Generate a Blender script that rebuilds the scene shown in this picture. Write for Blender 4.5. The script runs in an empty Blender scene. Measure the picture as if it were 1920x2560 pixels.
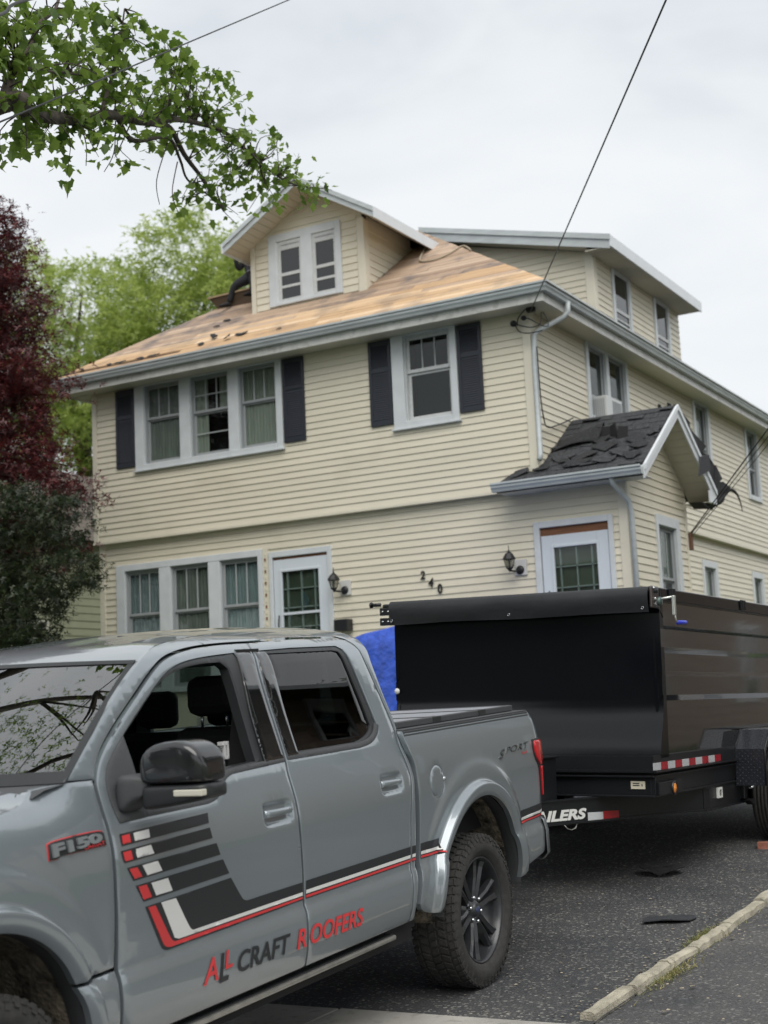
import bpy, bmesh, math, random
import numpy as np
from mathutils import Vector, Matrix
from mathutils.geometry import delaunay_2d_cdt
rnd = random.Random(7)
R = math.radians
sc = bpy.context.scene
COL = sc.collection

# ---------------------------------------------------------------- camera
cam_data = bpy.data.cameras.new("camera")
cam = bpy.data.objects.new("camera", cam_data)
COL.objects.link(cam)
CAM = Vector((0, 0, 1.48))
def cam_axes(yaw, pitch, roll):
    f0 = Vector((-math.sin(yaw), math.cos(yaw), 0)); r0 = Vector((math.cos(yaw), math.sin(yaw), 0)); u0 = Vector((0, 0, 1))
    f = f0 * math.cos(pitch) + u0 * math.sin(pitch); u = u0 * math.cos(pitch) - f0 * math.sin(pitch)
    return r0 * math.cos(roll) + u * math.sin(roll), u * math.cos(roll) - r0 * math.sin(roll), f
_r, _u, _f = cam_axes(R(29.4), R(8.189), R(-2.648))
cam.matrix_world = Matrix(((_r.x, _u.x, -_f.x, CAM.x), (_r.y, _u.y, -_f.y, CAM.y), (_r.z, _u.z, -_f.z, CAM.z), (0, 0, 0, 1)))
cam_data.sensor_fit = 'VERTICAL'; cam_data.sensor_height = 36; cam_data.sensor_width = 27
cam_data.lens = 36 * 3575 / 2560
cam_data.clip_start = 0.1; cam_data.clip_end = 2000
cam_data.dof.use_dof = True; cam_data.dof.focus_distance = 8.2; cam_data.dof.aperture_fstop = 3.0
sc.camera = cam

# ---------------------------------------------------------------- world: overcast daylight
w = bpy.data.worlds.new("World"); sc.world = w; w.use_nodes = True
nt = w.node_tree; nt.nodes.clear()
def wn(t, **k):
    n = nt.nodes.new(t)
    for a, b in k.items(): setattr(n, a, b)
    return n
out = wn('ShaderNodeOutputWorld'); bg = wn('ShaderNodeBackground'); bg.inputs['Strength'].default_value = 0.1
sky = wn('ShaderNodeTexSky', sky_type='NISHITA'); sky.sun_disc = False
sky.sun_elevation = R(52); sky.sun_rotation = R(140); sky.air_density = 1.0; sky.dust_density = 2.0
tc = wn('ShaderNodeTexCoord'); mp = wn('ShaderNodeMapping'); mp.inputs['Scale'].default_value = (1.0, 1.0, 3.0)
n1 = wn('ShaderNodeTexNoise'); n1.inputs['Scale'].default_value = 2.6; n1.inputs['Detail'].default_value = 5; n1.inputs['Roughness'].default_value = 0.5
n1.inputs['Distortion'].default_value = 0.35
cr = wn('ShaderNodeValToRGB')
cr.color_ramp.elements[0].position = 0.33; cr.color_ramp.elements[0].color = (4.45, 4.7, 4.95, 1)
cr.color_ramp.elements[1].position = 0.58; cr.color_ramp.elements[1].color = (5.65, 5.8, 5.88, 1)
e = cr.color_ramp.elements.new(0.44); e.color = (5.2, 5.4, 5.55, 1)
mx = wn('ShaderNodeMixRGB'); mx.inputs['Fac'].default_value = 0.93
nt.links.new(tc.outputs['Generated'], mp.inputs['Vector']); nt.links.new(mp.outputs['Vector'], n1.inputs['Vector'])
nt.links.new(n1.outputs['Fac'], cr.inputs['Fac']); nt.links.new(sky.outputs['Color'], mx.inputs['Color1'])
nt.links.new(cr.outputs['Color'], mx.inputs['Color2']); nt.links.new(mx.outputs['Color'], bg.inputs['Color'])
nt.links.new(bg.outputs['Background'], out.inputs['Surface'])

sun_data = bpy.data.lights.new("sun", 'SUN'); sun_data.energy = 1.5; sun_data.angle = R(55); sun_data.color = (1.0, 0.96, 0.9)
sun = bpy.data.objects.new("sun", sun_data); COL.objects.link(sun)
_sd = Vector((0.46, -0.55, 0.95)).normalized()   # towards the sun
sun.rotation_euler = _sd.to_track_quat('Z', 'Y').to_euler()
sc.view_settings.view_transform = 'Standard'; sc.view_settings.look = 'None'
sc.view_settings.exposure = 0.74; sc.view_settings.gamma = 1; sc.view_settings.use_curve_mapping = False
sc.cycles.max_bounces = 8; sc.cycles.transparent_max_bounces = 12
sc.cycles.use_denoising = True

# ---------------------------------------------------------------- materials
MATS = {}
def mat(name, col, rough=0.5, metal=0.0, var=0.0, vs=4.0, bump=0.0, bs=40.0, coat=0.0, spec=0.5, stretch=(1, 1, 1), col2=None, sub=0.0, det=4, dirt=None, coatr=0.04, oirand=0):
    if name in MATS: return MATS[name]
    m = bpy.data.materials.new(name); m.use_nodes = True; t = m.node_tree; n = t.nodes; L = t.links
    p = n['Principled BSDF']
    p.inputs['Base Color'].default_value = (*col, 1); p.inputs['Roughness'].default_value = rough
    p.inputs['Metallic'].default_value = metal; p.inputs['Specular IOR Level'].default_value = spec
    if coat: p.inputs['Coat Weight'].default_value = coat; p.inputs['Coat Roughness'].default_value = coatr
    if var or bump or col2:
        c = n.new('ShaderNodeTexCoord'); mpp = n.new('ShaderNodeMapping'); mpp.inputs['Scale'].default_value = stretch
        L.new(c.outputs['Object'], mpp.inputs['Vector'])
        if var or col2:
            no = n.new('ShaderNodeTexNoise'); no.inputs['Scale'].default_value = vs; no.inputs['Detail'].default_value = det
            L.new(mpp.outputs['Vector'], no.inputs['Vector'])
            r = n.new('ShaderNodeValToRGB'); r.color_ramp.elements[0].position = 0.32; r.color_ramp.elements[1].position = 0.68
            a = [max(0, x * (1 - var)) for x in col]; b = [min(1, x * (1 + var)) for x in (col2 or col)]
            r.color_ramp.elements[0].color = (*a, 1); r.color_ramp.elements[1].color = (*b, 1)
            L.new(no.outputs['Fac'], r.inputs['Fac'])
            src = r.outputs['Color']
            if dirt:
                n2 = n.new('ShaderNodeTexNoise'); n2.inputs['Scale'].default_value = dirt[1]; n2.inputs['Detail'].default_value = 6
                L.new(c.outputs['Object'], n2.inputs['Vector'])
                r2 = n.new('ShaderNodeValToRGB'); r2.color_ramp.elements[0].position = dirt[2]; r2.color_ramp.elements[1].position = dirt[2] + 0.12
                r2.color_ramp.elements[0].color = (0, 0, 0, 1); r2.color_ramp.elements[1].color = (dirt[3],) * 3 + (1,)
                mm = n.new('ShaderNodeMixRGB'); mm.inputs['Color2'].default_value = (*dirt[0], 1)
                L.new(n2.outputs['Fac'], r2.inputs['Fac']); L.new(r2.outputs['Color'], mm.inputs['Fac']); L.new(src, mm.inputs['Color1'])
                src = mm.outputs['Color']
            L.new(src, p.inputs['Base Color'])
        if oirand:
            oi = n.new('ShaderNodeObjectInfo'); om = n.new('ShaderNodeMapRange'); om.inputs['To Min'].default_value = 1 - oirand; om.inputs['To Max'].default_value = 1 + oirand
            L.new(oi.outputs['Random'], om.inputs['Value']); vm = n.new('ShaderNodeVectorMath'); vm.operation = 'SCALE'; L.new(src, vm.inputs[0]); L.new(om.outputs['Result'], vm.inputs['Scale']); L.new(vm.outputs[0], p.inputs['Base Color'])
        if bump:
            nb = n.new('ShaderNodeTexNoise'); nb.inputs['Scale'].default_value = bs; nb.inputs['Detail'].default_value = 5
            L.new(mpp.outputs['Vector'], nb.inputs['Vector'])
            bb = n.new('ShaderNodeBump'); bb.inputs['Strength'].default_value = bump; bb.inputs['Distance'].default_value = 0.02
            L.new(nb.outputs['Fac'], bb.inputs['Height']); L.new(bb.outputs['Normal'], p.inputs['Normal'])
    MATS[name] = m
    return m
def glassy(name, tint, refl=0.06, rough=0.0, curve=1.0):
    if name in MATS: return MATS[name]
    m = bpy.data.materials.new(name); m.use_nodes = True; t = m.node_tree; n = t.nodes; n.clear(); L = t.links
    o = n.new('ShaderNodeOutputMaterial'); tr = n.new('ShaderNodeBsdfTransparent'); gl = n.new('ShaderNodeBsdfGlossy'); mi = n.new('ShaderNodeMixShader')
    tr.inputs['Color'].default_value = (*tint, 1); gl.inputs['Roughness'].default_value = rough
    lf = n.new('ShaderNodeLayerWeight'); lf.inputs['Blend'].default_value = 0.5
    l5 = n.new('ShaderNodeMath'); l5.operation = 'POWER'; l5.inputs[1].default_value = 5; L.new(lf.outputs['Facing'], l5.inputs[0])
    lw = n.new('ShaderNodeMath'); lw.operation = 'MULTIPLY_ADD'; lw.inputs[1].default_value = 0.957; lw.inputs[2].default_value = 0.043; L.new(l5.outputs[0], lw.inputs[0])
    mr = n.new('ShaderNodeMath'); mr.operation = 'MULTIPLY_ADD'; mr.inputs[1].default_value = curve; mr.inputs[2].default_value = refl; mr.use_clamp = True
    L.new(lw.outputs[0], mr.inputs[0]); L.new(mr.outputs[0], mi.inputs['Fac']); L.new(tr.outputs[0], mi.inputs[1]); L.new(gl.outputs[0], mi.inputs[2]); L.new(mi.outputs[0], o.inputs['Surface'])
    MATS[name] = m
    return m
def leafmat(name, c1, c2, trans=0.35, vs=1.5):
    m = bpy.data.materials.new(name); m.use_nodes = True; t = m.node_tree; n = t.nodes; L = t.links
    p = n['Principled BSDF']; o = n['Material Output']; p.inputs['Roughness'].default_value = 0.45
    g = n.new('ShaderNodeNewGeometry'); oi = n.new('ShaderNodeObjectInfo'); ad = n.new('ShaderNodeMath'); ad.operation = 'ADD'
    fr = n.new('ShaderNodeMath'); fr.operation = 'FRACT'
    L.new(g.outputs['Random Per Island'], ad.inputs[0]); L.new(oi.outputs['Random'], ad.inputs[1]); L.new(ad.outputs[0], fr.inputs[0])
    c = n.new('ShaderNodeTexCoord'); no = n.new('ShaderNodeTexNoise'); no.inputs['Scale'].default_value = vs
    L.new(g.outputs['Position'], no.inputs['Vector'])
    av = n.new('ShaderNodeMath'); av.operation = 'MULTIPLY_ADD'; av.inputs[1].default_value = 0.55; L.new(fr.outputs[0], av.inputs[0])
    ml = n.new('ShaderNodeMath'); ml.operation = 'MULTIPLY'; ml.inputs[1].default_value = 0.5; L.new(no.outputs['Fac'], ml.inputs[0]); L.new(ml.outputs[0], av.inputs[2])
    r = n.new('ShaderNodeValToRGB'); r.color_ramp.elements[0].color = (*c1, 1); r.color_ramp.elements[1].color = (*c2, 1)
    r.color_ramp.elements[0].position = 0.2; r.color_ramp.elements[1].position = 0.85
    L.new(av.outputs[0], r.inputs['Fac']); L.new(r.outputs['Color'], p.inputs['Base Color'])
    tl = n.new('ShaderNodeBsdfTranslucent'); L.new(r.outputs['Color'], tl.inputs['Color'])
    mi = n.new('ShaderNodeMixShader'); mi.inputs['Fac'].default_value = trans
    L.new(p.outputs[0], mi.inputs[1]); L.new(tl.outputs[0], mi.inputs[2]); L.new(mi.outputs[0], o.inputs['Surface'])
    return m

# ---------------------------------------------------------------- mesh helpers
def tag(o, label=None, cat=None, group=None, kind=None):
    if label: o['label'] = label
    if cat: o['category'] = cat
    if group: o['group'] = group
    if kind: o['kind'] = kind
    return o
def empty(name, M=None, label=None, cat=None, group=None):
    o = bpy.data.objects.new(name, None); COL.objects.link(o); o.empty_display_size = 0.2
    if M is not None: o.matrix_world = M if isinstance(M, Matrix) else Matrix.Translation(M)
    return tag(o, label, cat, group)
class MB:
    def __init__(s): s.v = []; s.f = []; s.sm = []
    def add(s, vs, fs, smooth=False):
        b = len(s.v); s.v.extend([tuple(x) for x in vs]); s.f.extend([tuple(b + i for i in f) for f in fs]); s.sm.extend([smooth] * len(fs))
        return s
    def box(s, a, b, M=None):
        x0, y0, z0 = a; x1, y1, z1 = b
        vs = [(x0, y0, z0), (x1, y0, z0), (x1, y1, z0), (x0, y1, z0), (x0, y0, z1), (x1, y0, z1), (x1, y1, z1), (x0, y1, z1)]
        if M is not None: vs = [M @ Vector(v) for v in vs]
        return s.add(vs, [(0, 3, 2, 1), (4, 5, 6, 7), (0, 1, 5, 4), (1, 2, 6, 5), (2, 3, 7, 6), (3, 0, 4, 7)])
    def hexa(s, vs, smooth=False):   # 8 corners, bottom ring then top ring
        return s.add(vs, [(0, 3, 2, 1), (4, 5, 6, 7), (0, 1, 5, 4), (1, 2, 6, 5), (2, 3, 7, 6), (3, 0, 4, 7)], smooth)
    def prism(s, poly, ext, cap=True, smooth=False):   # poly: 3D points (planar), ext: Vector
        n = len(poly); e = Vector(ext); a = [Vector(p) for p in poly]
        vs = a + [p + e for p in a]
        fs = [(i, (i + 1) % n, n + (i + 1) % n, n + i) for i in range(n)]
        s.add(vs, fs, smooth)
        if cap:
            b = len(s.v); s.v.extend([tuple(v) for v in vs]); s.f.append(tuple(b + n - 1 - i for i in range(n))); s.f.append(tuple(b + n + i for i in range(n))); s.sm.extend([False, False])
        return s
    def tube(s, pts, r, n=8, smooth=True, caps=True):
        pts = [Vector(p) for p in pts]; m = len(pts)
        rs = r if hasattr(r, '__len__') else [r] * m
        vs = []; prev = None
        for i, p in enumerate(pts):
            d = (pts[min(i + 1, m - 1)] - pts[max(i - 1, 0)]).normalized()
            if prev is None:
                a = d.orthogonal().normalized()
            else:
                a = (prev - d * prev.dot(d)); a = a.normalized() if a.length > 1e-6 else d.orthogonal().normalized()
            prev = a; b = d.cross(a)
            for k in range(n):
                t = 2 * math.pi * k / n; vs.append(p + (a * math.cos(t) + b * math.sin(t)) * rs[i])
        fs = [(i * n + k, i * n + (k + 1) % n, (i + 1) * n + (k + 1) % n, (i + 1) * n + k) for i in range(m - 1) for k in range(n)]
        if caps: fs += [tuple(range(n - 1, -1, -1)), tuple((m - 1) * n + k for k in range(n))]
        return s.add(vs, fs, smooth)
    def lathe(s, prof, n=32, M=None, smooth=True, closed=False):   # prof: (r, h) around Z
        vs = []; m = len(prof)
        for k in range(n):
            t = 2 * math.pi * k / n
            for r, h in prof: vs.append((r * math.cos(t), r * math.sin(t), h))
        if M is not None: vs = [M @ Vector(v) for v in vs]
        fs = [(k * m + i, ((k + 1) % n) * m + i, ((k + 1) % n) * m + i + 1, k * m + i + 1) for k in range(n) for i in range(m - 1)]
        if closed: fs += [(k * m + m - 1, ((k + 1) % n) * m + m - 1, ((k + 1) % n) * m, k * m) for k in range(n)]
        return s.add(vs, fs, smooth)
    def grid(s, P, smooth=True, flip=False):   # P[i][j] points
        a = len(P); b = len(P[0]); vs = [p for r in P for p in r]
        fs = [(i * b + j, (i + 1) * b + j, (i + 1) * b + j + 1, i * b + j + 1) for i in range(a - 1) for j in range(b - 1)]
        if flip: fs = [f[::-1] for f in fs]
        return s.add(vs, fs, smooth)
    def mesh(s, name, m):
        me = bpy.data.meshes.new(name); me.from_pydata(s.v, [], s.f)
        if any(s.sm): me.polygons.foreach_set('use_smooth', s.sm)
        if m: me.materials.append(m)
        me.update(); return me
    def build(s, name, m, parent=None, bevel=0, **k):
        o = bpy.data.objects.new(name, s.mesh(name, m)); COL.objects.link(o)
        if parent is not None: o.parent = parent
        if bevel:
            b = o.modifiers.new('bevel', 'BEVEL'); b.width = bevel; b.segments = 2; b.limit_method = 'ANGLE'; b.angle_limit = R(40); b.harden_normals = False
        return tag(o, **k)
def loft(rings, name, m, parent, flip=False, sub=2, caps=True):
    b = MB(); n = len(rings[0]); k = len(rings); vs = [p for r in rings for p in r]
    fs = [(i * n + j, i * n + (j + 1) % n, (i + 1) * n + (j + 1) % n, (i + 1) * n + j) for i in range(k - 1) for j in range(n)]
    if caps: fs += [tuple(range(n))[::-1], tuple((k - 1) * n + j for j in range(n))]
    if flip: fs = [f[::-1] for f in fs]
    b.add(vs, fs, True); o = b.build(name, m, parent)
    if sub: q = o.modifiers.new('subdivision', 'SUBSURF'); q.levels = q.render_levels = sub
    return o
def text_mesh(s, size=1.0, shear=0.0, bold=0.0, extr=0.0, sx=1.0, space=1.0):
    cu = bpy.data.curves.new('txt', 'FONT'); cu.body = s; cu.size = size; cu.shear = shear; cu.offset = bold; cu.extrude = extr; cu.space_character = space; cu.resolution_u = 4
    ob = bpy.data.objects.new('txt', cu); COL.objects.link(ob)
    dg = bpy.context.evaluated_depsgraph_get(); me = ob.evaluated_get(dg).to_mesh()
    v = [(p.co.x * sx, p.co.y, p.co.z) for p in me.vertices]; f = [tuple(p.vertices) for p in me.polygons]
    ob.evaluated_get(dg).to_mesh_clear(); bpy.data.objects.remove(ob); bpy.data.curves.remove(cu)
    xs = [q[0] for q in v]; ys = [q[1] for q in v]
    x0, y0, wd, ht = min(xs), min(ys), max(xs) - min(xs), max(ys) - min(ys)
    return [((a - x0) / wd, (b - y0) / ht, c) for a, b, c in v], f
def pchip(xs, ys):
    xs = np.array(xs, float); ys = np.array(ys, float); h = np.diff(xs); d = np.diff(ys) / h
    m = np.zeros(len(xs)); m[0] = d[0]; m[-1] = d[-1]
    for i in range(1, len(xs) - 1):
        if d[i - 1] * d[i] > 0:
            w1 = 2 * h[i] + h[i - 1]; w2 = h[i] + 2 * h[i - 1]; m[i] = (w1 + w2) / (w1 / d[i - 1] + w2 / d[i])
    def f(x):
        x = min(max(x, xs[0]), xs[-1]); i = min(int(np.searchsorted(xs, x, 'right')) - 1, len(xs) - 2); i = max(i, 0)
        t = (x - xs[i]) / h[i]; t2 = t * t; t3 = t2 * t
        return float((2 * t3 - 3 * t2 + 1) * ys[i] + (t3 - 2 * t2 + t) * h[i] * m[i] + (-2 * t3 + 3 * t2) * ys[i + 1] + (t3 - t2) * h[i] * m[i + 1])
    return f
def inpoly(x, y, poly):
    c = False; j = len(poly) - 1
    for i in range(len(poly)):
        xi, yi = poly[i]; xj, yj = poly[j]
        if (yi > y) != (yj > y) and x < (xj - xi) * (y - yi) / (yj - yi) + xi: c = not c
        j = i
    return c
def resample(poly, step, closed=True):
    o = []; n = len(poly)
    for i in range(n if closed else n - 1):
        a = poly[i]; b = poly[(i + 1) % n]; d = math.hypot(b[0] - a[0], b[1] - a[1]); k = max(1, int(math.ceil(d / step)))
        for j in range(k): o.append((a[0] + (b[0] - a[0]) * j / k, a[1] + (b[1] - a[1]) * j / k))
    if not closed: o.append(poly[-1])
    return o
def smooth_path(pts, per=6):
    P = [Vector((*p, 0)) if len(p) == 2 else Vector(p) for p in pts]; o = []
    for i in range(len(P) - 1):
        a = P[max(i - 1, 0)]; b = P[i]; c = P[i + 1]; d = P[min(i + 2, len(P) - 1)]
        for k in range(per):
            t = k / per
            o.append(0.5 * ((2 * b) + (c - a) * t + (2 * a - 5 * b + 4 * c - d) * t * t + (3 * b - a - 3 * c + d) * t ** 3))
    o.append(P[-1]); return o

# ---------------------------------------------------------------- ground
def gz(x, y):
    if y < 1.0: z = 0.044 * (1.0 - 7.26) 
    elif y < 8.4: z = 0.044 * (y - 7.26)
    elif y < 17: z = 0.05 + 0.0725 * (y - 8.4) * (1 - max(0, (y - 13)) / 16)
    else: z = 0.517
    t = min(max((y - 7.5) / 3.0, 0), 1) * min(max((24 - y) / 6, 0), 1)
    return z - 0.028 * t * max(-6, min(6, x + 3.6))
# ---------------------------------------------------------------- ground sheets
def asphalt(name, c0, c1, speck, sc_=1.0):
    m = bpy.data.materials.new(name); m.use_nodes = True; t = m.node_tree; n = t.nodes; L = t.links; p = n['Principled BSDF']; p.inputs['Roughness'].default_value = 0.85
    g = n.new('ShaderNodeNewGeometry')
    a = n.new('ShaderNodeTexNoise'); a.inputs['Scale'].default_value = 95 * sc_; a.inputs['Detail'].default_value = 3; L.new(g.outputs['Position'], a.inputs['Vector'])
    b = n.new('ShaderNodeTexNoise'); b.inputs['Scale'].default_value = 1.3; b.inputs['Detail'].default_value = 6; L.new(g.outputs['Position'], b.inputs['Vector'])
    v = n.new('ShaderNodeTexVoronoi'); v.inputs['Scale'].default_value = 75 * sc_; L.new(g.outputs['Position'], v.inputs['Vector'])
    r = n.new('ShaderNodeValToRGB'); r.color_ramp.elements[0].position = 0.36; r.color_ramp.elements[0].color = (*c0, 1); r.color_ramp.elements[1].position = 0.66; r.color_ramp.elements[1].color = (*c1, 1)
    L.new(a.outputs['Fac'], r.inputs['Fac'])
    vr = n.new('ShaderNodeValToRGB'); vr.color_ramp.elements[0].position = 0.86; vr.color_ramp.elements[0].color = (0, 0, 0, 1); vr.color_ramp.elements[1].position = 0.99; vr.color_ramp.elements[1].color = (1, 1, 1, 1)
    sp = n.new('ShaderNodeSeparateColor'); L.new(v.outputs['Color'], sp.inputs['Color']); L.new(sp.outputs['Red'], vr.inputs['Fac'])
    mx = n.new('ShaderNodeMixRGB'); mx.inputs['Color2'].default_value = (*speck, 1); L.new(vr.outputs['Color'], mx.inputs['Fac']); L.new(r.outputs['Color'], mx.inputs['Color1'])
    br = n.new('ShaderNodeValToRGB'); br.color_ramp.elements[0].position = 0.3; br.color_ramp.elements[0].color = (0.62, 0.62, 0.64, 1); br.color_ramp.elements[1].position = 0.7; br.color_ramp.elements[1].color = (1.25, 1.2, 1.12, 1)
    L.new(b.outputs['Fac'], br.inputs['Fac'])
    mu = n.new('ShaderNodeMixRGB'); mu.blend_type = 'MULTIPLY'; mu.inputs['Fac'].default_value = 1; L.new(mx.outputs['Color'], mu.inputs['Color1']); L.new(br.outputs['Color'], mu.inputs['Color2'])
    L.new(mu.outputs['Color'], p.inputs['Base Color'])
    bu = n.new('ShaderNodeBump'); bu.inputs['Strength'].default_value = 0.7; bu.inputs['Distance'].default_value = 0.006; L.new(a.outputs['Fac'], bu.inputs['Height']); L.new(bu.outputs['Normal'], p.inputs['Normal'])
    return m
M_asph = asphalt('asphalt_old', (0.030, 0.032, 0.036), (0.080, 0.083, 0.088), (0.26, 0.26, 0.245))
M_asph2 = asphalt('asphalt_grey', (0.05, 0.051, 0.054), (0.105, 0.107, 0.11), (0.20, 0.20, 0.195), 0.9)
M_grass = mat('lawn', (0.05, 0.085, 0.025), 0.9, var=0.5, vs=9, bump=0.6, bs=90)
M_conc = mat('concrete', (0.36, 0.35, 0.32), 0.85, var=0.18, vs=3, bump=0.25, bs=160, dirt=((0.2, 0.19, 0.17), 14, 0.55, 0.5))
def sheet(name, x0, x1, y0, y1, off, m, dx=1.0, dy=0.5, wob=0.0, zf=gz):
    xs = list(np.linspace(x0, x1, max(2, int((x1 - x0) / dx) + 1))); ys = list(np.linspace(y0, y1, max(2, int((y1 - y0) / dy) + 1)))
    P = [[(x, y, zf(x, y) + off + (wob * math.sin(3.1 * x + 1.7 * y) if wob else 0)) for x in xs] for y in ys]
    o = MB().grid(P, flip=True).build(name, m); o['kind'] = 'structure'; return o
g_ = MB()
xs = [-600, -200, -80, -50] + list(np.arange(-40, 41, 2.0)) + [50, 80, 200, 600]; ys = [-600, -200, -80] + list(np.arange(-40, 1, 5.0)) + list(np.arange(1, 30, 1.0)) + [40, 60, 100, 300, 900]
g_.grid([[(x, y, gz(x, y) - 0.02) for x in xs] for y in ys], flip=True)
g_.build('ground', M_grass, kind='structure')
sheet('driveway', -6.7, -2.74, 6.64, 17.0, 0.006, M_asph, 0.3, 0.25)
sheet('neighbour_driveway', -2.76, 0.6, 6.64, 46.0, -0.005, M_asph2, 0.5, 0.5)
sheet('road', -60, 60, -9.0, 2.6, 0.0, M_asph2, 6, 2)
sheet('driveway_apron', -7.4, 1.0, 2.6, 5.08, 0.004, M_asph2, 0.5, 0.5)
# sidewalk: slabs between joints
wk = MB().box((-30, 5.4, -0.2), (14, 6.95, -0.2)); 
sw = empty('sidewalk'); sw['kind'] = 'structure'
for i in range(-20, 6):
    x0 = i * 1.42 + .13; x1 = x0 + 1.42 - 0.012; b = MB()
    dz = rnd.uniform(-.003, .003)
    b.hexa([(x0, 5.1, gz(x0, 5.1) - .1), (x1, 5.1, gz(x1, 5.1) - .1), (x1, 6.625, gz(x1, 6.62) - .1), (x0, 6.625, gz(x0, 6.62) - .1),
            (x0, 5.1, gz(x0, 5.1) + .012 + dz), (x1, 5.1, gz(x1, 5.1) + .012 + dz), (x1, 6.625, gz(x1, 6.62) + .012 + dz), (x0, 6.625, gz(x0, 6.62) + .012 + dz)])
    b.build('paving_slab', M_conc, sw, bevel=0.008)
# concrete curb between the two driveways
M_curb = mat('curb_concrete', (0.40, 0.37, 0.29), 0.9, var=0.3, vs=6, bump=0.5, bs=120, dirt=((0.2, 0.19, 0.14), 22, 0.56, 0.6))
cp = [(-2.785, 6.7), (-2.785, 7.3), (-2.79, 7.7), (-2.785, 8.3), (-2.765, 8.8), (-2.76, 9.2), (-2.745, 9.9), (-2.74, 10.7), (-2.74, 12), (-2.72, 14), (-2.70, 17)]
curb = empty('concrete_curb', None, 'rough pale concrete curb running between the two asphalt driveways', 'curb')
cb = [6.72, 7.30, 7.86, 8.36, 8.80, 9.02, 9.75, 10.5, 11.3, 12.2, 13.2, 14.3, 15.5, 16.8]
def cx(y):
    for a, b in zip(cp[:-1], cp[1:]):
        if a[1] <= y <= b[1]: return a[0] + (b[0] - a[0]) * (y - a[1]) / (b[1] - a[1])
    return cp[-1][0]
for i in range(len(cb) - 1):
    a, b_ = cb[i] + 0.008, cb[i + 1] - 0.008; nseg = 5; P = []
    off = rnd.uniform(-.008, .008); hh = rnd.uniform(.035, .05); tlt = rnd.uniform(-.01, .01)
    for k in range(nseg + 1):
        y = a + (b_ - a) * k / nseg; x = cx(y) + off + rnd.uniform(-.006, .006); z = gz(x, y); w2 = .036 + rnd.uniform(-.005, .005)
        h = hh + rnd.uniform(-.008, .006) + tlt * (k / nseg - .5)
        P.append([(x - w2 - .008, y, z - .05), (x - w2, y, z + h * .8), (x - w2 * .6, y, z + h), (x + w2 * .6, y, z + h), (x + w2, y, z + h * .75), (x + w2 + .012, y, z - .05)])
    m = MB().grid(P, smooth=False, flip=False); m.f.append(tuple(range(6))[::-1]); m.sm.append(False); m.f.append(tuple(nseg * 6 + q for q in range(6))); m.sm.append(False)
    m.build('curb_section', M_curb, curb)
# small debris on the asphalt, grass in the curb crack
M_chip = leafmat('chips', (0.10, 0.085, 0.06), (0.42, 0.36, 0.27), 0.0)
ch = MB()
for i in range(1500):
    y = rnd.uniform(6.7, 13); x = rnd.uniform(-4.6, -1.6) if rnd.random() < .8 else rnd.uniform(-5.5, 0)
    if rnd.random() < .4: x = cx(y) + rnd.gauss(0, .12)
    s_ = rnd.uniform(.004, .014) * (1.8 if rnd.random() < .05 else 1); a = rnd.uniform(0, 6.28); el = rnd.uniform(.3, .8); z = gz(x, y) + .009
    if -2.84 < x < -2.70: continue
    c_, s2 = math.cos(a), math.sin(a)
    pts = [(s_, 0, .002), (.2 * s_, el * s_, .006), (-s_, .1 * s_, .003), (-.1 * s_, -el * s_, .002)]
    ch.add([(x + p[0] * c_ - p[1] * s2, y + p[0] * s2 + p[1] * c_, z + p[2]) for p in pts], [(0, 1, 2, 3)])
ch.build('debris', M_chip, kind='stuff')
M_weed = leafmat('weed_blades', (0.10, 0.14, 0.03), (0.42, 0.36, 0.16), 0.3)
wd = MB()
for i in range(1500):
    if rnd.random() < .6: y = rnd.gauss(8.75, .15); x = cx(y) - .05 - abs(rnd.gauss(0, .03))
    elif rnd.random() < .6: y = rnd.gauss(7.75, .2); x = cx(y) + .055 + abs(rnd.gauss(0, .04))
    else: y = rnd.uniform(7.0, 12); x = cx(y) + rnd.choice((-.05, .055)) + rnd.gauss(0, .01)
    z = gz(x, y); h = rnd.uniform(.008, .028); a = rnd.uniform(0, 6.28); l = rnd.uniform(.01, .05)
    dx, dy = math.cos(a), math.sin(a); wx, wy = -dy * .003, dx * .003
    wd.add([(x - wx, y - wy, z), (x + wx, y + wy, z), (x + dx * l + wx * .4, y + dy * l + wy * .4, z + h), (x + dx * l, y + dy * l, z + h)], [(0, 1, 2, 3)])
wd.build('grass', M_weed, kind='stuff')

# ---------------------------------------------------------------- house
M_side = mat('cream_vinyl', (0.685, 0.640, 0.515), 0.42, var=0.035, vs=2.5, spec=0.35, stretch=(.4, .4, 3), oirand=.035, dirt=((0.50, 0.46, 0.35), 1.7, .56, .22))
M_post = mat('cream_trim', (0.69, 0.65, 0.535), 0.45, var=0.04, vs=3)
M_trim = mat('white_trim', (0.60, 0.635, 0.655), 0.45, var=0.05, vs=5)
M_gut = mat('gutter_grey', (0.47, 0.51, 0.52), 0.4, var=0.10, vs=3, stretch=(1, 1, 4), spec=0.5)
M_fas = mat('fascia_white', (0.60, 0.60, 0.57), 0.5, var=0.12, vs=4, dirt=((0.25, 0.24, 0.21), 9, .56, .4))
M_soff = mat('soffit', (0.58, 0.55, 0.45), 0.5)
M_shut = mat('shutter_navy', (0.017, 0.021, 0.032), 0.45, bump=0.1, bs=60)
M_sash = mat('sash_grey', (0.33, 0.35, 0.36), 0.45)
M_sashw = mat('sash_white', (0.55, 0.57, 0.57), 0.5, var=.08, vs=20)
M_mun = mat('muntin_grey', (0.42, 0.45, 0.46), 0.5)
M_dark = mat('room_dark', (0.012, 0.014, 0.014), 0.9)
M_cur = mat('curtain_pale', (0.46, 0.46, 0.42), 0.9, var=.15, vs=7, stretch=(9, 9, .6))
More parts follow.
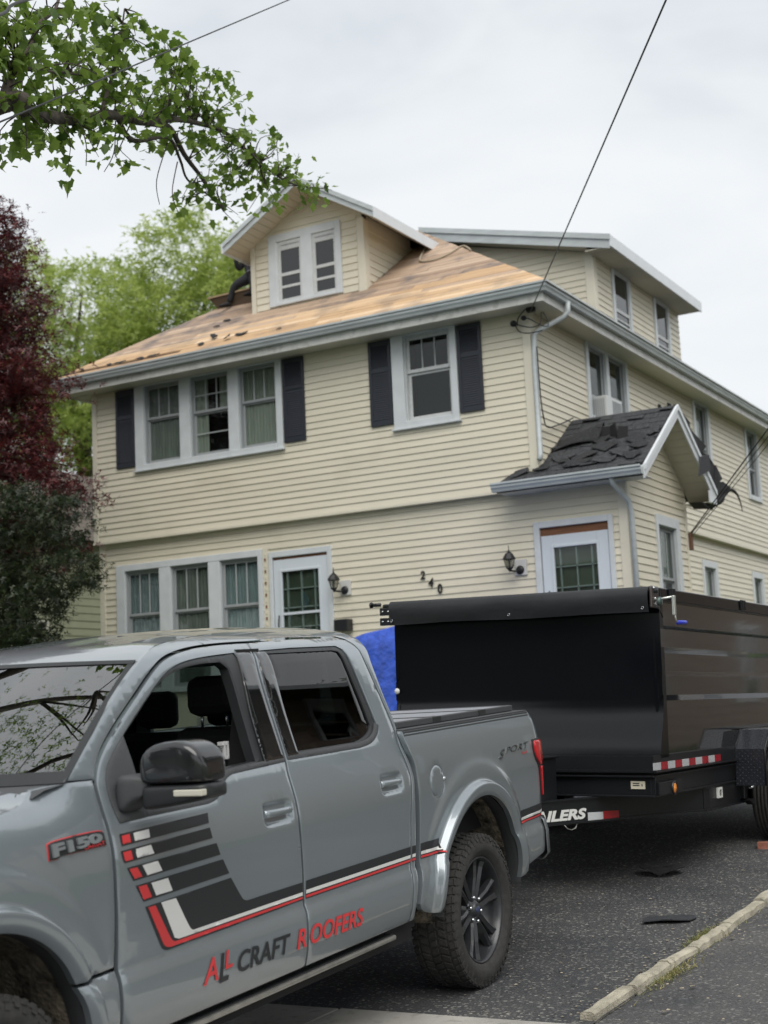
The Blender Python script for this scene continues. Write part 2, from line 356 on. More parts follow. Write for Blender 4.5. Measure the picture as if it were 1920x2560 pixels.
M_curb_ = mat('curtain_blue', (0.34, 0.40, 0.44), 0.9, var=.2, vs=7, stretch=(9, 9, .6))
M_curg = mat('curtain_grey', (0.27, 0.28, 0.27), 0.9, var=.2, vs=7, stretch=(9, 9, .6))
M_glass = glassy('window_glass', (0.80, 0.84, 0.82), 0.0, 0.0, 0.8)
M_glassd = glassy('door_glass', (0.78, 0.82, 0.8), 0.0, 0.0, 0.9)
M_brown = mat('bare_header', (0.17, 0.075, 0.035), 0.8, var=.3, vs=12, stretch=(.3, 1, 4))
M_met = mat('black_metal', (0.015, 0.016, 0.018), 0.45, spec=.4)
house = empty('house', (-11, 22, 0.5), 'cream two-storey clapboard house with its roof stripped to bare boards', 'house')
house.matrix_world = Matrix.Identity(4)
YF, XS = 17.0, -7.25
PF = lambda y: (lambda u, z, t=0.0: Vector((u, y - t, z)))
PS = lambda x: (lambda u, z, t=0.0: Vector((x + t, u, z)))
def slab(P, u0, u1, z0, z1, t0, t1, mb):
    return mb.hexa([P(u0, z0, t0), P(u1, z0, t0), P(u1, z0, t1), P(u0, z0, t1), P(u0, z1, t0), P(u1, z1, t0), P(u1, z1, t1), P(u0, z1, t1)])
def holed(P, u0, u1, z0, z1, ops, th=0.12, name='wall', lim=None):
    us = sorted({u0, u1, *[min(max(o[k], u0), u1) for o in ops for k in (0, 1)]}); zs = sorted({z0, z1, *[min(max(o[k], z0), z1) for o in ops for k in (2, 3)]})
    m = MB()
    for a, b in zip(us[:-1], us[1:]):
        for c, d in zip(zs[:-1], zs[1:]):
            if b - a < 1e-4 or d - c < 1e-4: continue
            if any(o[0] - 1e-6 <= a and b <= o[1] + 1e-6 and o[2] - 1e-6 <= c and d <= o[3] + 1e-6 for o in ops): continue
            slab(P, a, b, c, d, -th, 0, m)
    return m.build(name, M_side, house)
NB = [0]
def boards(wall, P, u0, u1, z0, z1, pitch, ops=(), lim=None, zvis=-9, uvis=None):
    z = z1; st = MB(); k = 0
    zz = z0
    while zz < z1 - 0.01:
        za, zb = zz, min(zz + pitch, z1); mid = (za + zb) / 2
        segs = [(u0, u1)]
        if lim: a0, b0 = lim(za); a1, b1 = lim(zb)
        for o in ops:
            if o[2] < mid < o[3]:
                ns = []
                for s in segs:
                    if o[1] <= s[0] or o[0] >= s[1]: ns.append(s); continue
                    if o[0] - s[0] > .02: ns.append((s[0], o[0]))
                    if s[1] - o[1] > .02: ns.append((o[1], s[1]))
                segs = ns
        for s in segs:
            if lim:
                p0, q0, p1, q1 = max(s[0], a0), min(s[1], b0), max(s[0], a1), min(s[1], b1)
                if q0 - p0 < .02: continue
                if q1 < p1: q1 = p1 = (p1 + q1) / 2
            else: p0, q0, p1, q1 = s[0], s[1], s[0], s[1]
            V = [P(p0, za, 0.001), P(q0, za, 0.001), P(q0, za, .016), P(p0, za, .016), P(p1, zb, 0.0), P(q1, zb, 0.0), P(q1, zb, .003), P(p1, zb, .003)]
            if mid < zvis or (uvis and s[0] > uvis): st.hexa(V)
            else:
                MB().hexa(V).build('siding_board', M_side, wall); NB[0] += 1
        zz += pitch
    if st.v: st.build('siding_course', M_side, wall, kind='stuff')
def casing(P, u0, u1, z0, z1, wl, wr, wt, wb, name='window_casing', t=.04, parent=None, m=None):
    b = MB()
    slab(P, u0, u0 + wl, z0, z1, -.01, t, b); slab(P, u1 - wr, u1, z0, z1, -.01, t, b)
    if wt: slab(P, u0 + wl, u1 - wr, z1 - wt, z1, -.01, t, b)
    if wb: slab(P, u0 + wl, u1 - wr, z0, z0 + wb, -.01, t + .012, b)
    return b.build(name, m or M_trim, parent or house, bevel=.006)
def window(P, u0, u1, z0, z1, rail, nm=3, sash=None, cur=None, curm=None, rows=1, lower_rows=0, fr=.035, glass=None, extra=None, part=False, mun=None, lcols=1):
    sash = sash or M_sash; glass = glass or M_glass
    w = MB()
    for a, b, c, d in ((u0, u0 + .02, z0, z1), (u1 - .02, u1, z0, z1), (u0 + .02, u1 - .02, z1 - .02, z1), (u0 + .02, u1 - .02, z0, z0 + .02)): slab(P, a, b, c, d, -.12, -.004, w)
    wo = w.build('window', sash, house)
    U0, U1, Z0, Z1 = u0 + .02, u1 - .02, z0 + .02, z1 - .02
    for (za, zb, t) in ((rail, Z1, -.035), (Z0, rail + .01, -.06)):
        b = MB()
        slab(P, U0, U0 + fr, za, zb, t - .02, t, b); slab(P, U1 - fr, U1, za, zb, t - .02, t, b)
        slab(P, U0 + fr, U1 - fr, zb - fr, zb, t - .02, t, b); slab(P, U0 + fr, U1 - fr, za, za + fr * 1.1, t - .02, t + .004, b)
        b.build('sash', sash, wo, bevel=.003)
        g = MB(); slab(P, U0 + fr, U1 - fr, za + fr, zb - fr, t - .012, t - .009, g); g.build('pane', glass, wo)
        cols = nm if t == -.035 else lcols; rws = rows if t == -.035 else max(1, lower_rows)
        for i in range(1, cols):
            x = U0 + fr + (U1 - U0 - 2 * fr) * i / cols; b = MB(); slab(P, x - .008, x + .008, za + fr, zb - fr, t - .009, t - .001, b); b.build('muntin', mun or M_mun, wo)
        for i in range(1, rws):
            x = za + fr + (zb - za - 2 * fr) * i / rws; b = MB(); slab(P, U0 + fr, U1 - fr, x - .008, x + .008, t - .009, t - .002, b); b.build('muntin', mun or M_mun, wo)
    if cur:
        for (a, b_, c, d) in cur:
            n = max(8, int((b_ - a) * 60)); Pn = []
            for i in range(n + 1):
                uu = a + (b_ - a) * i / n; tt = -.093 + .014 * math.sin(i * 1.9) + .006 * math.sin(i * .7)
                Pn.append([P(uu, c, tt), P(uu, d, tt)])
            MB().grid(Pn).build('curtain', curm or M_cur, wo)
    b = MB(); slab(P, u0 - .05, u1 + .05, z0 - .05, z1 + .05, -.42, -.40, b); b.build('room_back', M_dark, wo)
    return wo
F2, F1, S2, S1 = PF(17.0), PF(17.1), PS(-7.25), PS(-7.35)
# second floor front
op2 = [(-13.895, -11.17, 5.40, 6.70), (-9.33, -8.33, 5.41, 6.70)]
sh2 = [(-14.27, -13.905, 5.475, 6.70), (-11.15, -10.785, 5.465, 6.70), (-9.70, -9.345, 5.49, 6.70), (-8.31, -7.95, 5.49, 6.70)]
WX0 = -14.76
w2_ = holed(F2, WX0, XS, 4.37, 6.72, op2, 0.12, 'front_wall')
boards(w2_, F2, WX0 + .08, XS - .09, 4.37, 6.72, 0.0955, op2)
for k, (a, b_, c, d) in enumerate(sh2):
    m = MB(); slab(F2, a, b_, c, d, .016, .03, m)
    for q in (a, b_ - .045): slab(F2, q, q + .045, c, d, .03, .042, m)
    for q0, q1 in ((c, c + .07), (c + .62 * (d - c), c + .62 * (d - c) + .06), (d - .07, d)): slab(F2, a + .045, b_ - .045, q0, q1, .03, .041, m)
    so = m.build('shutter', M_shut, house, bevel=.003)
    zz = c + .085; lm = MB()
    while zz < d - .09:
        if not (c + .60 * (d - c) < zz < c + .62 * (d - c) + .065):
            lm.hexa([F2(a + .046, zz, .030), F2(b_ - .046, zz, .030), F2(b_ - .046, zz, .040), F2(a + .046, zz, .040), F2(a + .046, zz + .026, .030), F2(b_ - .046, zz + .026, .030), F2(b_ - .046, zz + .026, .032), F2(a + .046, zz + .026, .032)])
        zz += .03
    lm.build('louvres', M_shut, so, kind='stuff')
casing(F2, -13.895, -11.17, 5.395, 6.86 - .14, .175, .11, .02, .085)
for a, b_ in ((-13.035, -12.835), (-12.13, -11.94)):
    m = MB(); slab(F2, a, b_, 5.48, 6.70, -.01, .036, m); m.build('mullion', M_trim, house, bevel=.005)
m = MB(); slab(F2, -13.92, -11.15, 5.375, 5.40, -.01, .07, m); m.build('window_sill', M_trim, house, bevel=.004)
window(F2, -13.72, -13.035, 5.48, 6.70, 6.17, 3, cur=[(-13.69, -13.07, 5.5, 6.7)], curm=M_curg)
window(F2, -12.835, -12.13, 5.48, 6.70, 6.14, 3, cur=[(-12.80, -12.58, 5.5, 6.7), (-12.36, -12.16, 6.1, 6.7)], curm=M_cur, rows=2, lower_rows=2)
window(F2, -11.94, -11.28, 5.48, 6.70, 6.16, 3, cur=[(-11.92, -11.3, 5.5, 6.7)], curm=M_cur)
casing(F2, -9.335, -8.325, 5.40, 6.72, .19, .10, .02, .09)
m = MB(); slab(F2, -9.36, -8.30, 5.38, 5.405, -.01, .07, m); m.build('window_sill', M_trim, house, bevel=.004)
window(F2, -9.145, -8.425, 5.49, 6.70, 6.17, 3, sash=M_sashw, fr=.045)
# corner posts
for P, a, b_, c, d in ((F2, WX0, WX0 + .09, 4.37, 6.72), (F2, XS - .10, XS + .02, 4.37, 6.72), (S2, 17.0, 17.12, 4.37, 6.72)):
    m = MB(); slab(P, a, b_, c, d, .0, .024, m); m.build('corner_post', M_post, house, bevel=.005)
m = MB(); slab(F2, WX0 - .02, XS + .02, 4.335, 4.37, -.3, .022, m); slab(S2, 17.0, 30, 4.325, 4.37, -.3, .022, m); m.build('skirt_trim', M_post, house)
# first floor front
op1 = [(-14.405, -11.685, 2.0, 3.985), (-11.57, -10.505, 1.7, 3.925), (-7.40, -6.305, 1.7, 3.912)]
w1_ = holed(F1, WX0 + .03, -6.125, 0.3, 4.35, op1, 0.12, 'front_wall')
boards(w1_, F1, WX0 + .10, -6.22, 2.6, 4.35, 0.098, op1, zvis=2.7)
m = MB(); slab(F1, WX0 + .02, WX0 + .12, 0.4, 4.34, 0, .024, m); m.build('corner_post', M_post, house, bevel=.005)
m = MB(); slab(F1, -6.225, -6.10, 0.4, 4.34, 0, .024, m); m.build('corner_post', M_post, house, bevel=.005)
casing(F1, -14.405, -11.685, 2.0, 3.985, .165, .075, .10, .08)
for a, b_ in ((-13.575, -13.36), (-12.655, -12.445)):
    m = MB(); slab(F1, a, b_, 2.08, 3.885, -.01, .036, m); m.build('mullion', M_trim, house, bevel=.005)
for a, b_, cm in ((-14.24, -13.575, M_curb_), (-13.36, -12.655, M_curg), (-12.445, -11.76, M_curb_)):
    window(F1, a, b_, 2.08, 3.88, 3.19, 3, cur=[(a + .02, b_ - .02, 2.1, 3.86)], curm=cm)
m = MB(); slab(F1, -11.675, -11.585, 1.7, 4.0, 0, .018, m); m.build('trim_board', M_post, house)
for i in range(16):
    m = MB(); z = 3.93 - i * .085; slab(F1, -11.65, -11.625, z - .045, z, .018, .026, m); m.build('trim_rib', M_brown if i % 2 else M_post, house)
M_door = mat('door_white', (0.62, 0.67, 0.72), 0.35, spec=.5)
M_dgreen = mat('inner_door', (0.085, 0.105, 0.075), 0.5, var=.3, vs=2)
M_lite = mat('lite_bars', (.45, .50, .50), .5)
def door(P, o0, o1, top, i0, i1, itop, g0, g1, gtop, hdr, label=None):
    b = MB(); wl = .06
    slab(P, o0, i0, 1.7, top, -.02, .035, b); slab(P, i1, o1, 1.7, top, -.02, .035, b); slab(P, i0, i1, top - .085, top, -.02, .035, b)
    fr = b.build('door_frame', M_trim, house, bevel=.006)
    b = MB(); slab(P, i0, i1, itop, top - .085, -.03, .0, b); b.build('header_board', M_brown, fr)
    b = MB(); slab(P, i0 + .01, g0, 1.75, itop, -.02, .012, b); slab(P, g1, i1 - .01, 1.75, itop, -.02, .012, b); slab(P, g0, g1, gtop, itop, -.02, .012, b); slab(P, g0, g1, 1.75, 2.05, -.02, .012, b)
    for q0, q1, r0, r1 in ((g0 - .035, g0, 2.0, gtop + .035), (g1, g1 + .035, 2.0, gtop + .035), (g0, g1, gtop, gtop + .035)): slab(P, q0, q1, r0, r1, .012, .024, b)
    d = b.build('storm_door', M_door, house, bevel=.005)
    b = MB(); slab(P, g0, g1, 2.05, gtop, -.008, -.004, b); b.build('pane', M_glassd, d)
    b = MB(); slab(P, i0, i1, 1.75, itop, -.07, -.045, b); b.build('inner_door', M_dgreen, d)
    for x in (g0 + (g1 - g0) * .12, g0 + (g1 - g0) * .5, g0 + (g1 - g0) * .86):
        b = MB(); slab(P, x - .008, x + .008, 2.3, gtop, -.044, -.012, b); b.build('muntin', M_lite, d)
    for zz in (gtop - .25, gtop - .52, gtop - .8):
        b = MB(); slab(P, g0, g1, zz - .008, zz + .008, -.044, -.012, b); b.build('muntin', M_lite, d)
    b = MB(); b.tube([P(i0 + .09, 2.72, .03), P(i0 + .09, 2.86, .05), P(i0 + .09, 3.0, .03)], .01, 6); b.build('handle', M_met, d)
    return d
d1 = door(F1, -11.57, -10.505, 3.925, -11.51, -10.575, 3.80, -11.36, -10.735, 3.62, 3.87)
b = MB(); slab(F1, -11.36, -10.735, 3.0, 3.035, -.004, .014, b); b.build('cross_rail', M_door, d1)
b = MB().prism([F1(-11.02, 3.33, -.03), F1(-10.93, 3.18, -.03), F1(-11.02, 3.03, -.03), F1(-11.11, 3.18, -.03)][::-1], (0, .01, 0)); b.build('diamond_light', mat('leaded_glass', (.10, .15, .16), .15), d1)
door(F1, -7.40, -6.305, 3.912, -7.315, -6.372, 3.72, -7.135, -6.545, 3.555, 3.81)
# right side wall, second floor and first floor
opS2 = [(18.93, 20.65, 5.6, 6.70), (23.9, 24.85, 5.3, 6.70), (27.13, 28.05, 5.32, 6.70)]
ws2 = holed(S2, 17.0, 30.0, 4.37, 6.72, opS2, 0.12, 'side_wall')
boards(ws2, S2, 17.12, 30.0, 4.37, 6.72, 0.0955, opS2, uvis=23)
opS1 = [(24.11, 24.98, 2.9, 3.94), (27.25, 28.05, 2.9, 3.94)]
ws1 = holed(S1, 17.1, 30.0, 0.3, 4.33, opS1, 0.12, 'side_wall')
boards(ws1, S1, 19.5, 30.0, 2.6, 4.33, 0.098, opS1, zvis=2.8, uvis=25.5)
bk = MB(); bk.box((WX0 + .1, 29.9, .3), (XS - .1, 30.0, 6.72)); bk.box((WX0, 17.0, 4.37), (WX0 + .12, 30, 6.72)); bk.box((WX0 + .03, 17.1, .3), (WX0 + .15, 30, 4.37)); bk.build('rear_wall', M_side, house)
casing(S2, 18.93, 20.65, 5.55, 6.72, .10, .10, .03, .09)
m = MB(); slab(S2, 19.72, 19.84, 5.64, 6.70, -.01, .036, m); m.build('mullion', M_trim, house, bevel=.005)
window(S2, 19.03, 19.72, 5.60, 6.70, 5.95, 1, sash=M_sash)
window(S2, 19.84, 20.55, 5.60, 6.70, 6.06, 1, sash=M_sash, cur=[(20.2, 20.5, 5.6, 6.0)])
for a, b_, c in ((23.9, 24.85, 5.3), (27.13, 28.05, 5.32)):
    casing(S2, a, b_, c, 6.72, .10, .12, .02, .09)
    window(S2, a + .10, b_ - .12, c + .09, 6.70, c + .62, 3, cur=[(a + .12, b_ - .3, c + .6, 6.68)], curm=M_cur)
for a, b_ in ((24.11, 24.98), (27.25, 28.05)):
    casing(S1, a, b_, 2.9, 3.94, .07, .14, .12, .0)
    window(S1, a + .07, b_ - .14, 2.9, 3.82, 3.1, 1, cur=[(a + .1, b_ - .2, 2.9, 3.8)], curm=M_cur)
# ---- side entry bump-out with its gabled roof
XB = -6.12; SB = PS(XB)
zg = lambda y: 4.42 + .667 * (min(y, 36.5 - y) - 16.75)
opB = [(18.14, 19.10, 2.3, 4.0)]
wb = holed(SB, 17.1, 19.5, .3, 4.33, opB, .12, 'side_wall')
boards(wb, SB, 17.2, 19.5, 2.6, 5.2, .098, opB, lim=lambda z: (17.1, 19.5) if z < 4.5 else (16.75 + (z - 4.36) / .667, 36.5 - 16.75 - (z - 4.36) / .667), zvis=2.8)
m = MB().prism([(XB - .1, 17.1, 4.33), (XB - .1, 19.5, 4.33), (XB - .1, 19.5, 4.5), (XB - .1, 18.25, 5.33), (XB - .1, 17.1, 4.5)], (.1, 0, 0)); m.build('gable_wall', M_side, house)
m = MB().box((XS - .1, 19.4, .3), (XB - .001, 19.5, 4.4)); m.build('rear_wall', M_side, house)
for P, a, b_ in ((SB, 17.1, 17.22), (SB, 19.43, 19.5)):
    m = MB(); slab(P, a, b_, .4, 4.34, 0, .024, m); m.build('corner_post', M_post, house, bevel=.005)
casing(SB, 18.14, 19.10, 2.3, 4.0, .07, .15, .14, 0)
window(SB, 18.21, 18.95, 2.3, 3.86, 3.14, 3, cur=[(18.25, 18.92, 3.15, 3.8)], curm=mat('curtain_green', (.12, .16, .11), .9, var=.2, vs=7, stretch=(9, 9, .6)), rows=1)
M_shg = mat('dark_shingle', (0.045, 0.047, 0.052), 0.95, var=0.45, vs=30, bump=0.5, bs=200)
XE = -5.75
def gable_slab(mb, x0, x1, y0, yr, y1, ze, p, th, top=0.0):
    # two roof slopes running along X, thickness th under the top surface
    for ya in (y0, y1):
        zr = ze + p * abs(yr - ya)
        mb.hexa([(x0, ya, ze - th + top), (x1, ya, ze - th + top), (x1, yr, zr - th + top), (x0, yr, zr - th + top), (x0, ya, ze + top), (x1, ya, ze + top), (x1, yr, zr + top), (x0, yr, zr + top)])
m = MB(); gable_slab(m, XS + .02, XE, 16.75, 18.25, 19.75, 4.42, .667, .09); m.hexa([(-7.74, 16.75, 4.33), (XS + .02, 16.75, 4.33), (XS + .02, 16.985, 4.49), (-7.62, 16.985, 4.49), (-7.74, 16.75, 4.42), (XS + .02, 16.75, 4.42), (XS + .02, 16.985, 4.577), (-7.62, 16.985, 4.577)])
porch_roof = m.build('porch_roof', M_shg, house)
M_rake = mat('rake_white', (0.66, 0.69, 0.72), 0.4, var=.03, vs=5)
for ya, yb in ((16.75, 18.25), (19.75, 18.25)):
    s_ = 1 if yb > ya else -1
    for (xa, xb, d0, d1) in ((XE, XE + .022, -.16, .005), (XE + .022, XE + .045, -.05, .02)):
        MB().hexa([(xa, ya, 4.42 + d0), (xb, ya, 4.42 + d0), (xb, yb, 5.42 + d0), (xa, yb, 5.42 + d0), (xa, ya, 4.42 + d1), (xb, ya, 4.42 + d1), (xb, yb, 5.42 + d1), (xa, yb, 5.42 + d1)]).build('rake_board', M_rake, house)
    n = 12
    for i in range(n):   # soffit planks under the rake overhang
        f0, f1 = i / n, (i + .93) / n; y0, y1 = ya + (yb - ya) * f0, ya + (yb - ya) * f1; z0, z1 = 4.42 + 1.0 * f0 - .13, 4.42 + 1.0 * f1 - .13
        MB().hexa([(XB + .0, y0, z0), (XE, y0, z0), (XE, y1, z1), (XB + .0, y1, z1), (XB, y0, z0 + .012), (XE, y0, z0 + .012), (XE, y1, z1 + .012), (XB, y1, z1 + .012)]).build('soffit_plank', M_soff, house)
for i in range(4):
    x0 = XB + .005 + i * .090; MB().box((x0, 19.5, 4.255), (x0 + .084, 19.76, 4.27)).build('soffit_plank', M_soff, house)
MB().box((XE - .0, 19.45, 4.25), (XE + .02, 19.77, 4.42)).build('fascia', M_rake, house)
m = MB(); m.box((-7.74, 16.74, 4.30), (XE, 16.755, 4.41)); m.box((-7.74, 16.74, 4.30), (XE, 17.09, 4.31)); m.build('fascia', M_fas, house)
GP = [(0, .12), (0, 0), (.07, 0), (.082, .03), (.10, .055), (.10, .085), (.12, .095), (.12, .12), (.112, .12), (.108, .1), (.02, .09)]
def gutter(A, B, outdir, mA=0, mB=0, sc_=1.0, name='gutter'):
    A = Vector(A); B = Vector(B); d = (B - A).normalized(); o = Vector(outdir); b = MB(); n = len(GP)
    vs = [A + o * p * sc_ + Vector((0, 0, q * sc_)) - d * p * mA * sc_ for p, q in GP] + [B + o * p * sc_ + Vector((0, 0, q * sc_)) + d * p * mB * sc_ for p, q in GP]
    b.add(vs, [(i, (i + 1) % n, n + (i + 1) % n, n + i) for i in range(n)] + [tuple(range(n))[::-1], tuple(n + i for i in range(n))])
    return b.build(name, M_gut, house)
gutter((-7.78, 16.74, 4.31), (XE + .01, 16.74, 4.31), (0, -1, 0), 0, 0, .95)
# ---- main roof
YE, XEL, XER, ZE, PT = 16.5, -15.22, -6.75, 6.93, .667
xm, run = (XEL + XER) / 2, (XER - XEL) / 2; zr = ZE + PT * run; YB = 30.5
def dk(o):  # deck a little below the plank tops
    return [(XEL, YE, ZE - o), (XER, YE, ZE - o), (XER, YB, ZE - o), (XEL, YB, ZE - o), (xm, YE + run, zr - o), (xm, YB - run, zr - o)]
m = MB(); v = dk(.03); m.add(v, [(0, 1, 4), (1, 2, 5, 4), (2, 3, 5), (3, 0, 4, 5)])
roof = m.build('roof', mat('roof_deck', (0.16, 0.10, 0.06), .9), house)
m = MB(); v = dk(.004); m.add(v, [(1, 2, 5, 4), (2, 3, 5), (3, 0, 4, 5)]); m.build('roof_covering', M_shg, roof)
def plankmat(name, c1, c2, c3, g):
    mm = bpy.data.materials.new(name); mm.use_nodes = True; t = mm.node_tree; n = t.nodes; L = t.links; p = n['Principled BSDF']; p.inputs['Roughness'].default_value = .8
    oi = n.new('ShaderNodeObjectInfo'); c = n.new('ShaderNodeTexCoord'); mp_ = n.new('ShaderNodeMapping'); mp_.inputs['Scale'].default_value = (.7, 9, 9)
    ad = n.new('ShaderNodeVectorMath'); ad.operation = 'ADD'; L.new(c.outputs['Object'], mp_.inputs['Vector']); L.new(mp_.outputs['Vector'], ad.inputs[0]); L.new(oi.outputs['Random'], ad.inputs[1])
    no = n.new('ShaderNodeTexNoise'); no.inputs['Scale'].default_value = 3.0; no.inputs['Detail'].default_value = 6; L.new(ad.outputs[0], no.inputs['Vector'])
    r = n.new('ShaderNodeValToRGB'); r.color_ramp.elements[0].color = (*c1, 1); r.color_ramp.elements[1].color = (*c2, 1); e_ = r.color_ramp.elements.new(.5); e_.color = (*c3, 1)
    mt = n.new('ShaderNodeMath'); mt.operation = 'MULTIPLY_ADD'; mt.inputs[1].default_value = .75; L.new(oi.outputs['Random'], mt.inputs[0]); m2 = n.new('ShaderNodeMath'); m2.operation = 'MULTIPLY'; m2.inputs[1].default_value = .5; L.new(no.outputs['Fac'], m2.inputs[0]); L.new(m2.outputs[0], mt.inputs[2])
    L.new(mt.outputs[0], r.inputs['Fac'])
    n2 = n.new('ShaderNodeTexNoise'); n2.inputs['Scale'].default_value = 2.2; n2.inputs['Detail'].default_value = 7; L.new(c.outputs['Object'], n2.inputs['Vector'])
    r2 = n.new('ShaderNodeValToRGB'); r2.color_ramp.elements[0].position = .50; r2.color_ramp.elements[1].position = .66; r2.color_ramp.elements[0].color = (0, 0, 0, 1); r2.color_ramp.elements[1].color = (g, g, g, 1)
    L.new(n2.outputs['Fac'], r2.inputs['Fac']); mm_ = n.new('ShaderNodeMixRGB'); mm_.inputs['Color2'].default_value = (.17, .14, .125, 1); L.new(r2.outputs['Color'], mm_.inputs['Fac']); L.new(r.outputs['Color'], mm_.inputs['Color1']); L.new(mm_.outputs['Color'], p.inputs['Base Color'])
    return mm
M_pl1 = plankmat('sheathing_fresh', (.36, .22, .12), (.68, .50, .33), (.55, .37, .21), .45)
M_pl2 = plankmat('sheathing_old', (.19, .13, .095), (.50, .37, .27), (.37, .26, .18), 1.0)
fct = math.sqrt(1 + PT * PT); rows = 37
for i in range(rows):
    r0 = i * run / rows; r1 = (i + .90) * run / rows; x0, x1 = XEL + r0, XER - r0
    cuts = [x0]
    while cuts[-1] < x1: cuts.append(cuts[-1] + rnd.uniform(1.6, 3.8))
    cuts[-1] = x1
    if len(cuts) > 2 and cuts[-1] - cuts[-2] < .5: cuts.pop(-2)
    for a, b_ in zip(cuts[:-1], cuts[1:]):
        q0 = a + (.004 if a > x0 else 0); q1 = b_ - .004 if b_ < x1 else b_
        t0 = max(q0, XEL + r1) if a == x0 else q0; t1 = min(q1, XER - r1) if b_ == x1 else q1
        if t1 <= t0 or rnd.random() < .01: continue
        dz = rnd.uniform(-.003, .003); zA, zB = ZE + PT * r0 + dz, ZE + PT * r1 + dz
        MB().hexa([(q0, YE + r0, zA - .02), (q1, YE + r0, zA - .02), (t1, YE + r1, zB - .02), (t0, YE + r1, zB - .02), (q0, YE + r0, zA), (q1, YE + r0, zA), (t1, YE + r1, zB), (t0, YE + r1, zB)]).build('roof_plank', M_pl1 if i < 5 or (i < 9 and rnd.random() < .5) else M_pl2, roof)
# eaves
m = MB(); m.box((XEL + .12, 16.6, 6.70), (XER - .12, 16.62, 6.91)); m.box((XER - .14, 16.62, 6.70), (XER - .12, 30.3, 6.91)); m.box((XEL + .12, 16.62, 6.70), (XEL + .14, 30.3, 6.91)); m.build('fascia', M_fas, house)
for i in range(1):
    m = MB(); m.box((XEL + .14, 16.62, 6.72), (XER - .14, 17.02, 6.73)); m.box((-7.3, 17.02, 6.72), (XER - .14, 30.3, 6.73)); m.box((XEL + .14, 17.02, 6.72), (-14.7, 30.3, 6.73)); m.build('soffit', M_soff, house)
for y in np.arange(16.9, 30, .3):
    MB().box((XEL + .15, y, 6.712), (-14.77, y + .02, 6.72)).build('soffit_rib', M_soff, house) if y < 20 else None
gutter((XEL + .12, 16.60, 6.815), (XER - .12, 16.60, 6.815), (0, -1, 0), 1, 1)
gutter((XER - .12, 16.60, 6.815), (XER - .12, 30.3, 6.815), (1, 0, 0), 1, 0)
gutter((XEL + .12, 30.3, 6.815), (XEL + .12, 16.60, 6.815), (-1, 0, 0), 0, 1)
# ---- front gable dormer
DY = 17.72; DF = PF(DY); dx0, dx1, dxm = -12.14, -10.12, -11.0; dzr, dpe = 9.53, .585
dlim = lambda z: (dx0, dx1) if z < 8.85 else (dxm - (9.50 - z) / dpe, dxm + (9.50 - z) / dpe)
opD = [(-11.805, -10.495, 7.78, 8.895)]
m = MB().prism([(dx0, DY, 7.6), (dx1, DY, 7.6), (dx1, DY, 8.93), (dxm, DY, 9.43), (dx0, DY, 8.85)], (0, .1, 0)); dw = m.build('dormer_wall', M_side, house)
boards(dw, DF, dx0 + .09, dx1 - .11, 7.745, 9.45, .11, opD, lim=dlim)
for a, b_ in ((dx0, dx0 + .08), (dx1 - .10, dx1 + .02)):
    m = MB(); slab(DF, a, b_, 7.70, 8.85, 0, .024, m); m.build('corner_post', M_post, dw, bevel=.004)
dc = PS(dx1 + .001)
boards(dw, dc, DY + .10, 20.4, 7.80, 8.78, .11, (), lim=lambda z: (DY, YE + (z - ZE) / PT))
m = MB(); m.box((dx1 - .02, DY, 7.7), (dx1, 19.2, 8.9)); m.build('dormer_cheek', M_side, dw); MB().box((dx0, DY + .1, 7.7), (dx0 + .05, 19.3, 8.9)).build('dormer_cheek', M_side, dw)
m = MB(); slab(dc, DY, DY + .12, 7.72, 8.83, 0, .024, m); m.build('corner_post', M_post, dw, bevel=.004)
casing(DF, -11.805, -10.495, 7.765, 8.895, .15, .10, .12, .05, t=.035, parent=dw)
m = MB(); slab(DF, -11.21, -11.01, 7.81, 8.78, 0, .035, m); slab(DF, -11.66, -11.64, 7.815, 8.775, 0, .03, m); m.build('mullion', M_trim, dw, bevel=.005)
M_mesh = glassy('dormer_glass', (0.25, 0.27, 0.28), 0.08)
for a, b_ in ((-11.64, -11.21), (-11.01, -10.595)):
    m = MB()
    for q in ((a, a + .06, 7.815, 8.77), (b_ - .035, b_, 7.815, 8.77), (a + .06, b_ - .035, 8.63, 8.77), (a + .06, b_ - .035, 7.815, 7.86), (a + .06, b_ - .035, 8.22, 8.27), (a + .06, b_ - .035, 8.03, 8.07), (a + .06, b_ - .035, 8.70, 8.71)): slab(DF, *q, .0, .018, m)
    wo = m.build('window', M_sashw, dw)
    m = MB(); slab(DF, a, b_, 7.815, 8.77, .002, .004, m); m.build('pane', mat('black_glass', (.010, .012, .013), .03, spec=.75), wo)
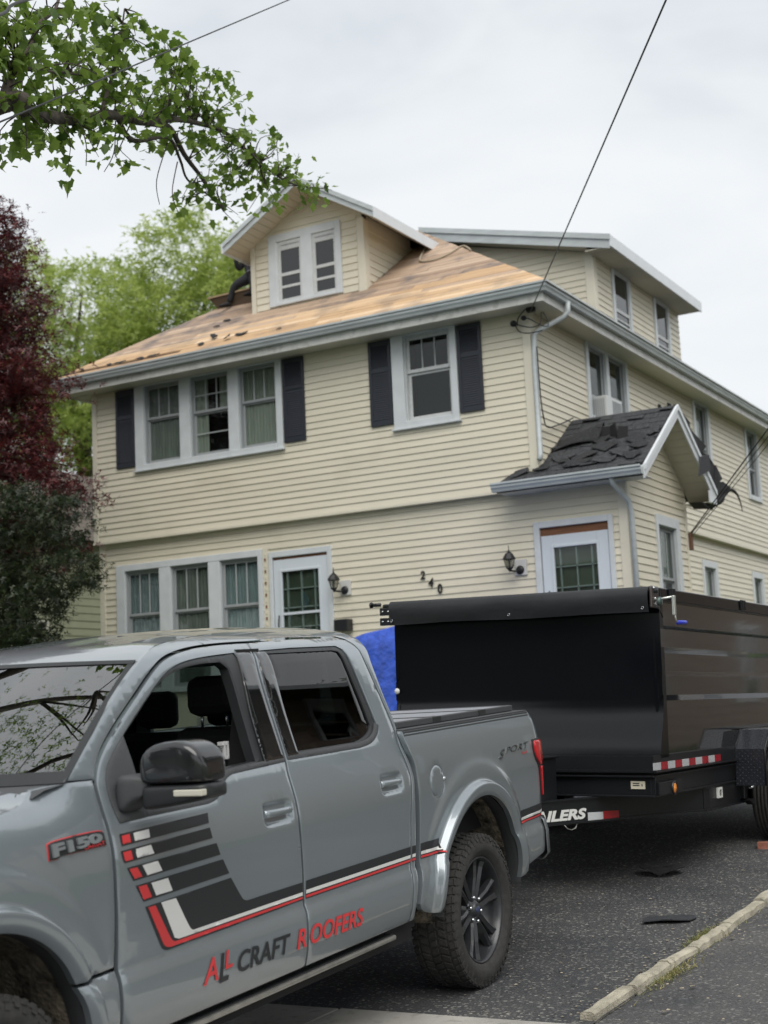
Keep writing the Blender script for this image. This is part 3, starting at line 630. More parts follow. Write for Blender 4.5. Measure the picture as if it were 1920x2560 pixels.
# dormer roof (ridge along Y)
drx0, drx1, dry = -12.33, -9.66, 17.27
for xa, nm in ((drx0, 'L'), (drx1, 'R')):
    ze_ = dzr - dpe * abs(xa - dxm); yb = YE + (ze_ - ZE) / PT + .1; ybr = YE + (dzr - ZE) / PT + .1
    MB().hexa([(xa, dry, ze_ - .09), (xa, yb, ze_ - .09), (dxm, ybr, dzr - .09), (dxm, dry, dzr - .09), (xa, dry, ze_), (xa, yb, ze_), (dxm, ybr, dzr), (dxm, dry, dzr)]).build('dormer_roof', M_shg, house)
    for (y0, y1, a, b_) in ((dry - .02, dry, -.13, .01), (dry - .045, dry - .02, -.04, .03)):
        MB().hexa([(xa, y0, ze_ + a), (xa, y1, ze_ + a), (dxm, y1, dzr + a), (dxm, y0, dzr + a), (xa, y0, ze_ + b_), (xa, y1, ze_ + b_), (dxm, y1, dzr + b_), (dxm, y0, dzr + b_)]).build('rake_board', M_gut, house)
    sgn = -1 if xa < dxm else 1
    MB().box((min(xa, xa + sgn * .02), dry - .045, ze_ - .14), (max(xa, xa + sgn * .02), yb - .05, ze_ + .02)).build('fascia', M_rake, house)
    n = 13
    for i in range(n):
        f0, f1 = i / n, (i + .93) / n; x0, x1 = xa + (dxm - xa) * f0, xa + (dxm - xa) * f1; z0, z1 = ze_ + (dzr - ze_) * f0 - .11, ze_ + (dzr - ze_) * f1 - .11
        MB().hexa([(x0, dry, z0), (x0, DY, z0), (x1, DY, z1), (x1, dry, z1), (x0, dry, z0 + .012), (x0, DY, z0 + .012), (x1, DY, z1 + .012), (x1, dry, z1 + .012)]).build('soffit_plank', M_soff, house)
    MB().hexa([(xa, DY, ze_ - .11), (xa, yb - .1, ze_ - .11), (xa - sgn * .34, yb - .1, ze_ + .08), (xa - sgn * .34, DY, ze_ + .08), (xa, DY, ze_ - .1), (xa, yb - .1, ze_ - .1), (xa - sgn * .34, yb - .1, ze_ + .09), (xa - sgn * .34, DY, ze_ + .09)]).build('soffit', M_soff, house)
# ---- shed dormer on the right slope
SX, SY, SR, SXR = -7.98, 21.5, 21.2, -7.55
zs = lambda x: 9.83 - .248 * (x + 10.98)
m = MB().prism([(-10.98, SY, 8.6), (SX, SY, 7.0), (SX, SY, zs(SX) - .2), (-10.98, SY, zs(-10.98) - .2)], (0, .1, 0)); sdw = m.build('dormer_wall', M_side, house)
boards(sdw, PF(SY), -10.9, SX - .12, 7.2, 9.62, .105, (), lim=lambda z: (-11.0 if z > 9 else SX - (z - 7.0) * .6 - 1.3, SX if z < zs(SX) - .2 else -10.98 + (9.63 - z) / .248))
opSD = [(22.3, 23.2, 7.7, 8.87), (24.42, 25.28, 7.7, 8.87)]
SD = PS(SX)
m = MB(); slab(SD, SY, 25.9, 7.0, 8.92, -.1, -.002, m); sdw2 = m.build('dormer_wall', M_side, house)
boards(sdw2, SD, SY + .12, 25.9, 7.3, 8.92, .105, opSD)
m = MB(); slab(PF(SY), SX - .13, SX + .02, 7.2, 8.93, 0, .024, m); m.build('corner_post', M_post, sdw, bevel=.004)
m = MB(); slab(SD, SY, SY + .12, 7.2, 8.93, 0, .024, m); m.build('corner_post', M_post, sdw2, bevel=.004)
for a, b_, c, d in opSD:
    casing(SD, a, b_, c, d, .10, .10, .08, .02, parent=sdw2)
    m = MB()
    for q in ((a + .1, a + .13, c, d - .08), (b_ - .13, b_ - .1, c, d - .08), (a + .13, b_ - .13, d - .11, d - .08), (a + .13, b_ - .13, 8.10, 8.16), (a + .13, b_ - .13, 7.96, 7.99)): slab(SD, *q, 0, .02, m)
    wo = m.build('window', M_sashw, sdw2); m = MB(); slab(SD, a + .1, b_ - .1, c, d - .08, .002, .004, m); m.build('pane', MATS['black_glass'], wo)
zl, zrr = zs(-10.98), zs(SXR)
MB().hexa([(-10.98, SR, zl - .14), (SXR, SR, zrr - .14), (SXR, 25.95, zrr - .14), (-10.98, 25.95, zl - .14), (-10.98, SR, zl), (SXR, SR, zrr), (SXR, 25.95, zrr), (-10.98, 25.95, zl)]).build('dormer_roof', M_shg, house)
MB().hexa([(-10.98, SR - .02, zl - .2), (SXR, SR - .02, zrr - .2), (SXR, SR, zrr - .2), (-10.98, SR, zl - .2), (-10.98, SR - .02, zl + .01), (SXR, SR - .02, zrr + .01), (SXR, SR, zrr + .01), (-10.98, SR, zl + .01)]).build('fascia', M_gut, house)
MB().hexa([(-10.98, SR - .045, zl - .06), (SXR + .02, SR - .045, zrr - .06), (SXR + .02, SR - .02, zrr - .06), (-10.98, SR - .02, zl - .06), (-10.98, SR - .045, zl + .03), (SXR + .02, SR - .045, zrr + .03), (SXR + .02, SR - .02, zrr + .03), (-10.98, SR - .02, zl + .03)]).build('fascia_cap', M_gut, house)
MB().box((SXR, SR - .03, zrr - .17), (SXR + .025, 25.97, zrr + .02)).build('fascia', M_rake, house)
for i in range(30):
    y0 = SR + i * .158; MB().box((SX + .0, y0, zrr - .165), (SXR, y0 + .148, zrr - .15)).build('soffit_plank', M_soff, house)
MB().hexa([(-10.98, SR, zl - .17), (SX, SR, zs(SX) - .2), (SX, SY, zs(SX) - .2), (-10.98, SY, zl - .17), (-10.98, SR, zl - .15), (SX, SR, zs(SX) - .18), (SX, SY, zs(SX) - .18), (-10.98, SY, zl - .15)]).build('soffit', M_soff, house)
# ---- downspouts
def downspout(pts, r=.036):
    return MB().tube(pts, r, 8).build('downspout', M_gut, house)
downspout([(-6.80, 17.28, 6.83), (-6.80, 17.28, 6.70), (-6.86, 17.27, 6.63), (-7.14, 17.06, 6.45), (-7.19, 17.0, 6.38), (-7.19, 16.97, 6.0), (-7.19, 16.97, 4.78), (-7.19, 16.93, 4.70)])
downspout([(-6.16, 16.72, 4.34), (-6.16, 16.76, 4.26), (-6.05, 17.0, 4.05), (-6.04, 17.06, 3.9), (-6.04, 17.08, 1.0)], .036)
MB().box((-14.7, 17.25, -.2), (-7.4, 29.8, 0.5)).build('foundation', M_conc, house)
print('siding boards', NB[0])
# ================================================================= pickup truck
AZ, PTC = R(-2.0), R(2.5)
u0 = Vector((math.sin(AZ), math.cos(AZ), 0)); tn = Vector((math.cos(AZ), -math.sin(AZ), 0))
tx = u0 * math.cos(PTC) + Vector((0, 0, math.sin(PTC))); ty = -tn; tz = tx.cross(ty)
org = Vector((-4.5746, 7.2302, .415))
base = org - tz * .415
TM = Matrix(((tx.x, ty.x, tz.x, base.x), (tx.y, ty.y, tz.y, base.y), (tx.z, ty.z, tz.z, base.z), (0, 0, 0, 1)))
truck = empty('pickup_truck', TM, 'grey crew-cab pickup truck with roofing-company lettering and striped door decals', 'pickup truck')
def flakepaint():
    m = mat('truck_paint', (0.235, 0.270, 0.295), 0.28, spec=.5, coat=1.0, coatr=.015)
    p = m.node_tree.nodes['Principled BSDF']; p.inputs['Metallic'].default_value = .4
    n = m.node_tree.nodes; L = m.node_tree.links
    c = n.new('ShaderNodeTexCoord'); no = n.new('ShaderNodeTexNoise'); no.inputs['Scale'].default_value = 5; no.inputs['Detail'].default_value = 8; L.new(c.outputs['Object'], no.inputs['Vector'])
    r = n.new('ShaderNodeMapRange'); r.inputs['From Min'].default_value = .35; r.inputs['From Max'].default_value = .75; r.inputs['To Min'].default_value = .0; r.inputs['To Max'].default_value = .035; p.inputs['Coat IOR'].default_value = 1.7
    L.new(no.outputs['Fac'], r.inputs['Value']); L.new(r.outputs['Result'], p.inputs['Coat Roughness'])
    # road dust low on the body
    sp = n.new('ShaderNodeSeparateXYZ'); L.new(c.outputs['Object'], sp.inputs[0]); mr = n.new('ShaderNodeMapRange'); mr.inputs['From Min'].default_value = .72; mr.inputs['From Max'].default_value = .45; mr.inputs['To Max'].default_value = .55
    L.new(sp.outputs['Z'], mr.inputs['Value']); mu = n.new('ShaderNodeMath'); mu.operation = 'MULTIPLY'; L.new(mr.outputs['Result'], mu.inputs[0])
    n3 = n.new('ShaderNodeTexNoise'); n3.inputs['Scale'].default_value = 9; n3.inputs['Detail'].default_value = 9; n3.inputs['Roughness'].default_value = .7; L.new(c.outputs['Object'], n3.inputs['Vector']); L.new(n3.outputs['Fac'], mu.inputs[1])
    mm = n.new('ShaderNodeMixRGB'); mm.inputs['Color1'].default_value = (0.235, 0.270, 0.295, 1); mm.inputs['Color2'].default_value = (.23, .21, .18, 1); L.new(mu.outputs[0], mm.inputs['Fac']); L.new(mm.outputs['Color'], p.inputs['Base Color'])
    return m
M_paint = flakepaint()
M_gap = mat('seam_black', (.006, .006, .007), .8)
M_blk = mat('satin_black', (.020, .022, .024), .42, spec=.5)
M_gloss = mat('gloss_black', (.008, .009, .010), .04, spec=.8, coat=1)
M_plas = mat('grained_plastic', (.055, .058, .062), .6, bump=.15, bs=700)
M_rub = mat('tyre_rubber', (.032, .031, .030), .82, var=.25, vs=25, bump=.15, bs=150)
M_rim = mat('rim_charcoal', (.035, .037, .041), .35, metal=.3, spec=.6, coat=.3, coatr=.2)
M_chr = mat('chrome', (.62, .64, .66), .12, metal=1)
M_cab = mat('cabin_black', (.012, .012, .013), .8)
M_red = mat('decal_red', (.62, .045, .05), .35)
M_wht = mat('decal_white', (.72, .72, .70), .35)
M_dblk = mat('decal_black', (.022, .024, .027), .38)
M_lred = mat('lamp_red', (.55, .012, .02), .08, spec=.6, coat=1)
M_mud = mat('liner_mud', (.035, .033, .03), .95, var=.8, vs=14, bump=.8, bs=50, col2=(.14, .12, .09))
ZPn = [.30, .40, .46, .53, .60, .68, .735, .765, .78, .85, 1.0, 1.12, 1.20, 1.25, 1.30, 1.335, 1.40, 1.60, 1.80, 1.86, 1.90, 1.93, 1.955, 1.975, 1.99, 2.0, 2.01]
WPn = [.86, .91, .945, .968, .982, .986, .980, .969, .969, .975, .986, .992, .986, .975, .960, .948, .926, .863, .800, .773, .735, .69, .64, .58, .52, .46, .40]
WPf = pchip(ZPn, WPn)
ZBn = ZPn[:11] + [1.12, 1.25, 1.36, 1.46, 2.0]; WBn = WPn[:11] + [.992, .988, .972, .945, .93]
WBf = pchip(ZBn, WBn)
ZFn = ZPn[:11] + [1.12, 1.22, 1.30, 1.35, 1.40, 1.43, 1.452, 1.5]; WFn = WPn[:11] + [.990, .982, .965, .945, .905, .86, .80, .70]
WFf = pchip(ZFn, WFn)
sst = lambda a, b, x: (lambda t: t * t * (3 - 2 * t))(min(max((x - a) / (b - a), 0), 1))
AR, AF = (.03, .50), (-3.87, .50)
def dish(x, z, c, hx, hz, d):
    dx, dz = abs(x - c[0]) / hx, abs(z - c[1]) / hz
    q = (dx ** 5 + dz ** 5) ** .2
    return d * (1 - sst(.72, 1.0, q))
def arch(x, z, c):
    d = math.hypot(x - c[0], z - c[1])
    if z < c[1]: d = abs(x - c[0])
    f = .048 * (1 - sst(.598, .612, d)) * (.75 + .25 * sst(.53, .56, d))
    b = .013 * (1 - sst(.69, .75, math.hypot((x - c[0]), (z - c[1])))) * sst(.50, 1.0, z)
    return f + b
HF, HR = (-2.035, 1.187), (-.965, 1.20)
def w_cab(x, z):
    v = WPf(z)
    v -= dish(x, z, HF, .125, .052, .022) + dish(x, z, HR, .125, .052, .022)
    return v
def w_bed(x, z):
    v = WBf(z) + arch(x, z, AR) - .09 * max(0, (x - .95) / .22) ** 2
    v -= .004 * (1 - sst(.085, .092, math.hypot((x + .463) / .98, (z - 1.16)))) * (1 if math.hypot((x + .463) / .98, (z - 1.16)) > .080 else 0)
    return v
def w_fen(x, z):
    q_ = sst(-3.50, -3.28, x)
    return WFf(z) * (1 - q_) + WPf(z) * q_ + arch(x, z, AF) - .16 * max(0, (-4.25 - x) / .5) ** 2
def soften(P, it=2):
    for _ in range(it):
        n = len(P); o = []; sharp = []
        for i in range(n):
            a, b, c = Vector(P[i - 1]), Vector(P[i]), Vector(P[(i + 1) % n]); u, v = b - a, c - b
            sharp.append(u.length > .36 or v.length > .36 or u.length < 1e-6 or v.length < 1e-6 or abs(u.angle_signed(v, 0)) > R(38))
        for i in range(n):
            if sharp[i]: o.append(P[i]); continue
            a, b, c = Vector(P[i - 1]), Vector(P[i]), Vector(P[(i + 1) % n]); o.append(tuple(b.lerp(a, .25))); o.append(tuple(b.lerp(c, .25)))
        P = o
    return P
def panel(name, out, wf, m, holes=(), side=(-1, 1), off=0.0, step=.045, skirt=.022, extra=(), parent=None, rnd_=.0025, fine=(), avoid=(), **kw):
    out = resample(soften([tuple(p) for p in out]), step)
    hs = [resample(soften([tuple(p) for p in h]), step) for h in holes]
    vs = [Vector(p) for p in out]; fcs = [list(range(len(out)))]; loops = [list(range(len(out)))]
    for h in hs: b = len(vs); vs += [Vector(p) for p in h]; loops.append(list(range(b, b + len(h))))
    edges = [(l[i], l[(i + 1) % len(l)]) for l in loops for i in range(len(l))]
    nb = len(vs); allb = out + [p for h in hs for p in h]; ba = np.array(allb)
    xs = [p[0] for p in out]; zs_ = [p[1] for p in out]; cand = []
    x = min(xs) + step * .5
    while x < max(xs):
        z = min(zs_) + step * .5
        while z < max(zs_): cand.append((x, z)); z += step
        x += step
    for c, hx, hz, s2 in fine:
        a = c[0] - hx
        while a <= c[0] + hx:
            b = c[1] - hz
            while b <= c[1] + hz: cand.append((a, b)); b += s2
            a += s2
    near = []
    for l in loops:   # a ring just inside every edge keeps the rounded lip narrow
        for i in l:
            p, q = allb[i - 1 if i != l[0] else l[-1]], allb[i + 1 if i != l[-1] else l[0]]
            d = Vector((q[0] - p[0], q[1] - p[1])); 
            if d.length < 1e-6: continue
            d.normalize()
            for s in (1, -1):
                c = (allb[i][0] - d.y * s * .006, allb[i][1] + d.x * s * .006)
                if inpoly(*c, out) and not any(inpoly(*c, h) for h in hs): near.append(c)
    pts = []
    for c in near:
        if np.min(np.hypot(ba[:, 0] - c[0], ba[:, 1] - c[1])) > .004: pts.append(c)
    cand = [c for c in cand if not any(r0 < math.hypot(c[0] - a[0], c[1] - a[1]) < r1 and c[1] > a[1] - .02 or (c[1] <= a[1] and r0 < abs(c[0] - a[0]) < r1) for a, r0, r1 in avoid)]
    for c in list(extra) + cand:
        if not inpoly(*c, out) or any(inpoly(*c, h) for h in hs): continue
        if np.min(np.hypot(ba[:, 0] - c[0], ba[:, 1] - c[1])) < .010: continue
        pts.append(c)
    vs += [Vector(p) for p in pts]
    r = delaunay_2d_cdt(vs, edges, [], 0, 1e-6)
    V2, tris = r[0], [f for f in r[2]]
    keep = []
    for f in tris:
        cx_ = sum(V2[i].x for i in f) / 3; cz_ = sum(V2[i].y for i in f) / 3
        if inpoly(cx_, cz_, out) and not any(inpoly(cx_, cz_, h) for h in hs): keep.append(f)
    org_ids = r[3]; isb = [any(k < nb for k in ids) for ids in org_ids]
    objs = []
    for sd in side:
        b = MB(); W = [wf(p.x, p.y) + off - (rnd_ if isb[i] else 0) for i, p in enumerate(V2)]
        P3 = [(p.x, sd * W[i], p.y) for i, p in enumerate(V2)]
        fs = []
        for f in keep:
            a, c, d = [V2[k] for k in f]; ccw = (c.x - a.x) * (d.y - a.y) - (c.y - a.y) * (d.x - a.x) > 0
            f = list(f) if ccw else list(f)[::-1]
            fs.append(tuple(f) if sd < 0 else tuple(f[::-1]))
        b.add(P3, fs, True)
        if skirt:
            for l in [out] + hs:
                n = len(l); q = [(p[0], sd * (wf(*p) + off - rnd_), p[1]) for p in l] + [(p[0], sd * (wf(*p) + off - skirt), p[1]) for p in l]
                b.add(q, [(i, (i + 1) % n, n + (i + 1) % n, n + i) for i in range(n)])
        objs.append(b.build(name, m, parent or truck, **kw))
    return objs
FD = [(-3.138, .505), (-3.136, .70), (-3.138, .77), (-3.140, .92), (-3.152, 1.11), (-3.152, 1.25), (-3.152, 1.41), (-3.141, 1.448), (-3.095, 1.51), (-2.985, 1.595), (-2.76, 1.733), (-2.615, 1.818), (-2.51, 1.866), (-2.36, 1.896), (-2.17, 1.916), (-1.95, 1.925), (-1.752, 1.927), (-1.812, 1.89), (-1.850, 1.80), (-1.858, 1.70), (-1.856, 1.546), (-1.860, 1.40), (-1.885, 1.33), (-1.885, 1.13), (-1.870, 1.03), (-1.850, .864), (-1.846, .745), (-1.851, .69), (-1.852, .505)]
FW = [(-3.088, 1.285), (-3.108, 1.35), (-3.094, 1.45), (-3.035, 1.513), (-2.902, 1.600), (-2.726, 1.711), (-2.554, 1.809), (-2.42, 1.852), (-2.255, 1.873), (-1.951, 1.887), (-1.83, 1.889), (-1.866, 1.80), (-1.872, 1.60), (-1.872, 1.395), (-2.05, 1.390), (-2.30, 1.384), (-2.36, 1.372), (-2.41, 1.33), (-2.455, 1.298), (-2.52, 1.288)]
FO = [(-2.925, 1.315), (-2.912, 1.43), (-2.907, 1.587), (-2.812, 1.643), (-2.63, 1.758), (-2.502, 1.808), (-2.38, 1.833), (-2.231, 1.846), (-2.100, 1.847), (-2.060, 1.815), (-2.066, 1.693), (-2.080, 1.412), (-2.31, 1.405), (-2.38, 1.392), (-2.43, 1.34), (-2.47, 1.318)]
RD = [(-1.838, .505), (-1.837, .69), (-1.832, .745), (-1.836, .864), (-1.856, 1.03), (-1.871, 1.13), (-1.871, 1.33), (-1.846, 1.40), (-1.842, 1.546), (-1.844, 1.70), (-1.836, 1.80), (-1.798, 1.89), (-1.738, 1.928), (-1.31, 1.941), (-.87, 1.938), (-.825, 1.925), (-.818, 1.89), (-.828, 1.825), (-.815, 1.739), (-.790, 1.63), (-.760, 1.49), (-.762, 1.43), (-.778, 1.37), (-.766, 1.31), (-.759, 1.249), (-.764, 1.176), (-.785, 1.08), (-.794, 1.0), (-.793, .83), (-.798, .789), (-.812, .696), (-.827, .556), (-.834, .505)]
RW = [(-1.832, 1.404), (-1.17, 1.401), (-1.04, 1.411), (-.95, 1.452), (-.918, 1.492), (-.928, 1.582), (-.950, 1.705), (-.965, 1.834), (-.975, 1.877), (-1.01, 1.898), (-1.45, 1.898), (-1.785, 1.890), (-1.822, 1.80), (-1.830, 1.60)]
RG = [(-1.736, 1.425), (-1.18, 1.423), (-1.08, 1.437), (-1.0, 1.466), (-.976, 1.492), (-.982, 1.607), (-1.005, 1.718), (-1.015, 1.847), (-1.025, 1.868), (-1.077, 1.876), (-1.70, 1.875), (-1.728, 1.75), (-1.736, 1.60)]
CS = [(-3.155, 1.447), (-3.317, 1.455), (-3.225, 1.515), (-3.13, 1.578), (-2.98, 1.683), (-2.817, 1.79), (-2.66, 1.872), (-2.56, 1.905), (-2.46, 1.930), (-2.263, 1.953), (-1.94, 1.978), (-1.6, 1.991), (-1.07, 2.0), (-.78, 1.992), (-.70, 1.972), (-.685, 1.94), (-.725, 1.89), (-.755, 1.82), (-.757, 1.75), (-.748, 1.65), (-.727, 1.53), (-.730, 1.447), (-.738, 1.368), (-.717, 1.28), (-.721, 1.196), (-.735, 1.114), (-.734, .975), (-.733, .819), (-.742, .78), (-.745, .708), (-.776, .572), (-.778, .505),
      (-.822, .505), (-.815, .556), (-.800, .696), (-.786, .789), (-.781, .83), (-.782, 1.0), (-.773, 1.08), (-.752, 1.176), (-.747, 1.249), (-.754, 1.31), (-.766, 1.37), (-.750, 1.43), (-.748, 1.49), (-.778, 1.63), (-.803, 1.739), (-.816, 1.825), (-.806, 1.89), (-.813, 1.932), (-.86, 1.948), (-1.31, 1.952), (-1.745, 1.939), (-1.95, 1.936), (-2.17, 1.927), (-2.365, 1.908), (-2.52, 1.878), (-2.63, 1.830), (-2.775, 1.745), (-3.0, 1.607), (-3.108, 1.522), (-3.150, 1.465)]
BS = [(-.748, 1.442), (-.752, 1.42), (-.738, 1.35), (-.698, 1.279), (-.692, 1.193), (-.686, 1.08), (-.684, .94), (-.685, .81), (-.691, .71), (-.728, .573), (-.70, .535), (-.60, .505), (-.562, .50)] + [(AR[0] + .53 * math.cos(t), AR[1] + .53 * math.sin(t)) for t in np.linspace(math.pi - .06, .06, 34)] + [(.562, .50), (.64, .525), (1.02, .588), (1.09, .69), (1.135, .772), (1.128, .90), (1.125, 1.06), (1.118, 1.16), (1.085, 1.26), (1.035, 1.351), (.99, 1.416), (.955, 1.444)]
FE = [(-3.164, .782), (-3.160, .92), (-3.170, 1.11), (-3.170, 1.25), (-3.170, 1.41), (-3.168, 1.443), (-3.32, 1.449), (-3.45, 1.437), (-3.52, 1.405), (-3.60, 1.385), (-3.85, 1.362), (-4.3, 1.315), (-4.58, 1.235), (-4.66, 1.10), (-4.67, .92), (-4.62, .72), (-4.50, .56), (-4.42, .50)] + [(AF[0] + .53 * math.cos(t), AF[1] + .53 * math.sin(t)) for t in np.linspace(math.pi - .06, .56, 28)] 
RK = [(-3.160, .768), (-3.157, .70), (-3.156, .58), (-3.160, .505), (-3.30, .49), (-3.345, .495)] + [(AF[0] + .53 * math.cos(t), AF[1] + .53 * math.sin(t)) for t in np.linspace(.06, .53, 8)]
ring = lambda c, rs: [(c[0] + r_ * math.cos(t), c[1] + r_ * math.sin(t)) for r_ in rs for t in np.linspace(0, math.pi, 72)] + [(c[0] + s * r_, zz_) for r_ in rs for s in (-1, 1) for zz_ in np.arange(.40, .50, .02)]
rr = (.538, .55, .565, .585, .597, .602, .607, .613, .63, .66, .69, .705, .72, .735, .75)
crz = lambda x0, x1: [(x, z) for z in (.735, .752, .765, .778, .795) for x in np.arange(x0, x1, .04)]
ff_ = lambda H: (H, .135, .062, .011)
fdo = panel('front_door', FD, w_cab, M_paint, [FW], extra=crz(-3.13, -1.85), fine=[ff_(HF)])
rdo = panel('rear_door', RD, w_cab, M_paint, [RW], extra=crz(-1.83, -.8), fine=[ff_(HR)])
cso = panel('cab_side', CS, w_cab, M_paint, step=.03)
bso = panel('bed_side', BS, w_bed, M_paint, step=.035, avoid=[(AR, .50, .765)], extra=ring(AR, rr) + crz(.79, 1.1) + [(-.463 + r_ * .98 * math.cos(t), 1.16 + r_ * math.sin(t)) for r_ in (.075, .079, .081, .085, .089, .093) for t in np.linspace(0, 6.2, 40)], skirt=.03)
feo = panel('fender', FE, w_fen, M_paint, avoid=[(AF, .50, .765)], extra=ring(AF, rr), skirt=.03)
rko = panel('rocker_panel', RK, w_fen, M_paint, avoid=[(AF, .50, .765)], extra=ring(AF, rr), skirt=.03)
# dark structure behind the seams
panel('inner_shell', [(-3.3, .52), (-3.3, 1.25), (-.6, 1.25), (-.6, .52)], lambda x, z: WPf(z) - .05, M_gap, skirt=0, step=.1)
b = MB(); b.box((-.80, -.90, .45), (-.66, .90, 1.38)); b.build('cab_gap', M_gap, truck)
b = MB(); b.box((-3.2, -.90, 1.10), (-3.12, -.86, 1.44)); b.box((-3.2, .86, 1.10), (-3.12, .90, 1.44)); b.build('hinge_pillar', M_gap, truck)
# window trims, glass, pillars
ft = panel('window_trim', FW, w_cab, M_blk, [FO], off=-.008, skirt=.05, step=.04)
panel('window_trim', RW, w_cab, M_blk, [RG], off=-.008, skirt=.02, step=.04)
M_tint = glassy('tinted_glass', (.035, .04, .042), .05, 0, 1.0)
panel('rear_side_glass', RG, w_cab, M_tint, off=-.016, skirt=0, step=.06)
panel('front_side_glass', FO, w_cab, glassy('clear_glass', (.55, .6, .58), .03), side=(1,), off=-.03, skirt=0, step=.06)
panel('pillar_cover', [(-2.025, 1.404), (-2.022, 1.60), (-1.995, 1.75), (-1.960, 1.886), (-1.825, 1.888), (-1.858, 1.80), (-1.868, 1.70), (-1.866, 1.404)], w_cab, M_gloss, off=.004, skirt=.02, step=.03)
panel('pillar_cover', [(-1.835, 1.408), (-1.832, 1.60), (-1.828, 1.78), (-1.790, 1.886), (-1.700, 1.884), (-1.722, 1.75), (-1.735, 1.60), (-1.735, 1.408)], w_cab, M_gloss, off=.004, skirt=.02, step=.03)
panel('belt_moulding', [(-2.93, 1.283), (-2.52, 1.284), (-2.44, 1.296), (-2.395, 1.335), (-2.345, 1.368), (-2.29, 1.380), (-1.862, 1.392), (-1.862, 1.412), (-2.30, 1.402), (-2.37, 1.390), (-2.42, 1.352), (-2.46, 1.318), (-2.52, 1.306), (-2.93, 1.305)], w_cab, M_plas, off=.004, skirt=.02, step=.03)
panel('belt_moulding', [(-1.84, 1.396), (-1.17, 1.394), (-1.04, 1.404), (-.943, 1.446), (-.910, 1.488), (-.935, 1.50), (-.965, 1.462), (-1.05, 1.428), (-1.17, 1.419), (-1.84, 1.420)], w_cab, M_plas, off=.004, skirt=.02, step=.03)
KP = MB()
for i in range(5): KP.add([(-1.952 + .002 * i, -(WPf(1.475 + .022 * i) + .0005), 1.470 + .022 * i), (-1.940 + .002 * i, -(WPf(1.475 + .022 * i) + .0005), 1.470 + .022 * i), (-1.940 + .002 * i, -(WPf(1.487 + .022 * i) + .0005), 1.484 + .022 * i), (-1.952 + .002 * i, -(WPf(1.487 + .022 * i) + .0005), 1.484 + .022 * i)], [(0, 1, 2, 3)])
KP.build('door_keypad', M_wht, truck)
# roof
rz = pchip([-2.66, -2.56, -2.46, -2.263, -1.94, -1.6, -1.07, -.78, -.70], [1.872, 1.905, 1.930, 1.953, 1.978, 1.991, 2.0, 1.992, 1.972])
P = []
for i in range(29):
    x = -2.66 + 1.96 * i / 28; ze_ = rz(x); we = WPf(ze_) - .002; row = []
    for j in range(25):
        s = -1 + 2 * j / 24; y = we * s; ff = 1 - abs(s) ** 2.6
        zc = (.022 + .012 * sst(-2.66, -2.2, x)) * ff - .008 * sst(.30, .34, abs(s)) * sst(.72, .68, abs(s)) * sst(-2.5, -2.4, x) * sst(-.8, -.9, x)
        xx = x - (.10 * ff * (1 - sst(-2.66, -2.3, x))) + .05 * ff * sst(-1.0, -.7, x)
        row.append((xx, y, ze_ + zc - .004 * (1 - sst(-2.66, -2.5, x))))
    P.append(row)
MB().grid(P, flip=True).build('roof_panel', M_paint, truck)
# windshield
P = []
for i in range(13):
    t = i / 12; row = []
    for j in range(21):
        s = -1 + 2 * j / 20; w_ = (.915 - .17 * t) * s; bow = 1 - s * s
        x = -3.318 + (.658) * t - (.20 - .08 * t) * bow; z = 1.447 + (.425) * t + .018 * bow * t + .035 * math.sin(math.pi * t) * .4
        row.append((x, w_, z))
    P.append(row)
M_ws = glassy('windshield_glass', (.42, .50, .46), .24, 0, 1.3)
MB().grid(P, flip=False).build('windshield', M_ws, truck)
for e0, e1, nm in ((0, 1, 'a'), (19, 20, 'b')):
    MB().grid([[Vector(r_[0 if e0 == 0 else 20]) + Vector((0, 0, .003)), Vector(r_[0 if e0 == 0 else 20]).lerp(Vector(r_[1 if e0 == 0 else 19]), .32) + Vector((0, 0, .003))] for r_ in P], flip=e0 != 0).build('windshield_trim', M_blk, truck)
MB().grid([[Vector(q) + Vector((-.002, 0, .003)) for q in P[12]], [Vector(q).lerp(Vector(q2), .45) + Vector((-.002, 0, .003)) for q, q2 in zip(P[12], P[11])]]).build('windshield_trim', M_blk, truck)
MB().grid([[Vector(q) + Vector((-.002, 0, .003)) for q in P[0]], [Vector(q) + Vector((-.002, 0, .003)) for q in P[1]]]).build('windshield_trim', M_blk, truck)
ck = MB(); rows_ = []
for t, dx, dz in ((0, .0, 0.0), (1, -.10, -.012), (2, -.16, -.035)):
    rows_.append([(q[0] + dx, q[1] * (1 - .01 * t), q[2] + dz) for q in P[0]])
ck.grid(rows_, flip=True).build('cowl', M_plas, truck)
for yb in (-.62, .12):
    wv = [(-3.50, yb, 1.462), (-3.46, yb + .3, 1.50), (-3.42, yb + .52, 1.475)]; MB().tube(smooth_path(wv, 5), .012, 6).build('wiper', M_blk, truck)
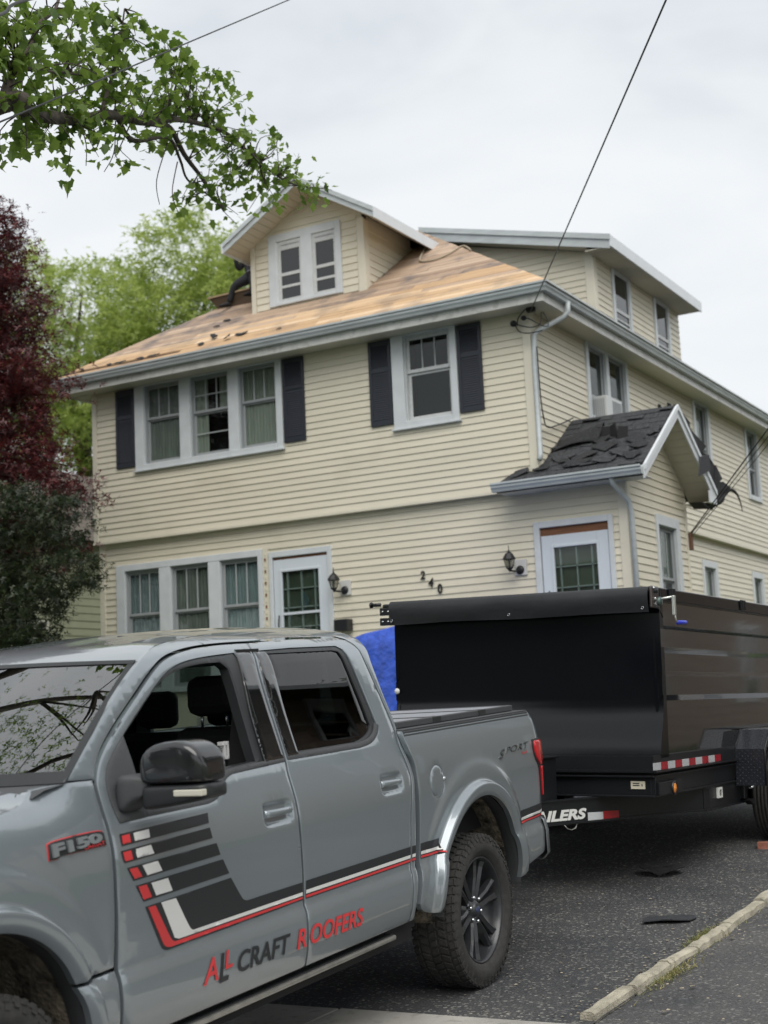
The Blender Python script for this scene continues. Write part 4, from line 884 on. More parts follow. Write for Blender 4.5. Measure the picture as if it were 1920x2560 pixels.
# hood
hz = pchip([-4.66, -4.58, -4.3, -3.85, -3.60, -3.52, -3.47, -3.44], [1.12, 1.235, 1.315, 1.362, 1.385, 1.405, 1.425, 1.434])
P2 = []
for i in range(24):
    x = -4.66 + 1.19 * i / 23; ze_ = hz(x); we = WFf(ze_) - .16 * max(0, (-4.25 - x) / .5) ** 2 - .006; row = []
    for j in range(25):
        s = -1 + 2 * j / 24; ff = 1 - abs(s) ** 2.2
        row.append((x - .10 * ff * (1 - sst(-4.66, -4.3, x)), we * s, ze_ + .045 * ff + .016 * sst(.75, .55, abs(s)) * sst(.25, .5, abs(s)) * sst(-3.5, -3.8, x)))
    P2.append(row)
MB().grid(P2, flip=True).build('hood', M_paint, truck)
b = MB()
for sd in (-1, 1):
    b.tube([(-3.475, sd * .825, 1.425), (-3.53, sd * .87, 1.398), (-3.60, sd * .893, 1.38), (-3.85, sd * .918, 1.358), (-4.3, sd * .935, 1.31)], .004, 5)
b.build('hood_seam', M_gap, truck)
# front end (mostly outside the picture)
b = MB(); b.box((-4.72, -.62, .78), (-4.60, .62, 1.18)); b.build('grille', M_gloss, truck, bevel=.03)
for i in range(4): MB().box((-4.745, -.60, .83 + i * .09), (-4.71, .60, .86 + i * .09)).build('grille_bar', M_chr, truck, bevel=.005)
for sd in (-1, 1):
    MB().box((-4.70, sd * .64 if sd > 0 else -.90, .86), (-4.50, .90 if sd > 0 else -.64, 1.20)).build('headlight', mat('lamp_clear', (.5, .52, .55), .05, coat=1), truck, bevel=.03)
MB().box((-4.86, -.97, .48), (-4.58, .97, .76)).build('front_bumper', M_chr, truck, bevel=.05)
# lower edge, running boards, chassis
MB().box((-3.28, -.91, .40), (-.72, .91, .52)).build('sill', M_gap, truck)
M_step = mat('step_metal', (.42, .41, .38), .35, metal=.8, var=.2, vs=10)
for sd in (-1, 1):
    y0, y1 = sorted((sd * .86, sd * .965)); MB().box((-3.30, y0, .448), (-.985, y1, .472)).build('running_board', M_step, truck, bevel=.008)
    y0, y1 = sorted((sd * .875, sd * .955)); MB().box((-3.28, y0, .472), (-1.0, y1, .478)).build('step_pad', M_blk, truck)
    MB().box((-4.5, sd * .45 - .05, .42), (1.05, sd * .45 + .05, .56)).build('chassis_rail', M_gap, truck)
MB().tube([(0, -.8, .42), (0, .8, .42)], .05, 10).build('axle', M_gap, truck)
MB().tube([(-3.84, -.8, .42), (-3.84, .8, .42)], .05, 10).build('axle', M_gap, truck)
MB().box((-.5, -.5, .42), (-.2, .5, .70)).build('fuel_tank', M_gap, truck)
def liner(c):
    for sd in (-1, 1):
        b = MB(); n = 24; rows_ = []
        for k in range(n + 1):
            t = -.12 + (math.pi + .24) * k / n
            rows_.append([(c[0] + .545 * math.cos(t), sd * y, c[1] + .545 * math.sin(t) - (0 if 0 <= t <= math.pi else 0)) for y in (.93, .80, .66, .58)])
        b.grid(rows_); b.add([(c[0] + .55 * math.cos(t), sd * .585, c[1] + .55 * math.sin(t)) for t in np.linspace(-.12, math.pi + .12, 20)], [tuple(range(20))])
        b.build('wheel_liner', M_mud, truck)
        b = MB(); b.grid([[(c[0] + r_ * math.cos(t), sd * (w_ + .0), c[1] + r_ * math.sin(t)) for r_, w_ in ((.533, .99), (.533, .93), (.548, .90))] for t in np.linspace(-.06, math.pi + .06, 30)]); b.build('flare_lip', M_plas, truck)
liner(AR); liner(AF)
# bed: rail caps, tonneau cover, tailgate, bumper
for sd in (-1, 1):
    b = MB()
    for (z0, z1, wo) in ((1.414, 1.424, .956), (1.424, 1.431, .949), (1.431, 1.441, .955), (1.441, 1.450, .948)):
        y0, y1 = sorted((sd * .80, sd * wo)); b.box((-.745, y0, z0), (.955 - (z1 - 1.414) * .4, y1, z1))
    b.build('bed_rail_cap', M_plas, truck, bevel=.002)
M_ton = mat('tonneau_vinyl', (.26, .27, .30), .55, var=.05, vs=8, bump=.1, bs=500)
for a, c_ in ((-.715, -.205), (-.195, .405), (.415, .90)):
    tp = MB().box((a + .01, -.845, 1.462), (c_ - .01, .845, 1.482)).build('tonneau_panel', M_ton, truck, bevel=.006)
    b = MB()
    for sd in (-1, 1):
        y0, y1 = sorted((sd * .845, sd * .885)); b.box((a + .02, y0, 1.452), (c_ - .02, y1, 1.485))
    b.box((a, -.86, 1.455), (a + .02, .86, 1.486)); b.box((c_ - .02, -.86, 1.455), (c_, .86, 1.486)); b.build('tonneau_frame', M_plas, tp, bevel=.004)
    if c_ < .8: MB().box((c_ - .045, -.89, 1.450), (c_ + .055, -.84, 1.487)).build('tonneau_hinge', M_blk, tp, bevel=.004)
MB().box((-.72, -.80, .80), (1.08, .80, 1.452)).build('bed_tub', M_gap, truck)
MB().box((1.06, -.80, .80), (1.115, .80, 1.44)).build('tailgate', M_paint, truck, bevel=.02)
for sd in (-1,):
    pass
bp = []
for x, wv in ((1.10, .955), (1.15, .955), (1.205, .93), (1.235, .86)):
    bp.append((x, wv))
b = MB(); rows_ = []
for z, g in ((.525, .03), (.56, .0), (.70, 0.0), (.765, .012), (.785, .03)):
    rows_.append([(x - g * .6, -wv + g, z) for x, wv in bp] + [(1.26 - g * .6, y, z) for y in (-.6, 0, .6)] + [(x - g * .6, wv - g, z) for x, wv in bp[::-1]])
b.grid(rows_); n = len(rows_[0]); b.f.append(tuple(range(4 * n, 5 * n))[::-1]); b.sm.append(False); b.f.append(tuple(range(n))); b.sm.append(False)
b.build('rear_bumper', M_paint, truck)
MB().box((1.115, -.94, .60), (1.14, -.80, .79)).build('bumper_pad', M_blk, truck, bevel=.01)
MB().box((1.05, -.05, .42), (1.45, .05, .49)).build('hitch', M_gap, truck)
# tail lights
TL = [(.912, 1.262), (1.062, 1.266), (1.098, 1.250), (1.118, 1.16), (1.116, 1.11), (.978, 1.112), (.918, 1.168), (.902, 1.235)]
TL2 = [(.982, 1.104), (1.116, 1.102), (1.122, .93), (1.108, .918), (1.032, .922), (1.018, .95)]
for T_ in ([(.898, 1.272), (1.075, 1.276), (1.112, 1.256), (1.128, 1.16), (1.130, .925), (1.112, .908), (1.022, .912), (1.008, .95), (.968, 1.108), (.908, 1.162), (.890, 1.238)],):
    tlh = panel('tail_light', T_, w_bed, M_blk, off=.006, skirt=.02, step=.03)
for k, sd in enumerate((-1, 1)):
    panel('lens', TL, w_bed, M_lred, side=(sd,), off=.018, skirt=.014, step=.02, parent=tlh[k], rnd_=.005)
    panel('lens', TL2, w_bed, M_lred, side=(sd,), off=.018, skirt=.014, step=.02, parent=tlh[k], rnd_=.005)
    panel('lens_insert', [(.985, 1.250), (1.055, 1.254), (1.085, 1.235), (1.103, 1.16), (1.100, 1.125), (1.02, 1.160), (.985, 1.20)], w_bed, mat('lamp_orange', (.62, .10, .06), .2, coat=1, bump=.6, bs=90, stretch=(.1, .1, 4)), side=(sd,), off=.020, skirt=0.004, step=.02, parent=tlh[k], rnd_=.0)
# fuel door, handles
fd_ = panel('fuel_door', [(-.463 + .080 * math.cos(t), 1.16 + .082 * math.sin(t)) for t in np.linspace(0, 6.2, 36)], w_bed, M_paint, side=(-1,), off=.0035, skirt=.006, step=.03)
MB().lathe([(0, .012), (.010, .010), (.014, 0)], 12, Matrix.Translation((-.385, -.99, 1.165)) @ Matrix.Rotation(R(90), 4, 'X')).build('fuel_door_notch', M_chr, fd_[0])
for H, dr in ((HF, fdo), (HR, rdo)):
    for k, sd in enumerate((-1, 1)):
        b = MB(); y0 = w_cab(H[0], H[1] + .09); rows_ = []
        for t in np.linspace(0, 1, 9):
            x = H[0] - .10 + .225 * t; o = y0 + .012 * math.sin(math.pi * min(1, t * 1.05)) + .004; h = .019 - .003 * t
            rows_.append([(x, sd * (o - .012), H[1] + .003 - h), (x, sd * (o + .010), H[1] + .003 - h * .8), (x, sd * (o + .014), H[1] + .003), (x, sd * (o + .010), H[1] + .003 + h * .8), (x, sd * (o - .012), H[1] + .003 + h), (x, sd * (o - .012), H[1] + .003 - h)])
        b.grid(rows_, flip=sd > 0); b.f.append((0, 1, 2, 3, 4)); b.sm.append(False); b.f.append(tuple(8 * 6 + q for q in (4, 3, 2, 1, 0))); b.sm.append(False)
        b.build('door_handle', M_paint, dr[k])
MB().lathe([(0, .003), (.008, .003), (.009, 0)], 12, Matrix.Translation((HF[0] + .085, -(w_cab(HF[0], HF[1] + .09) + .018), HF[1] + .004)) @ Matrix.Rotation(R(90), 4, 'X')).build('keyhole', M_blk, fdo[0])
# mirrors
for sd in (-1, 1):
    sail = panel('mirror_mount', [(-3.092, 1.280), (-3.110, 1.35), (-3.097, 1.45), (-3.037, 1.510), (-2.925, 1.588), (-2.915, 1.50), (-2.915, 1.43), (-2.930, 1.283)], w_cab, M_plas, side=(sd,), off=.006, skirt=.03, step=.03)[0]
    def ringy(y, x0, x1, z0, z1, c=.03):
        o = []; ex = .36
        for k in range(24):
            t = 2 * math.pi * (k + .5) / 24 + math.pi; ca, sa = math.cos(t), math.sin(t)
            o.append(((x0 + x1) / 2 + (x1 - x0) / 2 * math.copysign(abs(ca) ** ex, ca), sd * y, (z0 + z1) / 2 + (z1 - z0) / 2 * math.copysign(abs(sa) ** ex, sa)))
        return o
    loft([ringy(.93, -3.09, -2.95, 1.30, 1.452), ringy(.985, -3.085, -2.95, 1.315, 1.45), ringy(1.0, -3.075, -2.96, 1.355, 1.448, .02), ringy(1.07, -3.05, -2.95, 1.365, 1.442, .02)], 'mirror_arm', M_plas, sail, sd > 0, 1)
    loft([ringy(*q) for q in ((1.035, -3.04, -2.93, 1.335, 1.40, .02), (1.045, -3.055, -2.90, 1.318, 1.408, .02), (1.06, -3.06, -2.895, 1.316, 1.409, .02), (1.20, -3.065, -2.885, 1.335, 1.410, .02), (1.30, -3.05, -2.885, 1.352, 1.410, .02), (1.318, -3.03, -2.89, 1.358, 1.408, .02))], 'mirror_base', M_blk, sail, sd > 0, 1)
    loft([ringy(*q) for q in ((1.030, -3.03, -2.92, 1.43, 1.475, .015), (1.036, -3.05, -2.90, 1.415, 1.500, .02), (1.050, -3.058, -2.89, 1.411, 1.530, .03), (1.090, -3.064, -2.885, 1.410, 1.563, .035), (1.20, -3.066, -2.880, 1.410, 1.572, .035), (1.265, -3.060, -2.880, 1.411, 1.556, .04), (1.300, -3.045, -2.885, 1.412, 1.515, .04), (1.312, -3.02, -2.89, 1.418, 1.47, .02))], 'mirror_cap', mat('mirror_black', (.016, .017, .019), .18, coat=.7, coatr=.06, var=.4, vs=8), sail, sd > 0, 1)
    y0, y1 = sorted((sd * 1.19, sd * 1.313)); MB().box((-3.063, y0, 1.368), (-3.025, y1, 1.392)).build('turn_signal', mat('signal_clear', (.62, .60, .50), .15, coat=1), sail, bevel=.004)
    y0, y1 = sorted((sd * 1.06, sd * 1.29)); MB().box((-2.884, y0, 1.43), (-2.880, y1, 1.53)).build('mirror_glass', M_chr, sail)
# interior
MB().box((-3.25, -.86, .50), (-.76, .86, .58)).build('cab_floor', M_cab, truck)
for sd in (-1, 1):
    y0, y1 = sorted((sd * .80, sd * .88)); MB().box((-3.1, y0, .55), (-.8, y1, 1.29)).build('door_trim', M_cab, truck)
    y0, y1 = sorted((sd * .78, sd * .86)); MB().box((-2.36, y0, 1.2), (-.8, y1, 1.375)).build('door_trim', M_cab, truck)
    y0, y1 = sorted((sd * .70, sd * .83)); MB().hexa([(-2.0, y0, 1.3), (-1.78, y0, 1.3), (-1.78, y1, 1.3), (-2.0, y1, 1.3), (-1.93, sd * .66, 1.9), (-1.75, sd * .66, 1.9), (-1.75, sd * .75, 1.9), (-1.93, sd * .75, 1.9)]).build('inner_pillar', M_cab, truck)
    MB().hexa([(-.98, sd * .72, 1.3), (-.76, sd * .72, 1.3), (-.76, sd * .90, 1.3), (-.98, sd * .90, 1.3), (-1.0, sd * .66, 1.9), (-.80, sd * .66, 1.9), (-.80, sd * .72, 1.9), (-1.0, sd * .72, 1.9)]).build('inner_pillar', M_cab, truck)
MB().grid([[(x, s * (WPf(rz(x)) - .06), rz(x) - .055 + .02 * (1 - abs(s))) for s in (-1, -.5, 0, .5, 1)] for x in np.linspace(-2.6, -.75, 8)]).build('headliner', mat('headliner', (.10, .10, .10), .9), truck)
MB().box((-.80, -.86, .55), (-.74, .86, 1.46)).build('cab_rear_wall', M_paint, truck)
b = MB(); b.box((-.80, -.66, 1.84), (-.77, .66, 1.93))
for sd in (-1, 1): b.hexa([(-.80, sd * .60, 1.42), (-.77, sd * .60, 1.42), (-.77, sd * .87, 1.42), (-.80, sd * .87, 1.42), (-.80, sd * .60, 1.93), (-.77, sd * .60, 1.93), (-.77, sd * .67, 1.93), (-.80, sd * .67, 1.93)])
b.build('rear_window_frame', M_paint, truck)
MB().box((-.79, -.62, 1.44), (-.785, .62, 1.86)).build('rear_window', glassy('back_glass', (.45, .5, .48), .04), truck)
MB().hexa([(-3.45, -.85, 1.0), (-2.85, -.85, 1.0), (-2.85, .85, 1.0), (-3.45, .85, 1.0), (-3.42, -.85, 1.40), (-2.95, -.82, 1.36), (-2.95, .82, 1.36), (-3.42, .85, 1.40)]).build('dashboard', mat('dash', (.03, .032, .033), .7), truck)
MB().box((-2.9, -.14, .6), (-1.9, .14, 1.0)).build('console', M_cab, truck)
sm_ = Matrix.Translation((-2.72, -.40, 1.22)) @ Matrix.Rotation(R(-65), 4, 'Y')
wh = MB(); wh.tube([sm_ @ Vector((.18 * math.cos(t), .18 * math.sin(t), 0)) for t in np.linspace(0, 6.283, 25)], .015, 8, caps=False); wh.tube([sm_ @ Vector((-.18, 0, 0)), sm_ @ Vector((.18, 0, 0))], .018, 6); wh.build('steering_wheel', M_cab, truck)
def rbox(a, b_, name, m, bev=.05, par=None):
    return MB().box(a, b_).build(name, m, par or truck, bevel=bev)
M_seat = mat('seat_black', (.018, .018, .02), .7)
for y in (-.42, .42):
    s_ = rbox((-2.25, y - .26, .72), (-1.70, y + .26, .95), 'front_seat', M_seat)
    MB().hexa([(-1.78, y - .25, .90), (-1.62, y - .25, .90), (-1.62, y + .25, .90), (-1.78, y + .25, .90), (-1.70, y - .20, 1.55), (-1.60, y - .20, 1.55), (-1.60, y + .20, 1.55), (-1.70, y + .20, 1.55)]).build('seat_back', M_seat, s_, bevel=.04)
    rbox((-1.71, y - .135, 1.60), (-1.60, y + .135, 1.79), 'headrest', M_seat, .05, s_)
    for q in (-.07, .07): MB().tube([(-1.655, y + q, 1.52), (-1.655, y + q, 1.64)], .007, 8).build('headrest_post', M_chr, s_)
s_ = rbox((-1.35, -.70, .75), (-.90, .70, .98), 'rear_seat', M_seat)
rbox((-.98, -.70, .95), (-.84, .70, 1.50), 'seat_back', M_seat, .04, s_)
for y in (-.45, 0, .45): rbox((-.97, y - .12, 1.52), (-.87, y + .12, 1.72), 'headrest', M_seat, .045, s_)
MB().grid([[(-1.83, -.77, 1.0), (-1.80, -.77, 1.0)], [(-1.83, -.74, 1.35), (-1.80, -.74, 1.35)], [(-1.83, -.70, 1.75), (-1.80, -.70, 1.75)]]).build('seat_belt', mat('belt_red', (.35, .02, .03), .7), truck)
b = MB(); 
for a, c_ in (((-2.145, -.80, 1.43), (-2.135, -.775, 1.50)), ((-2.12, -.80, 1.43), (-2.11, -.775, 1.50)), ((-2.145, -.80, 1.43), (-2.11, -.775, 1.44)), ((-2.16, -.80, 1.49), (-2.11, -.775, 1.505))): b.box(a, c_)
b.build('belt_buckle', mat('bright', (.6, .6, .6), .3), truck)

# ---- wheels
def lugtyre(c, sd, steer=0, big=True):
    Mw = Matrix.Translation((c[0], sd * .87, c[1])) @ Matrix.Rotation(steer, 4, 'Z') @ Matrix.Rotation(R(-90) * sd, 4, 'X')
    # local: z axis points outwards
    we = empty('wheel', None); we.parent = truck; we.matrix_parent_inverse = Matrix.Identity(4)
    Rt = .412; hw = .135
    prof = [(.275, -.11), (.31, -.125), (.35, -.135), (.385, -.128), (.400, -.115), (.404, -.06), (.404, .06), (.400, .115), (.385, .128), (.35, .137), (.325, .136), (.318, .133), (.30, .122), (.287, .112), (.280, .098)]
    MB().lathe(prof, 72, Mw).build('tyre', M_rub, we)
    tr = MB(); nl = 54
    for k in range(nl):
        t0 = 2 * math.pi * k / nl
        for row, (za, zb, dt, h) in enumerate(((-.132, -.088, 0, .412), (-.078, -.032, .5, .413), (-.022, .022, .1, .4135), (.032, .078, .6, .413), (.088, .132, .25, .412))):
            a0 = t0 + 2 * math.pi / nl * dt; wd = 2 * math.pi / nl * (.70 if row in (0, 4) else .74); sk = .035 * (1 if row % 2 else -1) * (.5 if row in (0, 4) else 1)
            q = []
            for rr_ in (.398, h):
                sh = 0 if rr_ < .4 else .003
                for (ang, zz_) in ((a0 + sh / .4, za + sh), (a0 + wd - sh / .4, za + sh), (a0 + wd + sk - sh / .4, zb - sh), (a0 + sk + sh / .4, zb - sh)):
                    r2 = rr_ - (.010 if abs(zz_) > .12 else 0); q.append(Mw @ Vector((r2 * math.cos(ang), r2 * math.sin(ang), zz_)))
            tr.hexa([q[i] for i in (0, 1, 2, 3, 4, 5, 6, 7)])
        if k % 1 == 0:   # shoulder lugs down the sidewall
            a0 = t0 + .01; a1 = t0 + 2 * math.pi / nl * .62; r0 = .362 if k % 2 else .375
            q = [Mw @ Vector((r_ * math.cos(a), r_ * math.sin(a), z_)) for (r_, z_) in ((.402, .112), (r0, .128)) for a in (a0, a1)]
            q2 = [Mw @ Vector((r_ * math.cos(a), r_ * math.sin(a), z_)) for (r_, z_) in ((.409, .122), (r0, .1375)) for a in (a0, a1)]
            tr.hexa([q[0], q[1], q[3], q[2], q2[0], q2[1], q2[3], q2[2]])
    tr.build('tread', M_rub, we, kind='stuff')
    rim = MB().lathe([(.10, .0), (.20, -.02), (.255, -.08), (.268, .06), (.272, .088), (.284, .100), (.286, .108), (.280, .114), (.274, .108), (.266, .092), (.262, .06), (.235, -.05), (.10, -.05)], 64, Mw).build('rim', M_rim, we)
    for k in range(6):
        for s in (-1, 1):
            tc = 2 * math.pi * k / 6 + .26; b = MB(); secs = []
            for r_, da, hw_, zt, zb in ((.045, .30, .014, .070, .03), (.10, .20, .016, .078, .03), (.17, .145, .0155, .084, .035), (.235, .155, .019, .088, .045), (.268, .165, .024, .094, .06)):
                a = tc + s * da; ct, st_ = math.cos(a), math.sin(a); px_, py_ = -st_, ct; secs.append([(r_ * ct + px_ * o, r_ * st_ + py_ * o, z) for o, z in ((-hw_ * 1.1, zb), (-hw_, zt - .012), (s * hw_ * .35, zt), (hw_, zt - .012), (hw_ * 1.1, zb), (-hw_ * 1.1, zb))])
            b.grid([[Mw @ Vector(p) for p in sec] for sec in secs], smooth=False); b.build('spoke', M_rim, we)
    hubm = MB().lathe([(0, .092), (.032, .090), (.040, .082), (.046, .07), (.075, .06), (.09, .03)], 24, Mw).build('hub', M_rim, we)
    b = MB().lathe([(0, .0945), (.024, .0935), (.028, .091)], 20, Mw @ Matrix.Diagonal((1.0, .62, 1, 1))); b.build('hub_badge', mat('badge_blue', (.035, .05, .12), .3, coat=.5), hubm)
    for k in range(6):
        a = 2 * math.pi * k / 6 + .26 + math.pi / 6; MB().lathe([(0, .086), (.007, .085), (.0105, .078), (.0105, .05)], 10, Mw @ Matrix.Translation((.068 * math.cos(a), .068 * math.sin(a), 0))).build('lug_nut', M_chr, we)
    MB().lathe([(.0, -.03), (.16, -.03), (.16, -.05), (0, -.05)], 32, Mw).build('brake_disc', mat('disc', (.12, .12, .12), .4, metal=.8), we)
    return we
lugtyre((0, .415), -1); lugtyre((0, .415), 1); lugtyre((-3.84, .425), -1, R(0)); lugtyre((-3.84, .425), 1)
# ---- decals (vinyl on the door skin) and lettering
wd_ = lambda x, z: (w_cab(x, z) if x < -.76 else w_bed(x, z))
def decal(poly, m, off, parent, name='stripe_decal', step=.03):
    return panel(name, poly, wd_, m, side=(-1,), off=off, skirt=0, step=step, parent=parent, rnd_=0, extra=crz(min(p[0] for p in poly), max(p[0] for p in poly)))
D0, D1, D2 = .0022, .0032, .0042
fd0, rd0, bd0 = fdo[0], rdo[0], bso[0]
bars = [[(-3.112, 1.243), (-2.547, 1.251), (-2.556, 1.212), (-3.112, 1.200)], [(-3.120, 1.184), (-2.554, 1.194), (-2.545, 1.152), (-3.107, 1.139), (-3.117, 1.160)],
        [(-3.095, 1.120), (-2.521, 1.129), (-2.497, 1.080), (-3.058, 1.068)], [(-3.045, 1.048), (-2.479, 1.059), (-2.434, .997), (-2.997, .983)],
        [(-2.987, .962), (-2.422, .977), (-2.345, .888), (-2.325, .872), (-2.30, .866), (-1.858, .866), (-1.855, .789), (-2.846, .778), (-2.870, .784), (-2.888, .800)]]
for q in bars: decal(q, M_dblk, D0, fd0)
reds = [[(-3.103, 1.236), (-3.056, 1.237), (-3.059, 1.207), (-3.106, 1.206)], [(-3.112, 1.178), (-3.064, 1.179), (-3.058, 1.146), (-3.104, 1.145)], [(-3.084, 1.114), (-3.037, 1.114), (-3.008, 1.076), (-3.053, 1.074)], [(-3.032, 1.043), (-2.982, 1.043), (-2.950, .993), (-3.000, .990)],
        [(-2.972, .958), (-2.928, .958), (-2.826, .812), (-2.80, .801), (-1.858, .804), (-1.856, .795), (-2.825, .786), (-2.852, .790), (-2.876, .806)]]
whts = [[(-3.033, 1.237), (-2.939, 1.239), (-2.943, 1.209), (-3.034, 1.208)], [(-3.035, 1.179), (-2.944, 1.182), (-2.930, 1.148), (-3.032, 1.147), (-3.038, 1.162)], [(-3.006, 1.116), (-2.911, 1.118), (-2.885, 1.078), (-2.978, 1.076)], [(-2.954, 1.044), (-2.850, 1.045), (-2.821, .994), (-2.924, .993)],
        [(-2.893, .962), (-2.799, .962), (-2.706, .832), (-2.682, .821), (-1.858, .824), (-1.857, .809), (-2.775, .806), (-2.803, .815)]]
for q in reds: decal(q, M_red, D1, fd0)
for q in whts: decal(q, M_wht, D1, fd0)
for x0, x1, par in ((-1.828, -.800, rd0), (-.780, -.742, cso[0]), (-.680, -.487, bd0), (.655, 1.118, bd0)):
    sl = .0 if x0 < .5 else .012
    for z0, z1, m_, of in ((.790, .868, M_dblk, D0), (.812, .828, M_wht, D1), (.795, .806, M_red, D1)):
        decal([(x0, z0), (x0, z1), (x1, z1 + sl), (x1, z0 + sl)], m_, of, par)
def lettering(s, x0, z0, x1, z1, h0, h1, m, off, parent, name='lettering', bold=.02, shear=.2, wf=wd_):
    vv, ff = text_mesh(s, 1, shear, bold)
    b = MB(); P3 = []
    for a, c, _ in vv:
        x = x0 + (x1 - x0) * a; z = z0 + (z1 - z0) * a + (h0 + (h1 - h0) * a) * c; P3.append((x, -(wf(x, z) + off), z))
    b.add(P3, ff); return b.build(name, m, parent)
lettering('A', -2.648, .600, -2.545, .604, .095, .095, M_red, .004, fd0, bold=.018)
lettering('L', -2.538, .586, -2.472, .588, .112, .112, M_dblk, .004, fd0, bold=.018)
lettering('L', -2.500, .632, -2.445, .634, .070, .070, M_red, .005, fd0, bold=.018)
lettering('CRAFT', -2.405, .597, -2.000, .596, .084, .082, M_dblk, .004, fd0, bold=.018)
lettering('R', -1.945, .594, -1.866, .594, .083, .083, M_red, .004, fd0, bold=.018)
lettering('OOFERS', -1.834, .594, -1.345, .588, .083, .080, M_red, .004, rd0, bold=.018)
# badges
def raised(s, x0, z0, x1, z1, h0, h1, m, off, parent, bold, wf, ex=.006, shear=.0, name='badge_lettering'):
    vv, ff = text_mesh(s, 1, shear, bold, .5)
    b = MB(); P3 = []
    for a, c, d in vv:
        x = x0 + (x1 - x0) * a; z = z0 + (z1 - z0) * a + (h0 + (h1 - h0) * a) * c; P3.append((x, -(wf(x, z) + off + ex * (d + .5)), z))
    b.add(P3, [f[::-1] for f in ff]); return b.build(name, m, parent)
panel('badge_plate', [(-3.505, 1.205), (-3.503, 1.262), (-3.47, 1.270), (-3.215, 1.274), (-3.195, 1.262), (-3.195, 1.216), (-3.32, 1.214), (-3.45, 1.213), (-3.46, 1.205)], w_fen, M_red, side=(-1,), off=.004, skirt=.004, step=.03, parent=feo[0])
panel('badge_plate', [(-3.502, 1.207), (-3.500, 1.260), (-3.47, 1.2675), (-3.216, 1.2715), (-3.198, 1.260), (-3.198, 1.218), (-3.32, 1.216), (-3.447, 1.2145), (-3.457, 1.207)], w_fen, M_blk, side=(-1,), off=.008, skirt=.004, step=.03, parent=feo[0])
raised('F150', -3.490, 1.214, -3.222, 1.2345, .045, .030, mat('badge_grey', (.22, .24, .25), .35, metal=.3), .008, feo[0], .05, w_fen, .008)
raised('LARIAT', -3.322, 1.219, -3.210, 1.222, .012, .012, M_red, .009, feo[0], .0, w_fen, .002)
raised('S', .37, 1.198, .46, 1.200, .052, .052, mat('badge_steel', (.10, .11, .11), .35, metal=.5), .001, bso[0], .02, w_bed, .004, .5)
raised('PORT', .475, 1.222, .835, 1.228, .036, .038, MATS['badge_steel'], .001, bso[0], .0, w_bed, .004, .3)
lettering('4x4', .715, 1.196, .80, 1.198, .017, .017, M_red, .003, bso[0], bold=.0, wf=w_bed)
# ================================================================= dump trailer
TMt = Matrix(((0.020274, -0.999388, 0.028502, -3.433974), (0.999791, 0.020345, 0.002218, 9.766482), (-0.002796, 0.028451, 0.999591, 0.844652), (0, 0, 0, 1)))
# orthonormalised: columns are the trailer's rearward, inward and up axes
_c = [Vector((TMt[0][i], TMt[1][i], TMt[2][i])) for i in range(3)]
_c[0].normalize(); _c[2] = (_c[2] - _c[0] * _c[0].dot(_c[2])).normalized(); _c[1] = _c[2].cross(_c[0])
TMt = Matrix(((_c[0].x, _c[1].x, _c[2].x, TMt[0][3]), (_c[0].y, _c[1].y, _c[2].y, TMt[1][3]), (_c[0].z, _c[1].z, _c[2].z, TMt[2][3]), (0, 0, 0, 1)))
trailer = empty('dump_trailer', TMt @ Matrix.Translation((2.9, 1.05, -.52)), 'black steel dump trailer with rolled tarp, hitched behind the pickup', 'trailer')
LT = Matrix.Translation((-2.9, -1.05, .52))
M_tb = mat('trailer_black', (.0045, .0052, .0068), .13, spec=.42)
M_tf = mat('frame_black', (.010, .011, .013), .34, spec=.45, bump=.05, bs=60)
M_tarp = mat('tarp_black', (.012, .013, .016), .55, bump=.25, bs=9)
M_ref = mat('reflector_red', (.35, .01, .02), .25, coat=.6); M_refw = mat('reflector_white', (.55, .56, .58), .25, coat=.6, bump=.2, bs=200)
class TB(MB):
    def build(s, name, m, parent=None, bevel=0, **k):
        par = parent or trailer
        if par is trailer: s.v = [tuple(LT @ Vector(v)) for v in s.v]
        else: s.v = [tuple(LT @ Vector(v)) for v in s.v]
        return MB.build(s, name, m, par, bevel, **k)
W_ = 2.23; L_ = 4.55; X0 = .25
# ribbed side profile (outward y offset negative = towards the camera side)
prof = [(1.395, .030), (1.215, .030), (1.185, .0), (1.055, .0), (1.012, .032), (.880, .032), (.848, .0), (.708, .0), (.668, .032), (.285, .032)]
def side_face(y0, s, name):
    names = []
    for (za, oa), (zb, ob) in zip(prof[:-1], prof[1:]):
        b = TB(); ya, yb = y0 + s * oa, y0 + s * ob
        rows_ = []
        for i in range(9):
            x = X0 + (L_ - X0) * i / 8; wv = .0005 * math.sin(i * 2.1 + za * 9)
            rows_.append([(x, ya + wv, za), (x, (ya + yb) / 2 + wv * 1.6, (za + zb) / 2), (x, yb + wv, zb)])
        b.grid(rows_, smooth=False, flip=s > 0); b.build('side_panel', mat('side_black', (.0045, .0052, .0068), .10, spec=.9, coat=1.0, coatr=.05), trailer)
side_face(0, 1, 'r'); side_face(W_, -1, 'l')
TB().box((X0, .04, .28), (X0 + .03, .06, 1.3)).build('corner_filler', M_tb, trailer)
